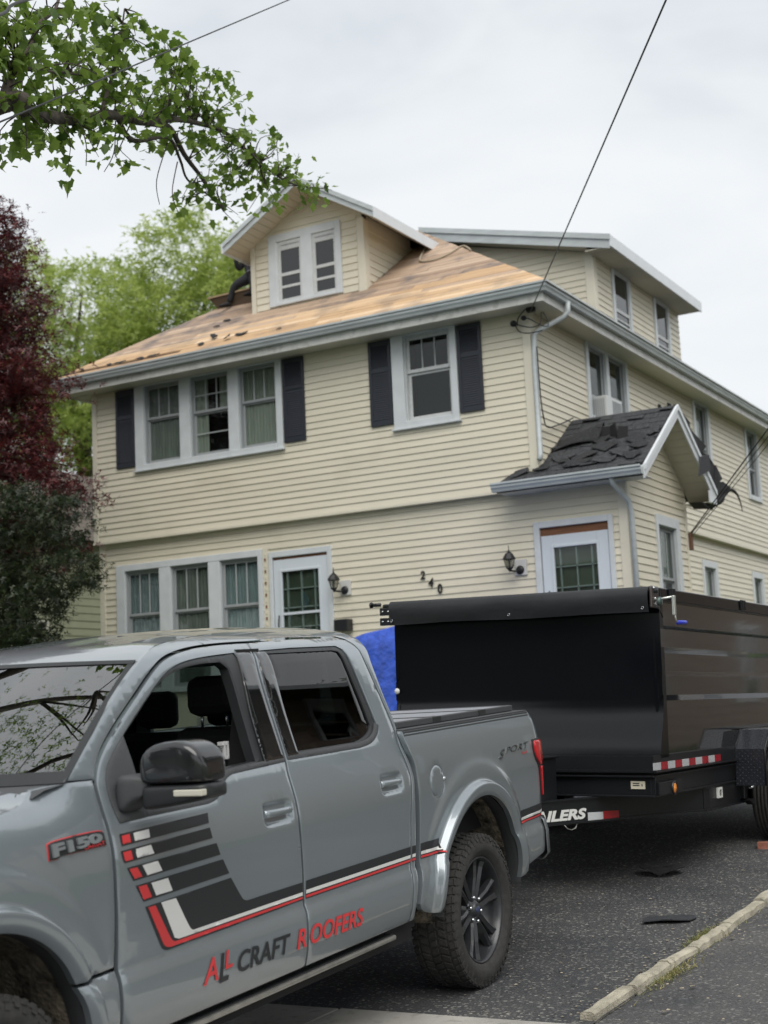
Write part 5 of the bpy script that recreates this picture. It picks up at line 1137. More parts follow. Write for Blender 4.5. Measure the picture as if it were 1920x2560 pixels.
# front wall with its turned lower edge
rows_ = []
for z, x in ((1.46, .245), (1.29, .245), (.95, .252), (.70, .262), (.60, .25), (.52, .228), (.42, .19), (.34, .162), (.265, .15)):
    rows_.append([(x + .003 * math.sin(y * 3 + z * 2), y, z) for y in np.linspace(0.0, W_, 14)])
TB().grid(rows_, flip=False).build('front_wall', M_tb, trailer)
rows2 = [[(x, y, z) for (x, z) in ((.245, 1.46), (.245, 1.29), (.252, .95), (.262, .70), (.25, .60), (.228, .52), (.19, .42), (.162, .34), (.15, .265))] for y in (0.0, .045)]
b = TB(); b.add([(x, 0.0, z) for (x, z) in ((.245, 1.46), (.245, 1.29), (.252, .95), (.262, .70), (.25, .60), (.228, .52), (.19, .42), (.162, .34), (.15, .265), (.32, .265), (.32, 1.46))], [tuple(range(11))]); b.build('corner_plate', M_tb, trailer)
b = TB(); b.add([(x, W_, z) for (x, z) in ((.245, 1.46), (.245, 1.29), (.252, .95), (.262, .70), (.25, .60), (.228, .52), (.19, .42), (.162, .34), (.15, .265), (.32, .265), (.32, 1.46))], [tuple(range(11))[::-1]]); b.build('corner_plate', M_tb, trailer)
TB().box((X0 + .04, .05, .30), (L_, W_ - .05, .34)).build('bed_floor', M_tb, trailer)
TB().box((L_ - .03, .03, .28), (L_, W_ - .03, 1.40)).build('tailgate', M_tb, trailer)
for ya, yb in ((-.018, .06), (W_ - .06, W_ + .018)): TB().box((X0 - .0, ya, 1.39), (L_, yb, 1.484)).build('top_rail', M_tb, trailer, bevel=.008)
for x in (.405, 2.15, 3.9):
    for ya, yb in ((-.032, -.019), (W_ + .019, W_ + .032)):
        p_ = TB().box((x, ya, 1.405), (x + .13, yb, 1.488)).build('stake_pocket', M_tf, trailer, bevel=.004)
        for q in (.02, .085): TB().box((x + q, ya - .004 if ya < 0 else yb, 1.41), (x + q + .028, ya if ya < 0 else yb + .004, 1.486)).build('pocket_rib', M_gap, p_)
# bed base rail, lips, reflective tape
TB().box((-.005, 0.0, .178), (L_, .05, .285)).build('bed_rail', M_tf, trailer)
TB().box((-.005, W_ - .05, .178), (L_, W_, .285)).build('bed_rail', M_tf, trailer)
TB().box((-.005, .05, .185), (.05, W_ - .05, .285)).build('bed_rail', M_tf, trailer)
TB().box((-.03, -.022, .168), (L_, .0, .178)).build('rail_lip', M_tf, trailer); TB().box((-.03, -.022, .170), (-.005, W_, .186)).build('rail_lip', M_tf, trailer)
xt = -.018
for i, wd2 in enumerate((.152, .145, .152, .15, .152, .15, .152, .15, .152, .15)):
    TB().box((xt, -.0035, .184), (xt + wd2 - .001, -.0005, .236)).build('reflector', M_refw if i % 2 == 0 else M_ref, trailer); xt += wd2
# sub-frame channels
for nm, a, b_ in (('frame_rail', (0.0, 0.0, .0), (L_ - .3, .05, .012)), ('frame_rail', (0.0, 0.0, .137), (L_ - .3, .05, .149)), ('frame_rail', (.01, .03, .012), (L_ - .3, .045, .137)),
                  ('frame_rail', (-.02, 0.0, .0), (.04, W_, .012)), ('frame_rail', (-.02, 0.0, .137), (.04, W_, .149)), ('frame_rail', (.015, .0, .012), (.03, W_, .137)), ('frame_rail', (0.0, W_ - .05, .0), (L_ - .3, W_, .149))):
    TB().box(a, b_).build(nm, M_tf, trailer, bevel=.002)
TB().box((0.02, .04, .02), (L_ - .3, W_ - .04, .17)).build('under_bed', M_gap, trailer)
lb = TB().box((.04, -.022, .01), (.50, .03, .10)); lb.v = lb.v; lbx = lb.build('light_box', M_tf, trailer, bevel=.004)
mk_ = lambda x, y, z: Matrix.Translation((x, y, z)) @ Matrix.Rotation(R(90), 4, 'X')
TB().lathe([(.0, .004), (.030, .004), (.046, .012), (.050, .008), (.052, 0)], 24, mk_(.335, -.022, .045)).build('marker_ring', M_tf, lbx)
mk2 = TB().lathe([(0, .012), (.010, .013), (.012, .010), (.022, .011), (.024, .008), (.034, .008), (.036, .003)], 20, mk_(.335, -.023, .045)).build('marker_lamp', mat('amber', (.80, .26, .03), .2, coat=1), lbx)
# main beams and drawbar
TB().box((1.10, .02, -.175), (L_ - .1, .05, .0)).build('main_beam', M_tf, trailer); TB().box((1.10, .0, -.18), (L_ - .1, .07, -.170)).build('beam_flange', M_tf, trailer)
TB().box((1.10, W_ - .05, -.175), (L_ - .1, W_ - .02, .0)).build('main_beam', M_tf, trailer)
dA, dB = Vector((1.13, .015, 0)), Vector((-1.5, 1.0, 0)); dd = (dB - dA).normalized(); dn = Vector((-dd.y, dd.x, 0))
if dn.y > 0: dn = -dn
def tongue_side(mir):
    f = (lambda v: Vector((v.x, W_ - v.y, v.z))) if mir else (lambda v: v)
    def sl(z0, z1, t0, t1, s0, s1, ztail=0): return [f(dA + dd * s0 + dn * t + Vector((0, 0, z))) for z in (z0,) for t in ()] 
    for (z0, z1, t0, t1) in ((-.163, -.013, -.02, .0), (-.013, -.002, -.04, .015), (-.176, -.163, -.04, .015)):
        q = [f(dA + dd * s + dn * t + Vector((0, 0, z))) for z in (z0, z1) for (s, t) in ((-.05, t0), (2.75, t0), (2.75, t1), (-.05, t1))]
        TB().hexa(q).build('drawbar', M_tf, trailer)
tongue_side(False); tongue_side(True)
TB().box((-1.9, W_ / 2 - .06, -.17), (-1.3, W_ / 2 + .06, -.06)).build('coupler', M_tf, trailer, bevel=.02)
TB().tube([(-1.25, W_ / 2, -.5), (-1.25, W_ / 2, .25)], .04, 10).build('jack', M_tf, trailer)
bxx = TB().box((-.95, .62, -.02), (-.28, 1.50, .285)).build('tool_box', M_tf, trailer, bevel=.006); TB().box((-.97, .60, .285), (-.26, 1.52, .300)).build('lid', M_tf, bxx, bevel=.004)
# drawbar lettering and tape (a flat print on the outer face of the beam)
def on_beam(s_, z, t=.0025): return dA + dd * s_ + dn * t + Vector((0, 0, z))
vv, ff = text_mesh('TRAILERS', 1, .22, .045)
S0, S1 = 2.02, 1.320
b = TB(); b.add([on_beam(S0 + (S1 - S0) * a, -.150 + .076 * c + .001 * a) for a, c, _ in vv], ff); b.build('lettering', M_wht, trailer)
for s0, s1, m_ in ((1.308, 1.150, M_refw), (1.148, .985, M_ref)):
    b = TB(); b.add([on_beam(s0, -.163), on_beam(s1, -.168), on_beam(s1, -.112), on_beam(s0, -.107)], [(0, 1, 2, 3)]); b.build('reflector', m_, trailer)
def tflat(s, x0, x1, z0, z1, y, m, bold=.02, shear=0, par=None):
    v2, f2 = text_mesh(s, 1, shear, bold); b = TB(); b.add([(x0 + (x1 - x0) * a, y, z0 + (z1 - z0) * c) for a, c, _ in v2], f2); return b.build('lettering', m, par or trailer)
# maker's decal, number plate, paper label
TB().box((.262, .030, .272), (.300, .0325, .366)).build('decal', M_ref, trailer)
TB().box((.308, .030, .270), (.375, .0315, .282)).build('decal', M_wht, trailer)
tflat('PJ', .305, .378, .286, .366, .0295, M_wht, .06)
pl_ = TB().box((1.40, -.0, -.10), (1.50, .018, -.02)).build('number_plate', M_wht, trailer); tflat('07', 1.428, 1.472, -.085, -.035, -.002, M_dblk, .03, par=pl_)
lab = TB().box((.008, .075, .055), (.0145, .18, .109)).build('paper_label', mat('label_cream', (.62, .58, .45), .6), trailer)
for z in (.090, .076): TB().box((.0065, .115, z), (.0078, .165, z + .007)).build('label_line', M_dblk, lab)
TB().box((.0065, .093, .074), (.0078, .100, .090)).build('label_line', M_dblk, lab)
# fenders of tread plate
M_tp = mat('tread_plate', (.014, .016, .022), .3, spec=.6, coat=.4, coatr=.15)
fpr = [(1.865, -.03), (1.872, .262), (2.04, .414), (3.95, .414), (4.12, .262), (4.12, -.03)]
for sgn, yi, yo in ((1, 0.0, -.245), (-1, W_, W_ + .245)):
    b = TB(); rows_ = [[(x, yi, z) for x, z in fpr], [(x, yo, z) for x, z in fpr]]
    b.grid(rows_, smooth=False, flip=sgn > 0)
    b.add([(x, yo, z) for x, z in fpr[1:5]] + [(x, yo + sgn * .0, z - .05) for x, z in fpr[1:5]][::-1], [(0, 1, 2, 3, 4, 5, 6, 7)] if sgn > 0 else [(7, 6, 5, 4, 3, 2, 1, 0)])
    fo = b.build('fender', M_tp, trailer)
    if sgn > 0:
        TB().tube([(1.865, yo, -.03), (1.872, yo, .262), (2.04, yo, .414), (3.95, yo, .414)], .008, 6).build('fender_edge', M_tf, fo)
        TB().tube([(1.868, yi, .262), (2.04, yi, .414)], .005, 6).build('fender_edge', M_tf, fo)
        TB().add([(1.874, 0.0, .262), (2.04, 0.0, .41), (2.04, .031, .41), (1.70, .031, .405), (1.62, .031, .27)], [(0, 1, 2, 3, 4)]).build('fender_gusset', M_tb, trailer)
        d_ = TB(); k = 0   # raised diamond lugs
        pc = [Vector((x, 0, z)) for x, z in fpr[:4]]
        for a, c_ in ((0, 1), (1, 2), (2, 3)):
            A_, B_ = pc[a], pc[c_]; ln = (B_ - A_).length if a < 2 else .5; e1 = (B_ - A_).normalized(); nrm = Vector((-e1.z, 0, e1.x))
            ns = int(ln / .022)
            for i in range(ns):
                for j in range(10):
                    if (i + j) % 2 and False: continue
                    c0 = A_ + e1 * (.012 + i * .022) + Vector((0, -.012 - j * .0235, 0)); an = R(45) if (i + j) % 2 else R(-45)
                    u_ = e1 * math.cos(an) + Vector((0, -1, 0)) * math.sin(an); v_ = e1 * -math.sin(an) + Vector((0, -1, 0)) * math.cos(an)
                    q = [c0 + u_ * .0095, c0 + v_ * .0028, c0 - u_ * .0095, c0 - v_ * .0028]
                    top = [c0 + u_ * .006 + nrm * .0022, c0 + v_ * .001 + nrm * .0022, c0 - u_ * .006 + nrm * .0022, c0 - v_ * .001 + nrm * .0022]
                    d_.add(q + top, [(0, 1, 5, 4), (1, 2, 6, 5), (2, 3, 7, 6), (3, 0, 4, 7), (4, 5, 6, 7)])
        d_.build('diamond_lugs', M_tp, fo, kind='stuff')
# wheels
def trailer_wheel(x, yc, sgn):
    Mw = LT @ Matrix.Translation((x, yc, -.13)) @ Matrix.Rotation(R(90) * sgn, 4, 'X')
    we = empty('wheel'); we.parent = trailer; we.matrix_parent_inverse = Matrix.Identity(4)
    pr = [(.20, -.085), (.24, -.10), (.31, -.115), (.36, -.108)]
    for g in (-.075, -.045, -.015, .015, .045, .075): pr += [(.386, g - .011), (.386, g + .008), (.378, g + .010), (.378, g + .017)]
    pr += [(.386, .096), (.36, .110), (.31, .117), (.24, .10), (.20, .085)]
    MB().lathe(pr, 64, Mw).build('tyre', M_rub, we)
    MB().lathe([(0, .05), (.06, .055), (.08, .03), (.15, .035), (.185, .07), (.205, .088), (.21, .08), (.19, .0), (.0, -.02)], 40, Mw).build('rim', mat('rim_silver', (.35, .35, .36), .35, metal=.8), we)
for x in (2.56, 3.42):
    trailer_wheel(x, -.125, 1); trailer_wheel(x, W_ + .125, -1)
    TB().tube([(x, .0, -.13), (x, W_, -.13)], .04, 8).build('axle', M_tf, trailer)
b = TB(); b.box((2.02, -.02, -.15), (2.10, .06, -.02)); b.build('spring_hanger', M_tf, trailer, bevel=.01)
for i in range(4): TB().box((2.05 + i * .03, -.05, -.165 - i * .012), (3.0 - i * .03, .01, -.155 - i * .012)).build('leaf_spring', M_gap, trailer)
TB().tube([(2.05, -.04, -.06), (2.08, -.08, -.05)], .012, 8).build('bolt', M_chr, trailer)
TB().box((2.10, -.06, .0), (2.16, -.03, .035)).build('bracket', mat('bright_zinc', (.5, .5, .48), .4, metal=.6), trailer)
# rolled tarp over the front edge, its brackets and crank
P3 = []
for i in range(28):
    y = .025 + 2.17 * i / 27; sg = .008 * math.sin(i * .55) + .004 * math.sin(i * 1.7); ht = .012 * math.sin(i * .4)
    P3.append([(.26, y, 1.475), (.20, y, 1.490), (.13, y, 1.488), (.095 + sg * .5, y, 1.465), (.085 + sg, y, 1.42), (.088 + sg * 1.3, y, 1.37), (.10 + sg * 1.3, y, 1.325 + ht * .3), (.105 + sg, y, 1.302 + ht * .3)])
tp_ = TB().grid(P3).build('tarp', M_tarp, trailer)
TB().tube([(.15, -.03, 1.455), (.15, 2.27, 1.455)], .018, 10).build('tarp_roller', M_tf, trailer); TB().tube([(.10, 2.27, 1.467), (.10, 2.355, 1.467)], .015, 10).build('roller_end', M_tf, trailer); TB().tube([(.10, 2.35, 1.467), (.10, 2.362, 1.467)], .024, 10).build('roller_cap', M_tf, trailer)
for y in (.065, 1.13, 2.16): TB().tube([Vector((.082, y, 1.333)) + Vector((0, .009 * math.cos(t), .009 * math.sin(t))) for t in np.linspace(0, 6.28, 12)], .0022, 5).build('grommet', M_chr, tp_)
b = TB(); b.add([(.12, -.02, 1.48), (.12, .03, 1.30), (.24, .0, 1.30)], [(0, 1, 2)]); 
TB().hexa([(.10, -.005, 1.33), (.26, -.005, 1.33), (.26, .020, 1.33), (.10, .020, 1.33), (.10, -.005, 1.492), (.26, -.005, 1.492), (.26, .020, 1.492), (.10, .020, 1.492)]).build('end_bracket', mat('bracket_brown', (.05, .042, .04), .4, coat=.4), trailer, bevel=.012)
for q in (1.475, 1.40, 1.36):
    TB().lathe([(0, .008), (.008, .008), (.009, 0)], 10, mk_(.13 + (.02 if q < 1.45 else 0), -.008, q)).build('bolt', M_chr, trailer)
for z0 in (1.38, 1.30):
    p_ = TB().box((.10, 2.17, z0), (.13, 2.28, z0 + .06)).build('end_bracket', M_tf, trailer, bevel=.004)
    for y in (2.20, 2.25): TB().lathe([(0, .006), (.007, .006), (.008, 0)], 8, Matrix.Translation((.098, y, z0 + .03)) @ Matrix.Rotation(R(-90), 4, 'Y')).build('bolt', M_chr, p_)
M_zn = mat('zinc', (.60, .62, .58), .3, metal=.75)
cw = TB(); cw.lathe([(0, .012), (.030, .012), (.034, .0), (.030, -.012)], 20, mk_(.13, -.05, 1.375)); cw.build('winch_drum', mat('winch_green', (.10, .14, .13), .4, metal=.5), trailer)
TB().tube([(.13, -.005, 1.385), (.13, -.14, 1.402)], .009, 8).build('crank', M_zn, trailer)
TB().box((.112, -.165, 1.27), (.150, -.145, 1.412)).build('crank', M_zn, trailer, bevel=.006)
TB().tube([(.14, -.155, 1.28), (.15, -.158, 1.24), (.165, -.16, 1.225), (.19, -.16, 1.222)], .006, 8).build('crank', M_zn, trailer)
TB().tube([(.18, -.16, 1.221), (.335, -.165, 1.226)], .0155, 12).build('crank_grip', mat('grip_blue', (.03, .05, .55), .35), trailer, bevel=.004)
TB().tube([(.12, -.04, 1.34), (.14, -.05, 1.30), (.16, -.055, 1.26)], .004, 6).build('strap_tail', M_tf, trailer)
TB().lathe([(0, .01), (.018, .008), (.024, 0)], 9, Matrix.Translation((.24, 2.215, .78)) @ Matrix.Rotation(R(-90), 4, 'Y')).build('tie_knot', M_wht, trailer)
TB().tube([dA + dd * 1.56 + Vector((0, -.01, -.176)), dA + dd * 1.53 + Vector((0, -.012, -.205)), dA + dd * 1.49 + Vector((0, -.012, -.215)), dA + dd * 1.45 + Vector((0, -.012, -.205)), dA + dd * 1.43 + Vector((0, -.01, -.176))], .003, 6).build('cable_loop', M_zn, trailer)
# brick chocking the wheel
bp_ = TMt @ Vector((2.27, -.24, -.52)); 
b = MB().box((-.05, -.03, 0), (.155, .065, .058)); bo = b.build('brick_chock', mat('brick_red', (.30, .12, .08), .9, var=.2, vs=20, bump=.4, bs=80), None, bevel=.004, label='worn red brick lying against the trailer tyre', cat='brick')
bo.location = (-3.26, 11.80, gz(-3.26, 11.80)); bo.rotation_euler = (0, 0, R(8))
# ================================================================= vegetation
ML = [(0, 0), (.27, -.01), (.25, .20), (.50, .45), (.31, .50), (.23, .68), (0, .98), (-.23, .68), (-.31, .50), (-.50, .45), (-.25, .20), (-.27, -.01)]
def leaf_template(kind):
    if kind == 'maple':
        v = [(0, .32, .0)] + [(x, y, -.22 * abs(x) - .12 * y * y) for x, y in ML]; f = [(0, i, i % 12 + 1) for i in range(1, 13)]
    elif kind == 'star':
        v = [(0, .2, 0)] + [(x, y, -.15 * abs(x)) for x, y in ((.0, -.1), (.45, .1), (.12, .35), (.30, .85), (0, .5), (-.30, .85), (-.12, .35), (-.45, .1))]; f = [(0, 1, 2), (0, 3, 4), (0, 5, 6), (0, 7, 8)]
    else:
        v = [(0, 0, 0), (.3, .5, -.05), (0, 1, -.08), (-.3, .5, -.05)]; f = [(0, 1, 2, 3)]
    return np.array(v), f
def leaves(name, C, size, shape, m, parent, rng, droop=.6, sv=.35, **kw):
    tv, tf = leaf_template(shape); N = len(C); C = np.asarray(C); k = len(tv)
    a = rng.uniform(0, 2 * np.pi, N); tilt = rng.normal(0, .55, N) + droop; roll = rng.normal(0, .5, N); s = size * (1 + rng.uniform(-sv, sv, N))
    ca, sa = np.cos(a), np.sin(a); ct, st = np.cos(tilt), np.sin(tilt); cr_, sr = np.cos(roll), np.sin(roll)
    # basis: y = outward & drooping, x = side, z = normal
    Y = np.stack([ca * ct, sa * ct, -st], 1); X_ = np.stack([-sa, ca, np.zeros(N)], 1); Zc = np.cross(X_, Y)
    X2 = X_ * cr_[:, None] + Zc * sr[:, None]; Z2 = np.cross(X2, Y)
    V = C[:, None, :] + s[:, None, None] * (tv[None, :, 0:1] * X2[:, None, :] + tv[None, :, 1:2] * Y[:, None, :] + tv[None, :, 2:3] * Z2[:, None, :])
    V = V.reshape(-1, 3); fl = len(tf[0]); F = (np.array(tf)[None] + (np.arange(N) * k)[:, None, None]).reshape(-1, fl)
    me = bpy.data.meshes.new(name); me.vertices.add(len(V)); me.vertices.foreach_set('co', V.astype(np.float32).ravel())
    me.loops.add(F.size); me.loops.foreach_set('vertex_index', F.astype(np.int32).ravel()); me.polygons.add(len(F))
    me.polygons.foreach_set('loop_start', (np.arange(len(F)) * fl).astype(np.int32)); me.materials.append(m); me.update(calc_edges=True)
    o = bpy.data.objects.new(name, me); COL.objects.link(o); o.parent = parent; return tag(o, **kw)
M_bark = mat('bark', (.075, .062, .05), .95, var=.45, vs=14, bump=.9, bs=28, stretch=(1, 1, .35))
M_twig = mat('twig', (.06, .048, .04), .9)
G_ = dict()
# ---- overhanging street maple
G_['maple'] = leafmat('maple_leaf', (.060, .125, .016), (.27, .38, .07), .50, 2.0)
bm = empty('maple_tree', None, 'street maple with green leaves whose long bough reaches over the pickup from the left', 'tree')
M_mg = G_['maple']
def perturb(pts, k=5): return smooth_path(pts, k)
MB().tube(perturb([(-9.6, 5.3, -.2), (-9.5, 5.35, 1.5), (-9.4, 5.4, 3.2), (-9.3, 5.3, 5.0)]), [.42, .40, .37, .35, .34, .33, .32, .31, .30, .30, .29, .28, .28, .27, .27, .26][:16], 14).build('trunk', M_bark, bm)
LM = [[(-9.38, 5.4, 3.6), (-8.6, 5.55, 4.4), (-7.4, 5.85, 5.0), (-6.14, 6.26, 5.38), (-6.31, 6.65, 5.53), (-6.49, 7.11, 5.69), (-6.65, 7.58, 5.88), (-6.78, 8.04, 6.12), (-6.89, 8.46, 6.25), (-7.0, 8.96, 6.42), (-7.06, 9.19, 6.46), (-7.14, 9.46, 6.36), (-7.23, 9.8, 6.3), (-7.3, 10.06, 6.24)],
      [(-6.87, 8.4, 6.24), (-6.91, 8.53, 6.28), (-6.99, 8.95, 6.45), (-7.06, 9.3, 6.6), (-7.11, 9.6, 6.69), (-7.19, 10.13, 6.81), (-7.28, 10.63, 6.81), (-7.35, 11.14, 6.79), (-7.39, 11.55, 6.81), (-7.41, 12.1, 6.93)],
      [(-6.14, 6.28, 5.39), (-6.16, 6.35, 5.56), (-6.19, 6.46, 5.76), (-6.22, 6.62, 5.95), (-6.24, 6.73, 6.15), (-6.3, 6.95, 6.37), (-6.36, 7.1, 6.7)],
      [(-6.2, 6.47, 5.72), (-6.36, 6.89, 5.91), (-6.52, 7.35, 6.11), (-6.64, 7.72, 6.25)],
      [(-6.73, 7.9, 6.06), (-6.72, 7.98, 6.29), (-6.71, 8.06, 6.51), (-6.67, 8.07, 6.7), (-6.63, 8.08, 6.95)],
      [(-6.82, 8.2, 6.17), (-6.93, 8.51, 6.11), (-7.06, 9.13, 6.38), (-7.14, 9.4, 6.29), (-7.21, 9.59, 6.19), (-7.29, 10.0, 6.19), (-7.36, 10.32, 6.18)],
      [(-6.84, 8.2, 6.14), (-6.88, 8.22, 5.9), (-6.87, 8.09, 5.7)], [(-6.88, 8.22, 5.9), (-6.94, 8.39, 5.85)], [(-7.11, 9.19, 6.36), (-7.1, 9.02, 5.98), (-7.17, 9.14, 5.82)], [(-7.17, 9.4, 6.28), (-7.18, 9.33, 5.99), (-7.24, 9.48, 5.87)], [(-7.29, 10.0, 6.22), (-7.36, 10.33, 6.15), (-7.41, 10.59, 6.12)], [(-6.66, 7.59, 5.85), (-6.73, 7.73, 5.76), (-6.77, 7.77, 5.62)],
      [(-9.3, 5.3, 5.0), (-9.0, 5.6, 6.6), (-8.4, 6.2, 8.2), (-7.8, 6.6, 9.6)], [(-9.3, 5.3, 4.9), (-9.8, 4.7, 6.4), (-9.9, 4.0, 8.2)], [(-9.2, 5.3, 4.4), (-8.4, 4.6, 5.8), (-7.2, 4.0, 6.9), (-6.0, 3.6, 7.4)], [(-7.2, 4.0, 6.9), (-6.2, 5.0, 7.8), (-5.6, 5.8, 8.2)]]
LR = [(.092, .014), (.045, .008), (.045, .008), (.02, .005), (.022, .006), (.026, .005), (.006, .003), (.004, .002), (.006, .003), (.006, .003), (.006, .003), (.006, .003), (.20, .05), (.16, .05), (.15, .04), (.06, .02)]
for pts, (r0, r1) in zip(LM, LR):
    q = perturb(pts, 5); n = len(q)
    MB().tube(q, [r0 + (r1 - r0) * (i / (n - 1)) ** .6 for i in range(n)], 9).build('limb', M_bark if r0 > .01 else M_twig, bm)
CL = np.array([(-6.03, 6.21, 5.94), (-6.15, 6.52, 6.12), (-6.25, 6.79, 6.29), (-6.34, 7.03, 6.36), (-6.41, 7.28, 6.52), (-6.58, 7.87, 6.82), (-6.67, 8.22, 6.93), (-6.1, 6.32, 5.85), (-6.24, 6.69, 6.06), (-6.37, 7.05, 6.21), (-6.46, 7.33, 6.38), (-6.59, 7.79, 6.6), (-6.66, 8.05, 6.74), (-6.76, 8.42, 6.84), (-6.17, 6.43, 5.75), (-6.31, 6.81, 5.94), (-6.46, 7.22, 6.15), (-6.6, 7.68, 6.37), (-6.69, 8.02, 6.52), (-6.77, 8.35, 6.68), (-6.83, 8.82, 7.08), (-6.86, 8.93, 7.08), (-6.26, 6.59, 5.7), (-6.41, 7.01, 5.9), (-6.55, 7.45, 6.14), (-6.67, 7.83, 6.29), (-6.76, 8.16, 6.44), (-6.84, 8.5, 6.59), (-6.91, 8.84, 6.72), (-6.91, 9.21, 7.15), (-6.95, 9.3, 7.09), (-6.99, 9.43, 7.04), (-6.48, 7.14, 5.83), (-6.59, 7.47, 5.98), (-6.7, 7.84, 6.14), (-6.78, 8.14, 6.27), (-6.86, 8.48, 6.42), (-6.94, 8.83, 6.57), (-7.0, 9.18, 6.73), (-7.04, 9.52, 6.92), (-7.07, 9.8, 7.06), (-6.33, 6.66, 5.47), (-6.45, 6.99, 5.62), (-6.56, 7.3, 5.79), (-6.64, 7.56, 5.92), (-6.47, 7.0, 5.56), (-6.58, 7.28, 5.62), (-6.63, 7.43, 5.66), (-6.73, 7.85, 5.99), (-6.87, 8.34, 6.14), (-6.91, 8.48, 6.18), (-7.02, 9.21, 6.64), (-7.08, 9.62, 6.86), (-7.09, 9.75, 6.95), (-7.09, 9.34, 6.49), (-7.12, 9.55, 6.59), (-7.14, 9.82, 6.76), (-7.16, 10.06, 6.89), (-7.16, 9.6, 6.43), (-7.22, 10.04, 6.59), (-7.24, 10.32, 6.75), (-7.28, 10.63, 6.79), (-7.26, 10.85, 7.02), (-7.3, 10.94, 6.89), (-7.31, 11.23, 7.02), (-7.27, 10.23, 6.52), (-7.29, 10.51, 6.65), (-7.33, 10.9, 6.75), (-7.34, 11.2, 6.85), (-7.34, 11.42, 6.96), (-7.37, 11.57, 6.89), (-7.23, 9.71, 6.21), (-7.32, 10.41, 6.43), (-7.35, 10.71, 6.53), (-7.37, 11.02, 6.62), (-7.37, 11.3, 6.8), (-7.4, 11.68, 6.81), (-7.4, 11.94, 6.91), (-7.41, 12.21, 6.93), (-7.36, 10.59, 6.38), (-7.38, 10.9, 6.48), (-7.27, 9.82, 6.11), (-7.3, 9.91, 6.07), (-5.97, 6.09, 5.9), (-6.01, 6.13, 5.77), (-6.06, 6.17, 5.64), (-6.13, 6.29, 5.52), (-6.28, 6.51, 5.28), (-6.35, 6.69, 5.4), (-7.27, 10.76, 6.93), (-7.24, 10.51, 6.91), (-7.27, 10.42, 6.69)])
rng = np.random.default_rng(5)
skel = [p for pts in LM[:6] for p in perturb(pts, 4)]
tw = MB(); C0 = []
for c in CL:
    cv = Vector(c); n = min(skel, key=lambda p: (p - cv).length); dens = 18 if c[0] < -7.2 else 27
    for q in range(3):
        e_ = cv + Vector((rnd.gauss(0, .11), rnd.gauss(0, .16), rnd.gauss(0, .10))); mid = (n + e_) / 2 + Vector((rnd.gauss(0, .05), rnd.gauss(0, .05), rnd.gauss(0.03, .04)))
        if (e_ - n).length > 1.4: continue
        tw.tube(smooth_path([n, mid, e_], 3), [.007, .006, .005, .004, .0035, .003, .002], 4, caps=False)
        for j in range(dens // 3):
            t = rnd.uniform(.45, 1.05); pt = mid.lerp(e_, t) if t < 1 else e_; C0.append(pt + Vector((rnd.gauss(0, .045), rnd.gauss(0, .07), rnd.gauss(-.01, .05))))
for pt in ((-6.86, 9.75, 6.98), (-6.86, 8.95, 7.1), (-7.06, 10.06, 7.3), (-7.11, 10.22, 7.26)):
    for j in range(6): C0.append(Vector(pt) + Vector((rnd.gauss(0, .05), rnd.gauss(0, .05), rnd.gauss(0, .05))))
tw.build('twigs', M_twig, bm, kind='stuff')
C0.sort(key=lambda p: (p - CAM).length)
near, rest = C0[:290], C0[290:]
tv, tf = leaf_template('maple'); lme = []
for k in range(6):
    me = bpy.data.meshes.new('leaf'); kk = rng.uniform(.7, 1.3); me.from_pydata([(v[0] * rng.uniform(.9, 1.1), v[1], v[2] * kk) for v in tv], [], tf); me.materials.append(M_mg); lme.append(me)
for p in near:
    o = bpy.data.objects.new('leaf', lme[rnd.randrange(6)]); COL.objects.link(o); o.parent = bm
    s = .088 * rnd.uniform(.6, 1.3)
    o.matrix_world = Matrix.Translation(p) @ Matrix.Rotation(rnd.uniform(0, 6.28), 4, 'Z') @ Matrix.Rotation(-rnd.gauss(.65, .5), 4, 'X') @ Matrix.Rotation(rnd.gauss(0, .5), 4, 'Y') @ Matrix.Scale(s, 4)
leaves('foliage', [tuple(p) for p in rest], .078, 'maple', M_mg, bm, rng, droop=.65, kind='stuff')
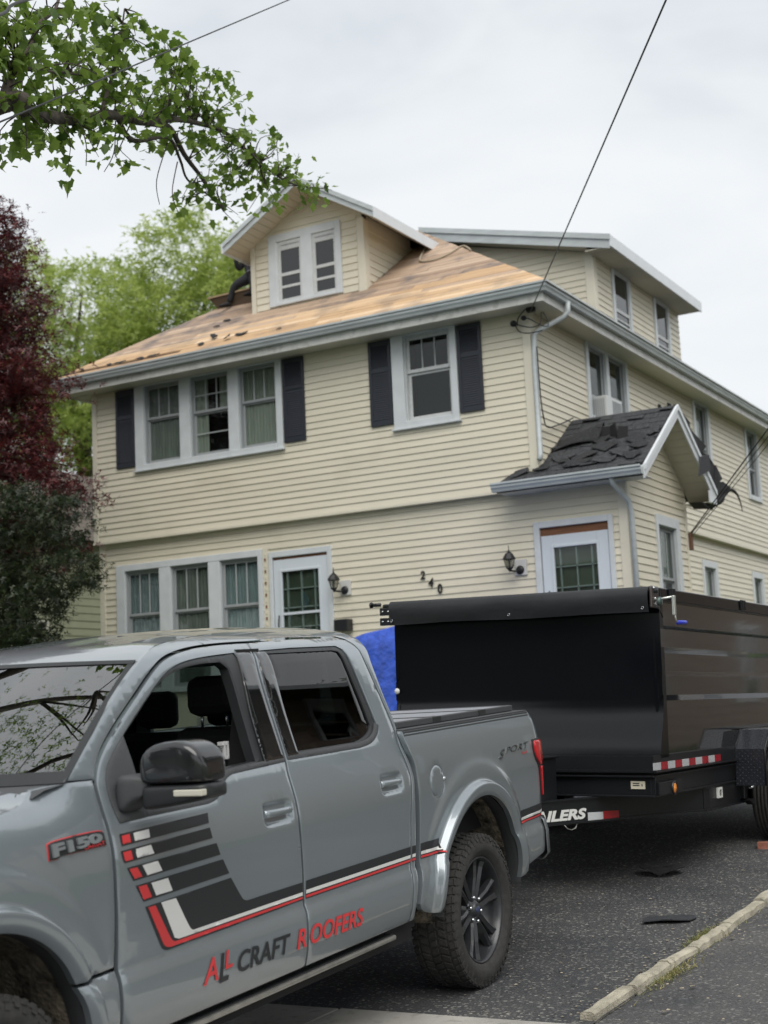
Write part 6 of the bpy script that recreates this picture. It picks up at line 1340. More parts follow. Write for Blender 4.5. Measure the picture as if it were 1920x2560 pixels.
# the part of the crown above and left of the picture (seen in the windscreen)
up = []
while len(up) < 2300:
    p = rng.normal((-8.4, 4.6, 8.4), (1.7, 1.6, 1.3))
    if p[1] > 6.2 and p[2] < 8.6: continue
    up.append(p)
leaves('foliage', up, .15, 'star', M_mg, bm, rng, kind='stuff')
for i in range(26):
    a = Vector(rnd.choice([(-8.4, 6.2, 8.2), (-9.8, 4.7, 6.6), (-7.2, 4.0, 6.9), (-7.8, 6.6, 9.0), (-6.2, 5.0, 7.8)])); e_ = a + Vector((rnd.gauss(.3, .9), rnd.gauss(-.3, .9), rnd.uniform(.1, 1.6)))
    MB().tube(perturb([a, (a + e_) / 2 + Vector((0, 0, .2)), e_], 4), [.035 - .0035 * k for k in range(9)], 6).build('branch', M_bark, bm)
def blobtree(name, trunk, blobs, n, size, kind, m, label, grp=None, limbs=(), seed=1, hollow=.45, squash=1, droop=.5, r0=.25):
    g = np.random.default_rng(seed); t = empty(name, None, label, 'tree', grp)
    q = perturb(trunk, 4); MB().tube(q, [r0 * (1 - .6 * i / len(q)) for i in range(len(q))], 10).build('trunk', M_bark, t)
    for l in limbs: q = perturb(l, 4); MB().tube(q, [r0 * .35 * (1 - .8 * i / len(q)) for i in range(len(q))], 7).build('limb', M_bark, t)
    vol = np.array([b[3] * b[4] * b[5] for b in blobs]) ** .8; vol /= vol.sum(); P_ = []
    for b, v in zip(blobs, vol):
        k = int(n * v); nc = max(8, int(k / 26)); d = g.normal(size=(nc, 3)); d /= np.linalg.norm(d, axis=1)[:, None]; rr_ = g.uniform(hollow, 1.0, nc) ** .6
        cc = np.array(b[:3]) + d * rr_[:, None] * np.array(b[3:6]); idx = g.integers(0, nc, k)
        P_.append(cc[idx] + g.normal(size=(k, 3)) * np.array(b[3:6]) * .13)
    leaves('crown', np.concatenate(P_), size, kind, m, t, g, droop=droop)
    return t
# ---- dark red Japanese maple
G_['red'] = leafmat('red_maple_leaf', (.028, .010, .014), (.15, .026, .026), .25, .9)
bl = [(-15.6, 14.2, 8.7, 1.5, 1.2, .7), (-14.6, 13.9, 8.1, 1.2, 1.1, .75), (-15.0, 14, 7.2, 1.8, 1.3, .7), (-14.5, 13.9, 6.35, 1.7, 1.3, .6), (-13.75, 13.8, 6.35, .7, .8, .40), (-13.45, 13.7, 5.75, .65, .8, .45), (-13.9, 13.6, 8.4, .5, .8, .5), (-13.6, 13.8, 7.3, .5, .8, .5), (-13.9, 13.8, 5.2, 1.2, 1.0, .5), (-13.7, 13.9, 4.6, 1.35, 1.1, .55), (-13.9, 14, 3.9, 1.2, 1.1, .5), (-15.6, 13.9, 5.4, 1.8, 1.5, .9), (-15.8, 13.9, 4.2, 1.9, 1.5, .9)]
blobtree('japanese_maple_tree', [(-15.4, 14.4, .3), (-15.3, 14.3, 2), (-15.1, 14.1, 4), (-14.9, 14, 7)], bl, 60000, .115, 'star', G_['red'], 'dark burgundy japanese maple crowding the left corner of the cream house', seed=3,
         limbs=[[(-15.3, 14.2, 3), (-14.4, 13.9, 4.4), (-13.5, 13.8, 5.4)], [(-15.2, 14.2, 3.6), (-16, 14, 5), (-16.6, 14, 7)], [(-15, 14, 5), (-14.3, 13.9, 6.6), (-13.8, 13.8, 8)]], droop=.45)
G_['dk'] = leafmat('dark_leaf', (.010, .022, .012), (.045, .060, .02), .25, .8)
blobtree('evergreen_shrub', [(-13.2, 13.0, .2), (-13.1, 13, 1.5), (-12.9, 13, 3)], [(-12.9, 13.1, 4.0, .8, .8, .6), (-12.1, 13.2, 3.45, .5, .6, .35), (-12.65, 13, 3.0, .7, .6, .6), (-12.0, 13.3, 4.1, .35, .5, .35), (-13.4, 13.1, 3.3, .8, .8, .8), (-13.0, 13, 2.4, .9, .8, .6)], 15000, .10, 'star', G_['dk'], 'dark green shrubby tree drooping in front of the sage green house', seed=4, r0=.10, droop=.8)
# ---- light green trees behind the house
G_['lt'] = leafmat('spring_leaf', (.20, .29, .05), (.54, .62, .19), .55, .35)
blobtree('background_tree', [(-29.5, 33, 0), (-29.3, 33, 6), (-28.8, 33, 12)], [(-28.6, 33, 14.6, 2.2, 2.2, 1.2), (-30.6, 32, 15.0, 1.4, 1.6, 1.6), (-27.4, 33, 12.8, 1.8, 2, 1.3), (-29.6, 33, 12.4, 2.6, 2.4, 1.4), (-28, 33, 10.4, 2.0, 2.2, 1.1), (-30.5, 33, 9.4, 2.2, 2.2, 1.8), (-32, 33, 12.6, 2.5, 2.5, 2.4)], 15000, .30, 'star', G_['lt'], 'pale green tree behind the house, nearer the red maple', 'light green trees behind the house', seed=6, r0=.35,
         limbs=[[(-29.4, 33, 6), (-28.6, 32.8, 9), (-27.6, 32.6, 11.5)], [(-29.3, 33, 7), (-30.4, 33, 10), (-31, 33, 13)], [(-29, 33, 8), (-29.4, 33, 12), (-29, 33, 15)]])
blobtree('background_tree', [(-24.2, 32.5, 0), (-24.2, 32.5, 7), (-24.4, 32.5, 13)], [(-24.0, 32.3, 15.0, 2.0, 2, 1.2), (-25.6, 32, 13.4, 1.6, 1.8, 1.3), (-22.6, 32.4, 13.5, 1.6, 1.8, 1.4), (-24.3, 32.5, 12.8, 2.6, 2.4, 1.5), (-23.0, 32.5, 11.2, 2.2, 2.2, 1.3), (-25.8, 32.5, 10.8, 1.9, 2, 1.5), (-24.5, 32.5, 8.8, 2.6, 2.2, 1.6)], 16000, .30, 'star', G_['lt'], 'pale green tree behind the house, directly behind the roof worker', 'light green trees behind the house', seed=9, r0=.35,
         limbs=[[(-24.2, 32.5, 7), (-23, 32.4, 10), (-22.4, 32.4, 13)], [(-24.2, 32.5, 8), (-25.4, 32.4, 11), (-26, 32.3, 13.5)], [(-24.3, 32.5, 9), (-24.1, 32.5, 12), (-23.8, 32.5, 15)]])
# trees across the street and beside the brown house: mirrored in the paint and glass
G_['mid'] = leafmat('summer_leaf', (.025, .06, .012), (.10, .16, .03), .3, .4)
for k, (x, y, s, lb) in enumerate(((-5, -15, 1.2, 'broad green tree straight across the street from the driveway'), (-12, -13, 1.1, 'green tree across the street beside the broad one'), (1.5, -14, 1.1, 'green tree across the street from the second driveway'), (14.5, 27, 1.15, 'full green tree behind the brown house, farther from the street'), (6.5, 28.5, .9, 'smaller green tree behind the brown house'), (-16, -22, 1.2, 'green tree across the street, nearer the corner'), (6, -24, 1.3, 'largest green tree across the street'), (11, 4.2, 1.0, 'green street tree on the verge by the brown house'))):
    blobtree('street_tree', [(x, y, -.3), (x + .1, y, 3 * s), (x, y, 7 * s)], [(x, y, 8.5 * s, 3 * s, 3 * s, 2.4 * s), (x + 2 * s, y + .4, 6.8 * s, 2.2 * s, 2.2 * s, 1.8 * s), (x - 2 * s, y - .6, 7 * s, 2.2 * s, 2.2 * s, 1.8 * s), (x, y + 1.6, 6 * s, 2.4 * s, 2.2 * s, 1.4 * s)], 4200, .42, 'star', G_['mid'], lb, 'trees around the street', seed=20 + k, r0=.3)
blobtree('street_tree', [(3.2, 11.6, -.3), (3.2, 11.6, 2), (3.1, 11.6, 4.5)], [(3.1, 11.6, 5.6, 1.3, 1.5, 1.5), (3.6, 12.4, 4.6, 1.2, 1.2, .9), (2.7, 11.0, 4.3, 1.1, 1.1, .9)], 3500, .28, 'star', G_['mid'], 'small green tree at the corner of the brown house', 'trees around the street', seed=41, r0=.14)

# ================================================================= neighbouring houses
M_sage = mat('sage_board', (.335, .36, .25), .6, var=.05, vs=3); M_sagtrim = mat('sage_trim', (.62, .61, .54), .6)
nb = empty('neighbour_house', None, 'sage green clapboard house behind the red maple', 'house')
MB().box((-27, 13.0, -.2), (-19.03, 27, 5.2)).build('wall', M_sage, nb)
PN = PS(-19.0); z = 2.0; nbo = [(19.42, 20.52, 2.0, 3.60), (14.6, 15.7, 2.0, 3.6), (23.8, 24.9, 2.2, 3.6)]
while z < 5.1:
    segs = [(13.0, 27.0)]
    for o in nbo:
        if o[2] < z + .07 < o[3]: segs = [q for s in segs for q in ((s[0], min(s[1], o[0])), (max(s[0], o[1]), s[1])) if q[1] - q[0] > .02]
    for s in segs: MB().hexa([PN(s[0], z, 0), PN(s[1], z, 0), PN(s[1], z, .018), PN(s[0], z, .018), PN(s[0], z + .149, -.02), PN(s[1], z + .149, -.02), PN(s[1], z + .149, .003), PN(s[0], z + .149, .003)]).build('siding_board', M_sage, nb)
    z += .149
for o in nbo:
    f_ = casing(PN, *o, .13, .13, .12, .08, parent=nb, m=M_sagtrim); b = MB(); slab(PN, o[0] + .13, o[1] - .13, o[2] + .08, o[3] - .12, -.02, -.01, b); b.build('pane', MATS['black_glass'], f_)
    b = MB(); slab(PN, o[0] + .13, o[0] + .17, o[2] + .08, o[3] - .12, -.01, .01, b); slab(PN, o[1] - .17, o[1] - .13, o[2] + .08, o[3] - .12, -.01, .01, b); slab(PN, o[0] + .17, o[1] - .17, o[3] - .17, o[3] - .12, -.01, .01, b); slab(PN, (o[0] + o[1]) / 2 - .012, (o[0] + o[1]) / 2 + .012, o[2] + .08, o[3] - .17, -.01, .005, b); b.build('sash', M_sashw, f_)
M_rf = mat('brown_shingle', (.10, .085, .07), .9, var=.2, vs=6, bump=.3, bs=80)
MB().prism([(-27.6, 12.6, 5.15), (-18.5, 12.6, 5.15), (-23, 12.6, 7.6)][::-1], (0, 15, 0)).build('roof', M_rf, nb)
def plainhouse(x0, x1, y0, y1, h, face, wallm, label, ridge_y=False):
    t = empty('suburban_house', None, label, 'house')
    MB().box((x0, y0, -.4), (x1, y1, h)).build('wall', wallm, t)
    e_ = .5
    if ridge_y: MB().prism([(x0 - e_, y0 - e_, h), ((x0 + x1) / 2, y0 - e_, h + 2.8), (x1 + e_, y0 - e_, h)], (0, y1 - y0 + 2 * e_, 0)).build('roof', M_rf, t)
    else: MB().prism([(x0 - e_, y0 - e_, h), (x0 - e_, y1 + e_, h), (x0 - e_, (y0 + y1) / 2, h + 2.8)], (x1 - x0 + 2 * e_, 0, 0)).build('roof', M_rf, t)
    tm = MB().box((x0 - e_, y0 - e_ - .02, h - .15), (x1 + e_, y0 - e_, h + .05)); tm.build('fascia', M_rake, t)
    MB().box((x0 - e_ - .02, y0 - e_, h - .15), (x0 - e_, y1 + e_, h + .05)).build('fascia', M_rake, t)
    P = PS(x0) if face == 'x' else None
    PP = (lambda u, z_, t_=0.0: Vector((x0 - t_, u, z_))) if face == 'x' else (lambda u, z_, t_=0.0: Vector((u, y1 + t_, z_)))
    a, b_ = (y0, y1) if face == 'x' else (x0, x1); k = 5 if face == 'x' else 4
    for i in range(k):
        for zz in (1.2, 3.9):
            if zz + 1.5 > h: continue
            u = a + (b_ - a) * (i + .5) / k; f_ = casing(PP, u - .55, u + .55, zz, zz + 1.5, .1, .1, .1, .1, parent=t, m=M_rake); b = MB(); slab(PP, u - .45, u + .45, zz + .1, zz + 1.4, .0, .01, b); b.build('pane', MATS['black_glass'], f_)
    # lap siding lines on the facing side
    z_ = .2; st = MB()
    while z_ < h - .1: slab(PP, a, b_, z_, z_ + .012, 0, .012, st); z_ += .16
    st.build('siding_course', wallm, t, kind='stuff')
    return t
plainhouse(1.5, 9, 14.5, 40, 5.4, 'x', mat('brown_wall', (.36, .28, .23), .8, var=.1, vs=5), 'brown clapboard house beyond the second driveway', True)
plainhouse(-12, 1, -30, -20, 5.4, 'y', mat('tan_wall', (.16, .12, .09), .8), 'tan house across the street')
plainhouse(-30, -18, -31, -21, 5.2, 'y', mat('grey_wall', (.14, .15, .16), .8), 'grey house across the street')

# ================================================================= things on and around the house
# wall lanterns
def lantern(x, z, label):
    t = empty('wall_lantern', None, label, 'wall lamp', 'black wall lanterns beside the front doors')
    MB().box((x - .0, 17.06, z - .19), (x + .17, 17.085, z + .02)).build('mounting_plate', mat('plate_pale', (.6, .6, .58), .5), t, bevel=.004)
    c = Vector((x + .075, 16.95, z - .12))
    MB().lathe([(0, .03), (.03, .028), (.055, .015), (.06, 0)], 20, Matrix.Translation((c.x, 17.06, c.z)) @ Matrix.Rotation(R(90), 4, 'X')).build('wall_cup', M_met, t)
    l = Vector((x, 16.90, z))
    MB().tube(smooth_path([(c.x, 17.05, c.z), (c.x - .03, 16.97, c.z - .02), (l.x, l.y, l.z - .13)], 4), .012, 8).build('bracket', M_met, t)
    Mx = Matrix.Translation(l)
    MB().lathe([(.0, .20), (.005, .195), (.006, .14), (.014, .13), (.018, .115), (.05, .09), (.085, .035), (.09, .015), (.078, .012), (.07, .02)], 8, Mx, smooth=False).build('cap', M_met, t)
    MB().lathe([(.068, .015), (.040, -.095), (.0, -.10)], 8, Mx, smooth=False).build('glass', glassy('lantern_glass', (.6, .6, .58), .1, .1), t)
    b = MB()
    for k in range(4):
        a = k * math.pi / 2 + .4; b = MB(); b.tube([l + Vector((.07 * math.cos(a), .07 * math.sin(a), .015)), l + Vector((.041 * math.cos(a), .041 * math.sin(a), -.095))], .005, 5); b.build('cage_bar', M_met, t)
    MB().lathe([(.044, -.09), (.046, -.10), (.02, -.125), (.008, -.14), (.006, -.15), (.0, -.155)], 12, Mx).build('base_cup', M_met, t)
    if 'right' in label or 'tarp' in label: MB().tube([l + Vector((0, 0, -.15)), l + Vector((0, 0, -.31))], [.008, .002], 6).build('finial', M_met, t)
    MB().lathe([(0, .03), (.015, .02), (.018, 0), (.012, -.05), (0, -.06)], 12, Mx).build('bulb', mat('bulb', (.7, .7, .65), .3), t)
lantern(-10.375, 3.39, 'black wall lantern beside the storm door with the diamond pane')
lantern(-7.69, 3.43, 'black wall lantern with a spiked tail beside the door above the trailer')
for s, x0, x1, z0, z1 in (('2', -9.10, -9.03, 3.315, 3.43), ('4', -8.985, -8.905, 3.20, 3.32), ('0', -8.845, -8.775, 3.10, 3.235)):
    vv, ff = text_mesh(s, 1, .12 if s != '0' else 0, .02, .5); b = MB(); b.add([(x0 + (x1 - x0) * a, 17.078 - .012 * (d + .5), z0 + (z1 - z0) * c) for a, c, d in vv], [f for f in ff])
    b.build('house_number', M_met, None, label='black metal numeral %s fixed to the cream siding' % {'2': 'two', '4': 'four', '0': 'zero'}[s], cat='house number', group='house numbers')
mbx = MB().box((-10.42, 16.92, 2.70), (-10.20, 17.08, 2.86)).build('mailbox', M_met, None, bevel=.01, label='small black mailbox on the siding above the blue tarp', cat='mailbox')
# window air conditioner
ac = empty('air_conditioner', None, 'white air conditioner sticking out of the side window', 'air conditioner')
M_acw = mat('ac_white', (.58, .60, .60), .4)
MB().box((-7.27, 19.10, 5.58), (-7.02, 19.74, 5.92)).build('body', M_acw, ac, bevel=.01)
for i in range(9): MB().box((-7.018, 19.34, 5.62 + i * .03), (-7.013, 19.70, 5.635 + i * .03)).build('louvre', M_sash, ac)
for i in range(7): MB().box((-7.25 + i * .03, 19.094, 5.62), (-7.235 + i * .03, 19.10, 5.88)).build('vent_slot', M_sash, ac)
# utility cables
def cable(name, pts, r, label, grp=None, sag=0, m=None, n=24):
    P_ = [Vector(p) for p in pts]; o = []
    if len(P_) == 2:
        for i in range(n + 1):
            t = i / n; q = P_[0].lerp(P_[1], t); q.z -= sag * 4 * t * (1 - t); o.append(q)
    else: o = smooth_path(P_, 8)
    return MB().tube(o, r, 6).build(name, m or M_met, None, label=label, cat='cable', group=grp)
cable('service_cable', [(-1.28, 6.80, 6.37), (-7.16, 16.86, 6.66)], .0075, 'dark twisted service cable dropping to the right corner of the house')
cable('overhead_wire', [(-7.22, 12.85, 9.65), (-6.64, 10.43, 8.05), (-5.47, 5.57, 4.85), (-4.9, 3.2, 3.3)], .0055, 'thin wire crossing through the maple leaves to the upper left')
cable('overhead_wire', [(-5.3, 6.4, 6.0), (-4.87, 5.14, 5.2), (-4.73, 4.83, 4.95), (-4.5, 4.3, 4.6)], .008, 'short dark wire cutting the very top left corner')
for k, (z0, z1, r, l_) in enumerate(((4.92, 3.86, .009, 'thickest of the cables slanting to the back corner of the side entry'), (4.83, 3.84, .006, 'thin cable just under the thickest one on the side wall'), (4.74, 3.80, .005, 'lowest of the three cables slanting to the side entry'))):
    cable('side_cable', [(-3.0, 16.6, z0 + .95), (-4.52, 18.14, z0), (-6.08, 19.56, z1)], r, l_, 'cables slanting to the side entry')
MB().box((-6.12, 19.52, 3.62), (-6.06, 19.60, 3.86)).build('cable_anchor', mat('anchor_rust', (.16, .08, .05), .8), None, bevel=.01, label='rusty cable anchor at the back corner of the side entry', cat='anchor')
cb_ = empty('service_connection', None, 'tangle of black insulators and cable loops under the right eave corner', 'cable connection')
def eps(c, r, nm): MB().lathe([(0, r[2]), (r[0] * .7, r[2] * .7), (r[0], 0), (r[0] * .7, -r[2] * .7), (0, -r[2])], 10, Matrix.Translation(c)).build(nm, M_met, cb_)
eps((-7.42, 16.88, 6.55), (.05, .05, .045), 'insulator'); eps((-7.27, 16.88, 6.60), (.04, .04, .035), 'insulator')
MB().box((-7.22, 16.84, 6.66), (-7.10, 16.92, 6.74)).build('splice_box', M_met, cb_, bevel=.015)
for q in ([(-7.40, 16.86, 6.56), (-7.30, 16.80, 6.49), (-7.14, 16.78, 6.43), (-7.02, 16.82, 6.46), (-7.0, 16.85, 6.62)], [(-7.26, 16.86, 6.60), (-7.14, 16.80, 6.54), (-7.0, 16.80, 6.44), (-6.92, 16.84, 6.42), (-6.93, 16.86, 6.52), (-6.99, 16.88, 6.63)], [(-7.40, 16.88, 6.53), (-7.33, 16.86, 6.42), (-7.18, 16.83, 6.37), (-7.0, 16.86, 6.38)], [(-7.22, 16.84, 6.70), (-7.33, 16.85, 6.61), (-7.36, 16.86, 6.50)]):
    MB().tube(smooth_path(q, 5), .0075, 6).build('cable_loop', M_met, cb_)
cable('downlead', [(-7.13, 16.93, 6.2), (-7.13, 16.95, 5.6), (-7.12, 16.98, 5.28), (-7.18, 17.25, 5.18), (-7.2, 17.8, 5.32), (-7.19, 18.2, 5.46)], .009, 'black cable running down beside the downspout to the entry roof')
# rope on the roof
def onroof(x, y, o=.0): return Vector((x, y, ZE + PT * (y - YE) + o))
MB().tube(smooth_path([onroof(-9.86, 19.35, .03) + Vector((0, 0, -.02)), onroof(-9.79, 19.05, .03), onroof(-9.66, 18.62, .02), onroof(-9.53, 18.43, .02), onroof(-9.28, 18.37, .02), onroof(-9.12, 18.51, .02), onroof(-9.0, 18.76, .02), onroof(-8.72, 18.45, .02)], 6), .014, 7).build('rope', mat('rope_tan', (.36, .30, .22), .9), None, label='tan safety rope lying across the bare roof boards', cat='rope')
# torn shingle scraps
def scrap(name, c, sx, sy, m, label, grp=None, rot=0, slope=None, curl=.02, seed=0, n=9, th=.006, cat_='shingle scrap'):
    g = random.Random(seed); k = 10; out = []
    for i in range(k): a = 2 * math.pi * i / k; r_ = g.uniform(.6, 1.1); out.append((math.cos(a) * sx * r_, math.sin(a) * sy * r_))
    b = MB(); top = []; cr_, sr_ = math.cos(rot), math.sin(rot)
    ph = g.uniform(0, 6)
    def pos(x, y, d):
        X_, Y_ = x * cr_ - y * sr_, x * sr_ + y * cr_; h = curl * (abs(math.sin(x / sx * 1.7 + ph))) + g.uniform(0, curl * .3)
        return Vector(c) + Vector((X_, Y_, (slope or 0) * Y_ + h + d))
    ctr = pos(0, 0, th); rim = [pos(x, y, th) for x, y in out]; mid = [pos(x * .55, y * .55, th) for x, y in out]
    vs = [ctr] + mid + rim + [v - Vector((0, 0, th * 1.2)) for v in rim]
    fs = [(0, 1 + i, 1 + (i + 1) % k) for i in range(k)] + [(1 + i, 1 + k + i, 1 + k + (i + 1) % k, 1 + (i + 1) % k) for i in range(k)] + [(1 + k + i, 1 + 2 * k + i, 1 + 2 * k + (i + 1) % k, 1 + k + (i + 1) % k) for i in range(k)] + [tuple(1 + 2 * k + i for i in range(k))[::-1]]
    b.add(vs, fs); return b.build(name, m, None, label=label, cat=cat_, group=grp)
M_felt = mat('felt_black', (.012, .012, .014), .8, bump=.3, bs=60); M_scr = mat('scrap_dark', (.022, .023, .026), .85, var=.4, vs=30, bump=.5, bs=120)
scrap('shingle_scrap', (-3.72, 10.6, gz(-3.72, 10.6) + .008), .17, .17, M_felt, 'crumpled black shingle scrap on the asphalt behind the pickup', rot=.5, curl=.05, seed=2)
scrap('shingle_scrap', (-3.17, 9.14, gz(-3.17, 9.14) + .010), .20, .13, mat('flat_felt', (.035, .037, .042), .6), 'flat torn felt piece on the asphalt near the curb', rot=.9, curl=.012, seed=5)
sl_ = [(-12.28, 16.88, .10, .05), (-11.93, 16.72, .09, .05), (-12.42, 16.74, .08, .05), (-13.9, 16.66, .12, .04), (-13.25, 16.66, .14, .035), (-13.52, 16.66, .10, .035), (-14.11, 16.65, .08, .035), (-14.7, 16.7, .06, .03), (-12.56, 17.61, .10, .04), (-12.62, 17.42, .07, .03), (-11.75, 16.82, .12, .06), (-11.0, 16.70, .05, .02)]
for i, (x, y, a, b_) in enumerate(sl_):
    scrap('shingle_scrap', onroof(x, y, .01), a, b_, M_scr, {0: 'upright dark shingle stump on the stripped roof edge', 10: 'pale torn shingle flap on the stripped roof below the dormer'}.get(i, 'dark shingle scrap on the stripped roof, ' + {1: 'just right of the upright stump', 2: 'just left of the upright stump', 3: 'between the two left windows below', 4: 'longest one along the gutter', 5: 'mid gutter row above the left windows', 6: 'over the left shutter', 7: 'farthest toward the left eave', 8: 'highest one below the worker', 9: 'just under the highest one', 11: 'farthest right, at the gutter below the dormer'}.get(i, '')), 'shingle scraps left on the stripped roof' if i not in (0, 10) else None, rot=rnd.uniform(-.4, .4), slope=PT, curl=.055 if i in (0, 1) else .012, seed=30 + i)
# porch roof: shingle courses, torn pieces
def onporch(x, y, o=.0): return Vector((x, y, 4.42 + .667 * (y - 16.75) + o))
cnt = 0
for i in range(11):
    y0 = 16.76 + i * .136; y1 = y0 + .15; x = -7.60 + (0 if i < 2 else .37) + (.1 if i == 1 else 0); off = rnd.uniform(0, .2)
    if i >= 2: x = XS + .02
    while x < XE - .03:
        wd2 = rnd.uniform(.16, .24); xe = min(x + wd2, XE - .01)
        if rnd.random() > (.32 if 1 < i < 8 else .06):
            o_ = rnd.uniform(.006, .014); lift = rnd.uniform(.0, .012) + (.03 if rnd.random() < .15 else 0); sk = rnd.uniform(-.02, .02)
            MB().hexa([onporch(x, y0 + sk, .0 + lift), onporch(xe, y0 - sk, .0 + lift), onporch(xe, y1, .0), onporch(x, y1, .0), onporch(x, y0 + sk, o_ + lift), onporch(xe, y0 - sk, o_ + lift), onporch(xe, y1, .006), onporch(x, y1, .006)]).build('roof_shingle', M_shg, porch_roof); cnt += 1
        x = xe + .006
scl = [(-7.47, 16.91, .16, .08), (-7.2, 16.97, .16, .10), (-6.7, 16.98, .20, .10), (-6.17, 17.11, .20, .12), (-5.95, 17.26, .14, .10), (-5.95, 17.0, .16, .10), (-6.30, 16.98, .20, .09), (-6.64, 17.12, .22, .09), (-6.45, 17.33, .20, .12), (-6.95, 17.2, .18, .12), (-6.05, 17.45, .16, .14), (-6.55, 17.52, .15, .10), (-5.85, 17.6, .1, .14), (-6.9, 17.05, .12, .06)]
for i, (x, y, a, b_) in enumerate(scl):
    scrap('torn_shingle', onporch(x, y, .012), a, b_, M_scr if i % 3 else M_shg, 'torn shingle loose on the side entry roof, ' + ('at the left end by the wall', 'over the left part of the gutter', 'just above the gutter at mid-roof', 'toward the rake, one third up', 'beside the white rake, low down', 'at the gutter corner by the rake', 'just left of the rake corner', 'mid-roof below the felt lump', 'right under the black felt lump', 'under the lower end of the curled felt', 'beside the rake at mid-height', 'just below and left of the felt lump', 'highest one beside the rake', 'low and left of the middle')[i], 'loose shingles on the side entry roof', rot=rnd.uniform(-.5, .5), slope=.667, curl=.035, seed=60 + i)
scrap('shingle_scrap', (-6.44, 16.70, 4.40), .09, .05, M_scr, 'shingle chip resting on the rim of the side entry gutter', curl=.02, seed=91)
# curled roofing felt and the dark folded lump on the entry roof
P_ = []
for i in range(12):
    t = i / 11; x = -7.22 + .62 * t; row = []
    for j in range(9):
        s = j / 8; y = 17.38 + .30 * s + .12 * t; h = .02 + (.16 * t) * math.sin(s * 2.6) ** 1.5 + .05 * math.sin(t * 3) * (1 - s)
        row.append(onporch(x + .04 * math.sin(s * 3), y, h))
    P_.append(row)
o = MB().grid(P_, flip=True).build('curled_felt', M_scr, None, label='long sheet of roofing felt curled up on the side entry roof', cat='roofing felt'); q = o.modifiers.new('thickness', 'SOLIDIFY'); q.thickness = .006
lp = empty('felt_lump', None, 'black folded lump of roofing felt standing high on the side entry roof', 'roofing felt')
for a, e_, ang in (((-6.53, 17.62), (.20, .02, .15), .1), ((-6.40, 17.60), (.16, .02, .17), -.5), ((-6.27, 17.56), (.13, .02, .15), .3), ((-6.45, 17.72), (.25, .10, .04), .1)):
    MB().box((-e_[0] / 2, -e_[1] / 2, -.02), (e_[0] / 2, e_[1] / 2, e_[2]), Matrix.Translation(onporch(*a)) @ Matrix.Rotation(ang, 4, 'Z') @ Matrix.Rotation(ang * .4, 4, 'Y')).build('felt_fold', M_felt, lp)
# torn felt hanging off the back rake of the entry
tf_ = empty('torn_roofing_felt', None, 'ragged black roofing felt hanging off the back edge of the side entry gable', 'roofing felt')
pcs = [[(18.05, 5.30), (18.28, 5.22), (18.38, 5.02), (18.25, 4.98)], [(18.25, 5.1), (18.5, 5.12), (18.66, 5.0), (19.02, 4.93), (18.85, 4.85), (18.5, 4.86)], [(18.5, 4.95), (18.98, 4.98), (18.82, 4.80), (18.6, 4.72)], [(18.58, 4.74), (18.98, 4.80), (18.95, 4.60), (18.34, 4.46)], [(18.95, 4.68), (19.12, 4.80), (19.28, 4.70), (19.35, 4.55), (19.1, 4.5)], [(19.2, 4.72), (19.42, 4.74), (19.62, 4.56), (19.4, 4.40), (19.1, 4.5)], [(19.2, 4.55), (19.62, 4.58), (19.55, 4.38), (19.2, 4.3)], [(19.3, 4.5), (19.75, 4.46), (20.0, 4.50), (19.95, 4.36), (19.5, 4.30)], [(19.1, 4.45), (19.55, 4.35), (19.50, 4.12), (19.22, 4.1)], [(18.95, 4.22), (19.3, 4.2), (19.1, 4.08), (18.8, 4.10)]]
tops = [(18.30, 5.46), (18.48, 5.41), (18.74, 5.34), (18.80, 5.22), (19.12, 5.15), (19.50, 5.06), (19.30, 4.94), (19.46, 4.92), (19.62, 4.91), (19.85, 4.80), (20.15, 4.66), (19.95, 4.58), (20.25, 4.60), (20.55, 4.56), (20.30, 4.47), (20.18, 4.35), (20.02, 4.27), (19.86, 4.32)]
for rep, xo in enumerate((-5.74, -5.78, -5.83, -5.90, -5.98)):
    q_ = [(y + rnd.gauss(0, .035), z + rnd.gauss(0, .022) - .02 * (rep % 2)) for y, z in tops]
    cut = [0, 4, 9, 13, len(tops) - 1]
    for c0, c1 in zip(cut[:-1], cut[1:]):
        seg = q_[c0:c1 + 1]; lo = [(y, 5.43 - .667 * (y - 18.25)) for y, z in (seg[-1], seg[0])] if c1 < 13 else ([(19.8, 4.40), (19.72, 4.50)] if c1 < 15 else [(19.74, 4.40), (19.78, 4.46)])
        b = MB(); ph = rnd.uniform(0, 6); b.prism([(xo + .015 * math.sin(y * 9 + ph), y, z) for y, z in seg + lo], (-rnd.uniform(.02, .06), rnd.uniform(-.03, .03), rnd.uniform(-.01, .03))); b.build('felt_sheet', M_felt, tf_)
MB().prism([(-5.69, 19.04, 4.83), (-5.70, 19.48, 4.92), (-5.69, 19.45, 4.70), (-5.68, 18.83, 4.53)], (-.012, 0, .008)).build('felt_sheet', mat('felt_grey', (.03, .031, .036), .8), tf_)
MB().prism([(-5.80, 19.3, 4.24), (-5.80, 19.75, 4.26), (-5.80, 19.55, 4.17)], (-.2, 0, .02)).build('felt_sheet', M_felt, tf_)
MB().tube(smooth_path([(-5.76, 20.3, 4.52), (-5.76, 20.7, 4.57), (-5.76, 20.95, 4.53), (-5.76, 21.1, 4.42), (-5.76, 21.17, 4.30)], 5), [.03, .03, .028, .026, .025, .024, .023, .022, .02, .018, .017, .015, .013, .012, .011, .01, .009, .008, .007, .006, .005], 6).build('felt_strip', M_felt, tf_)
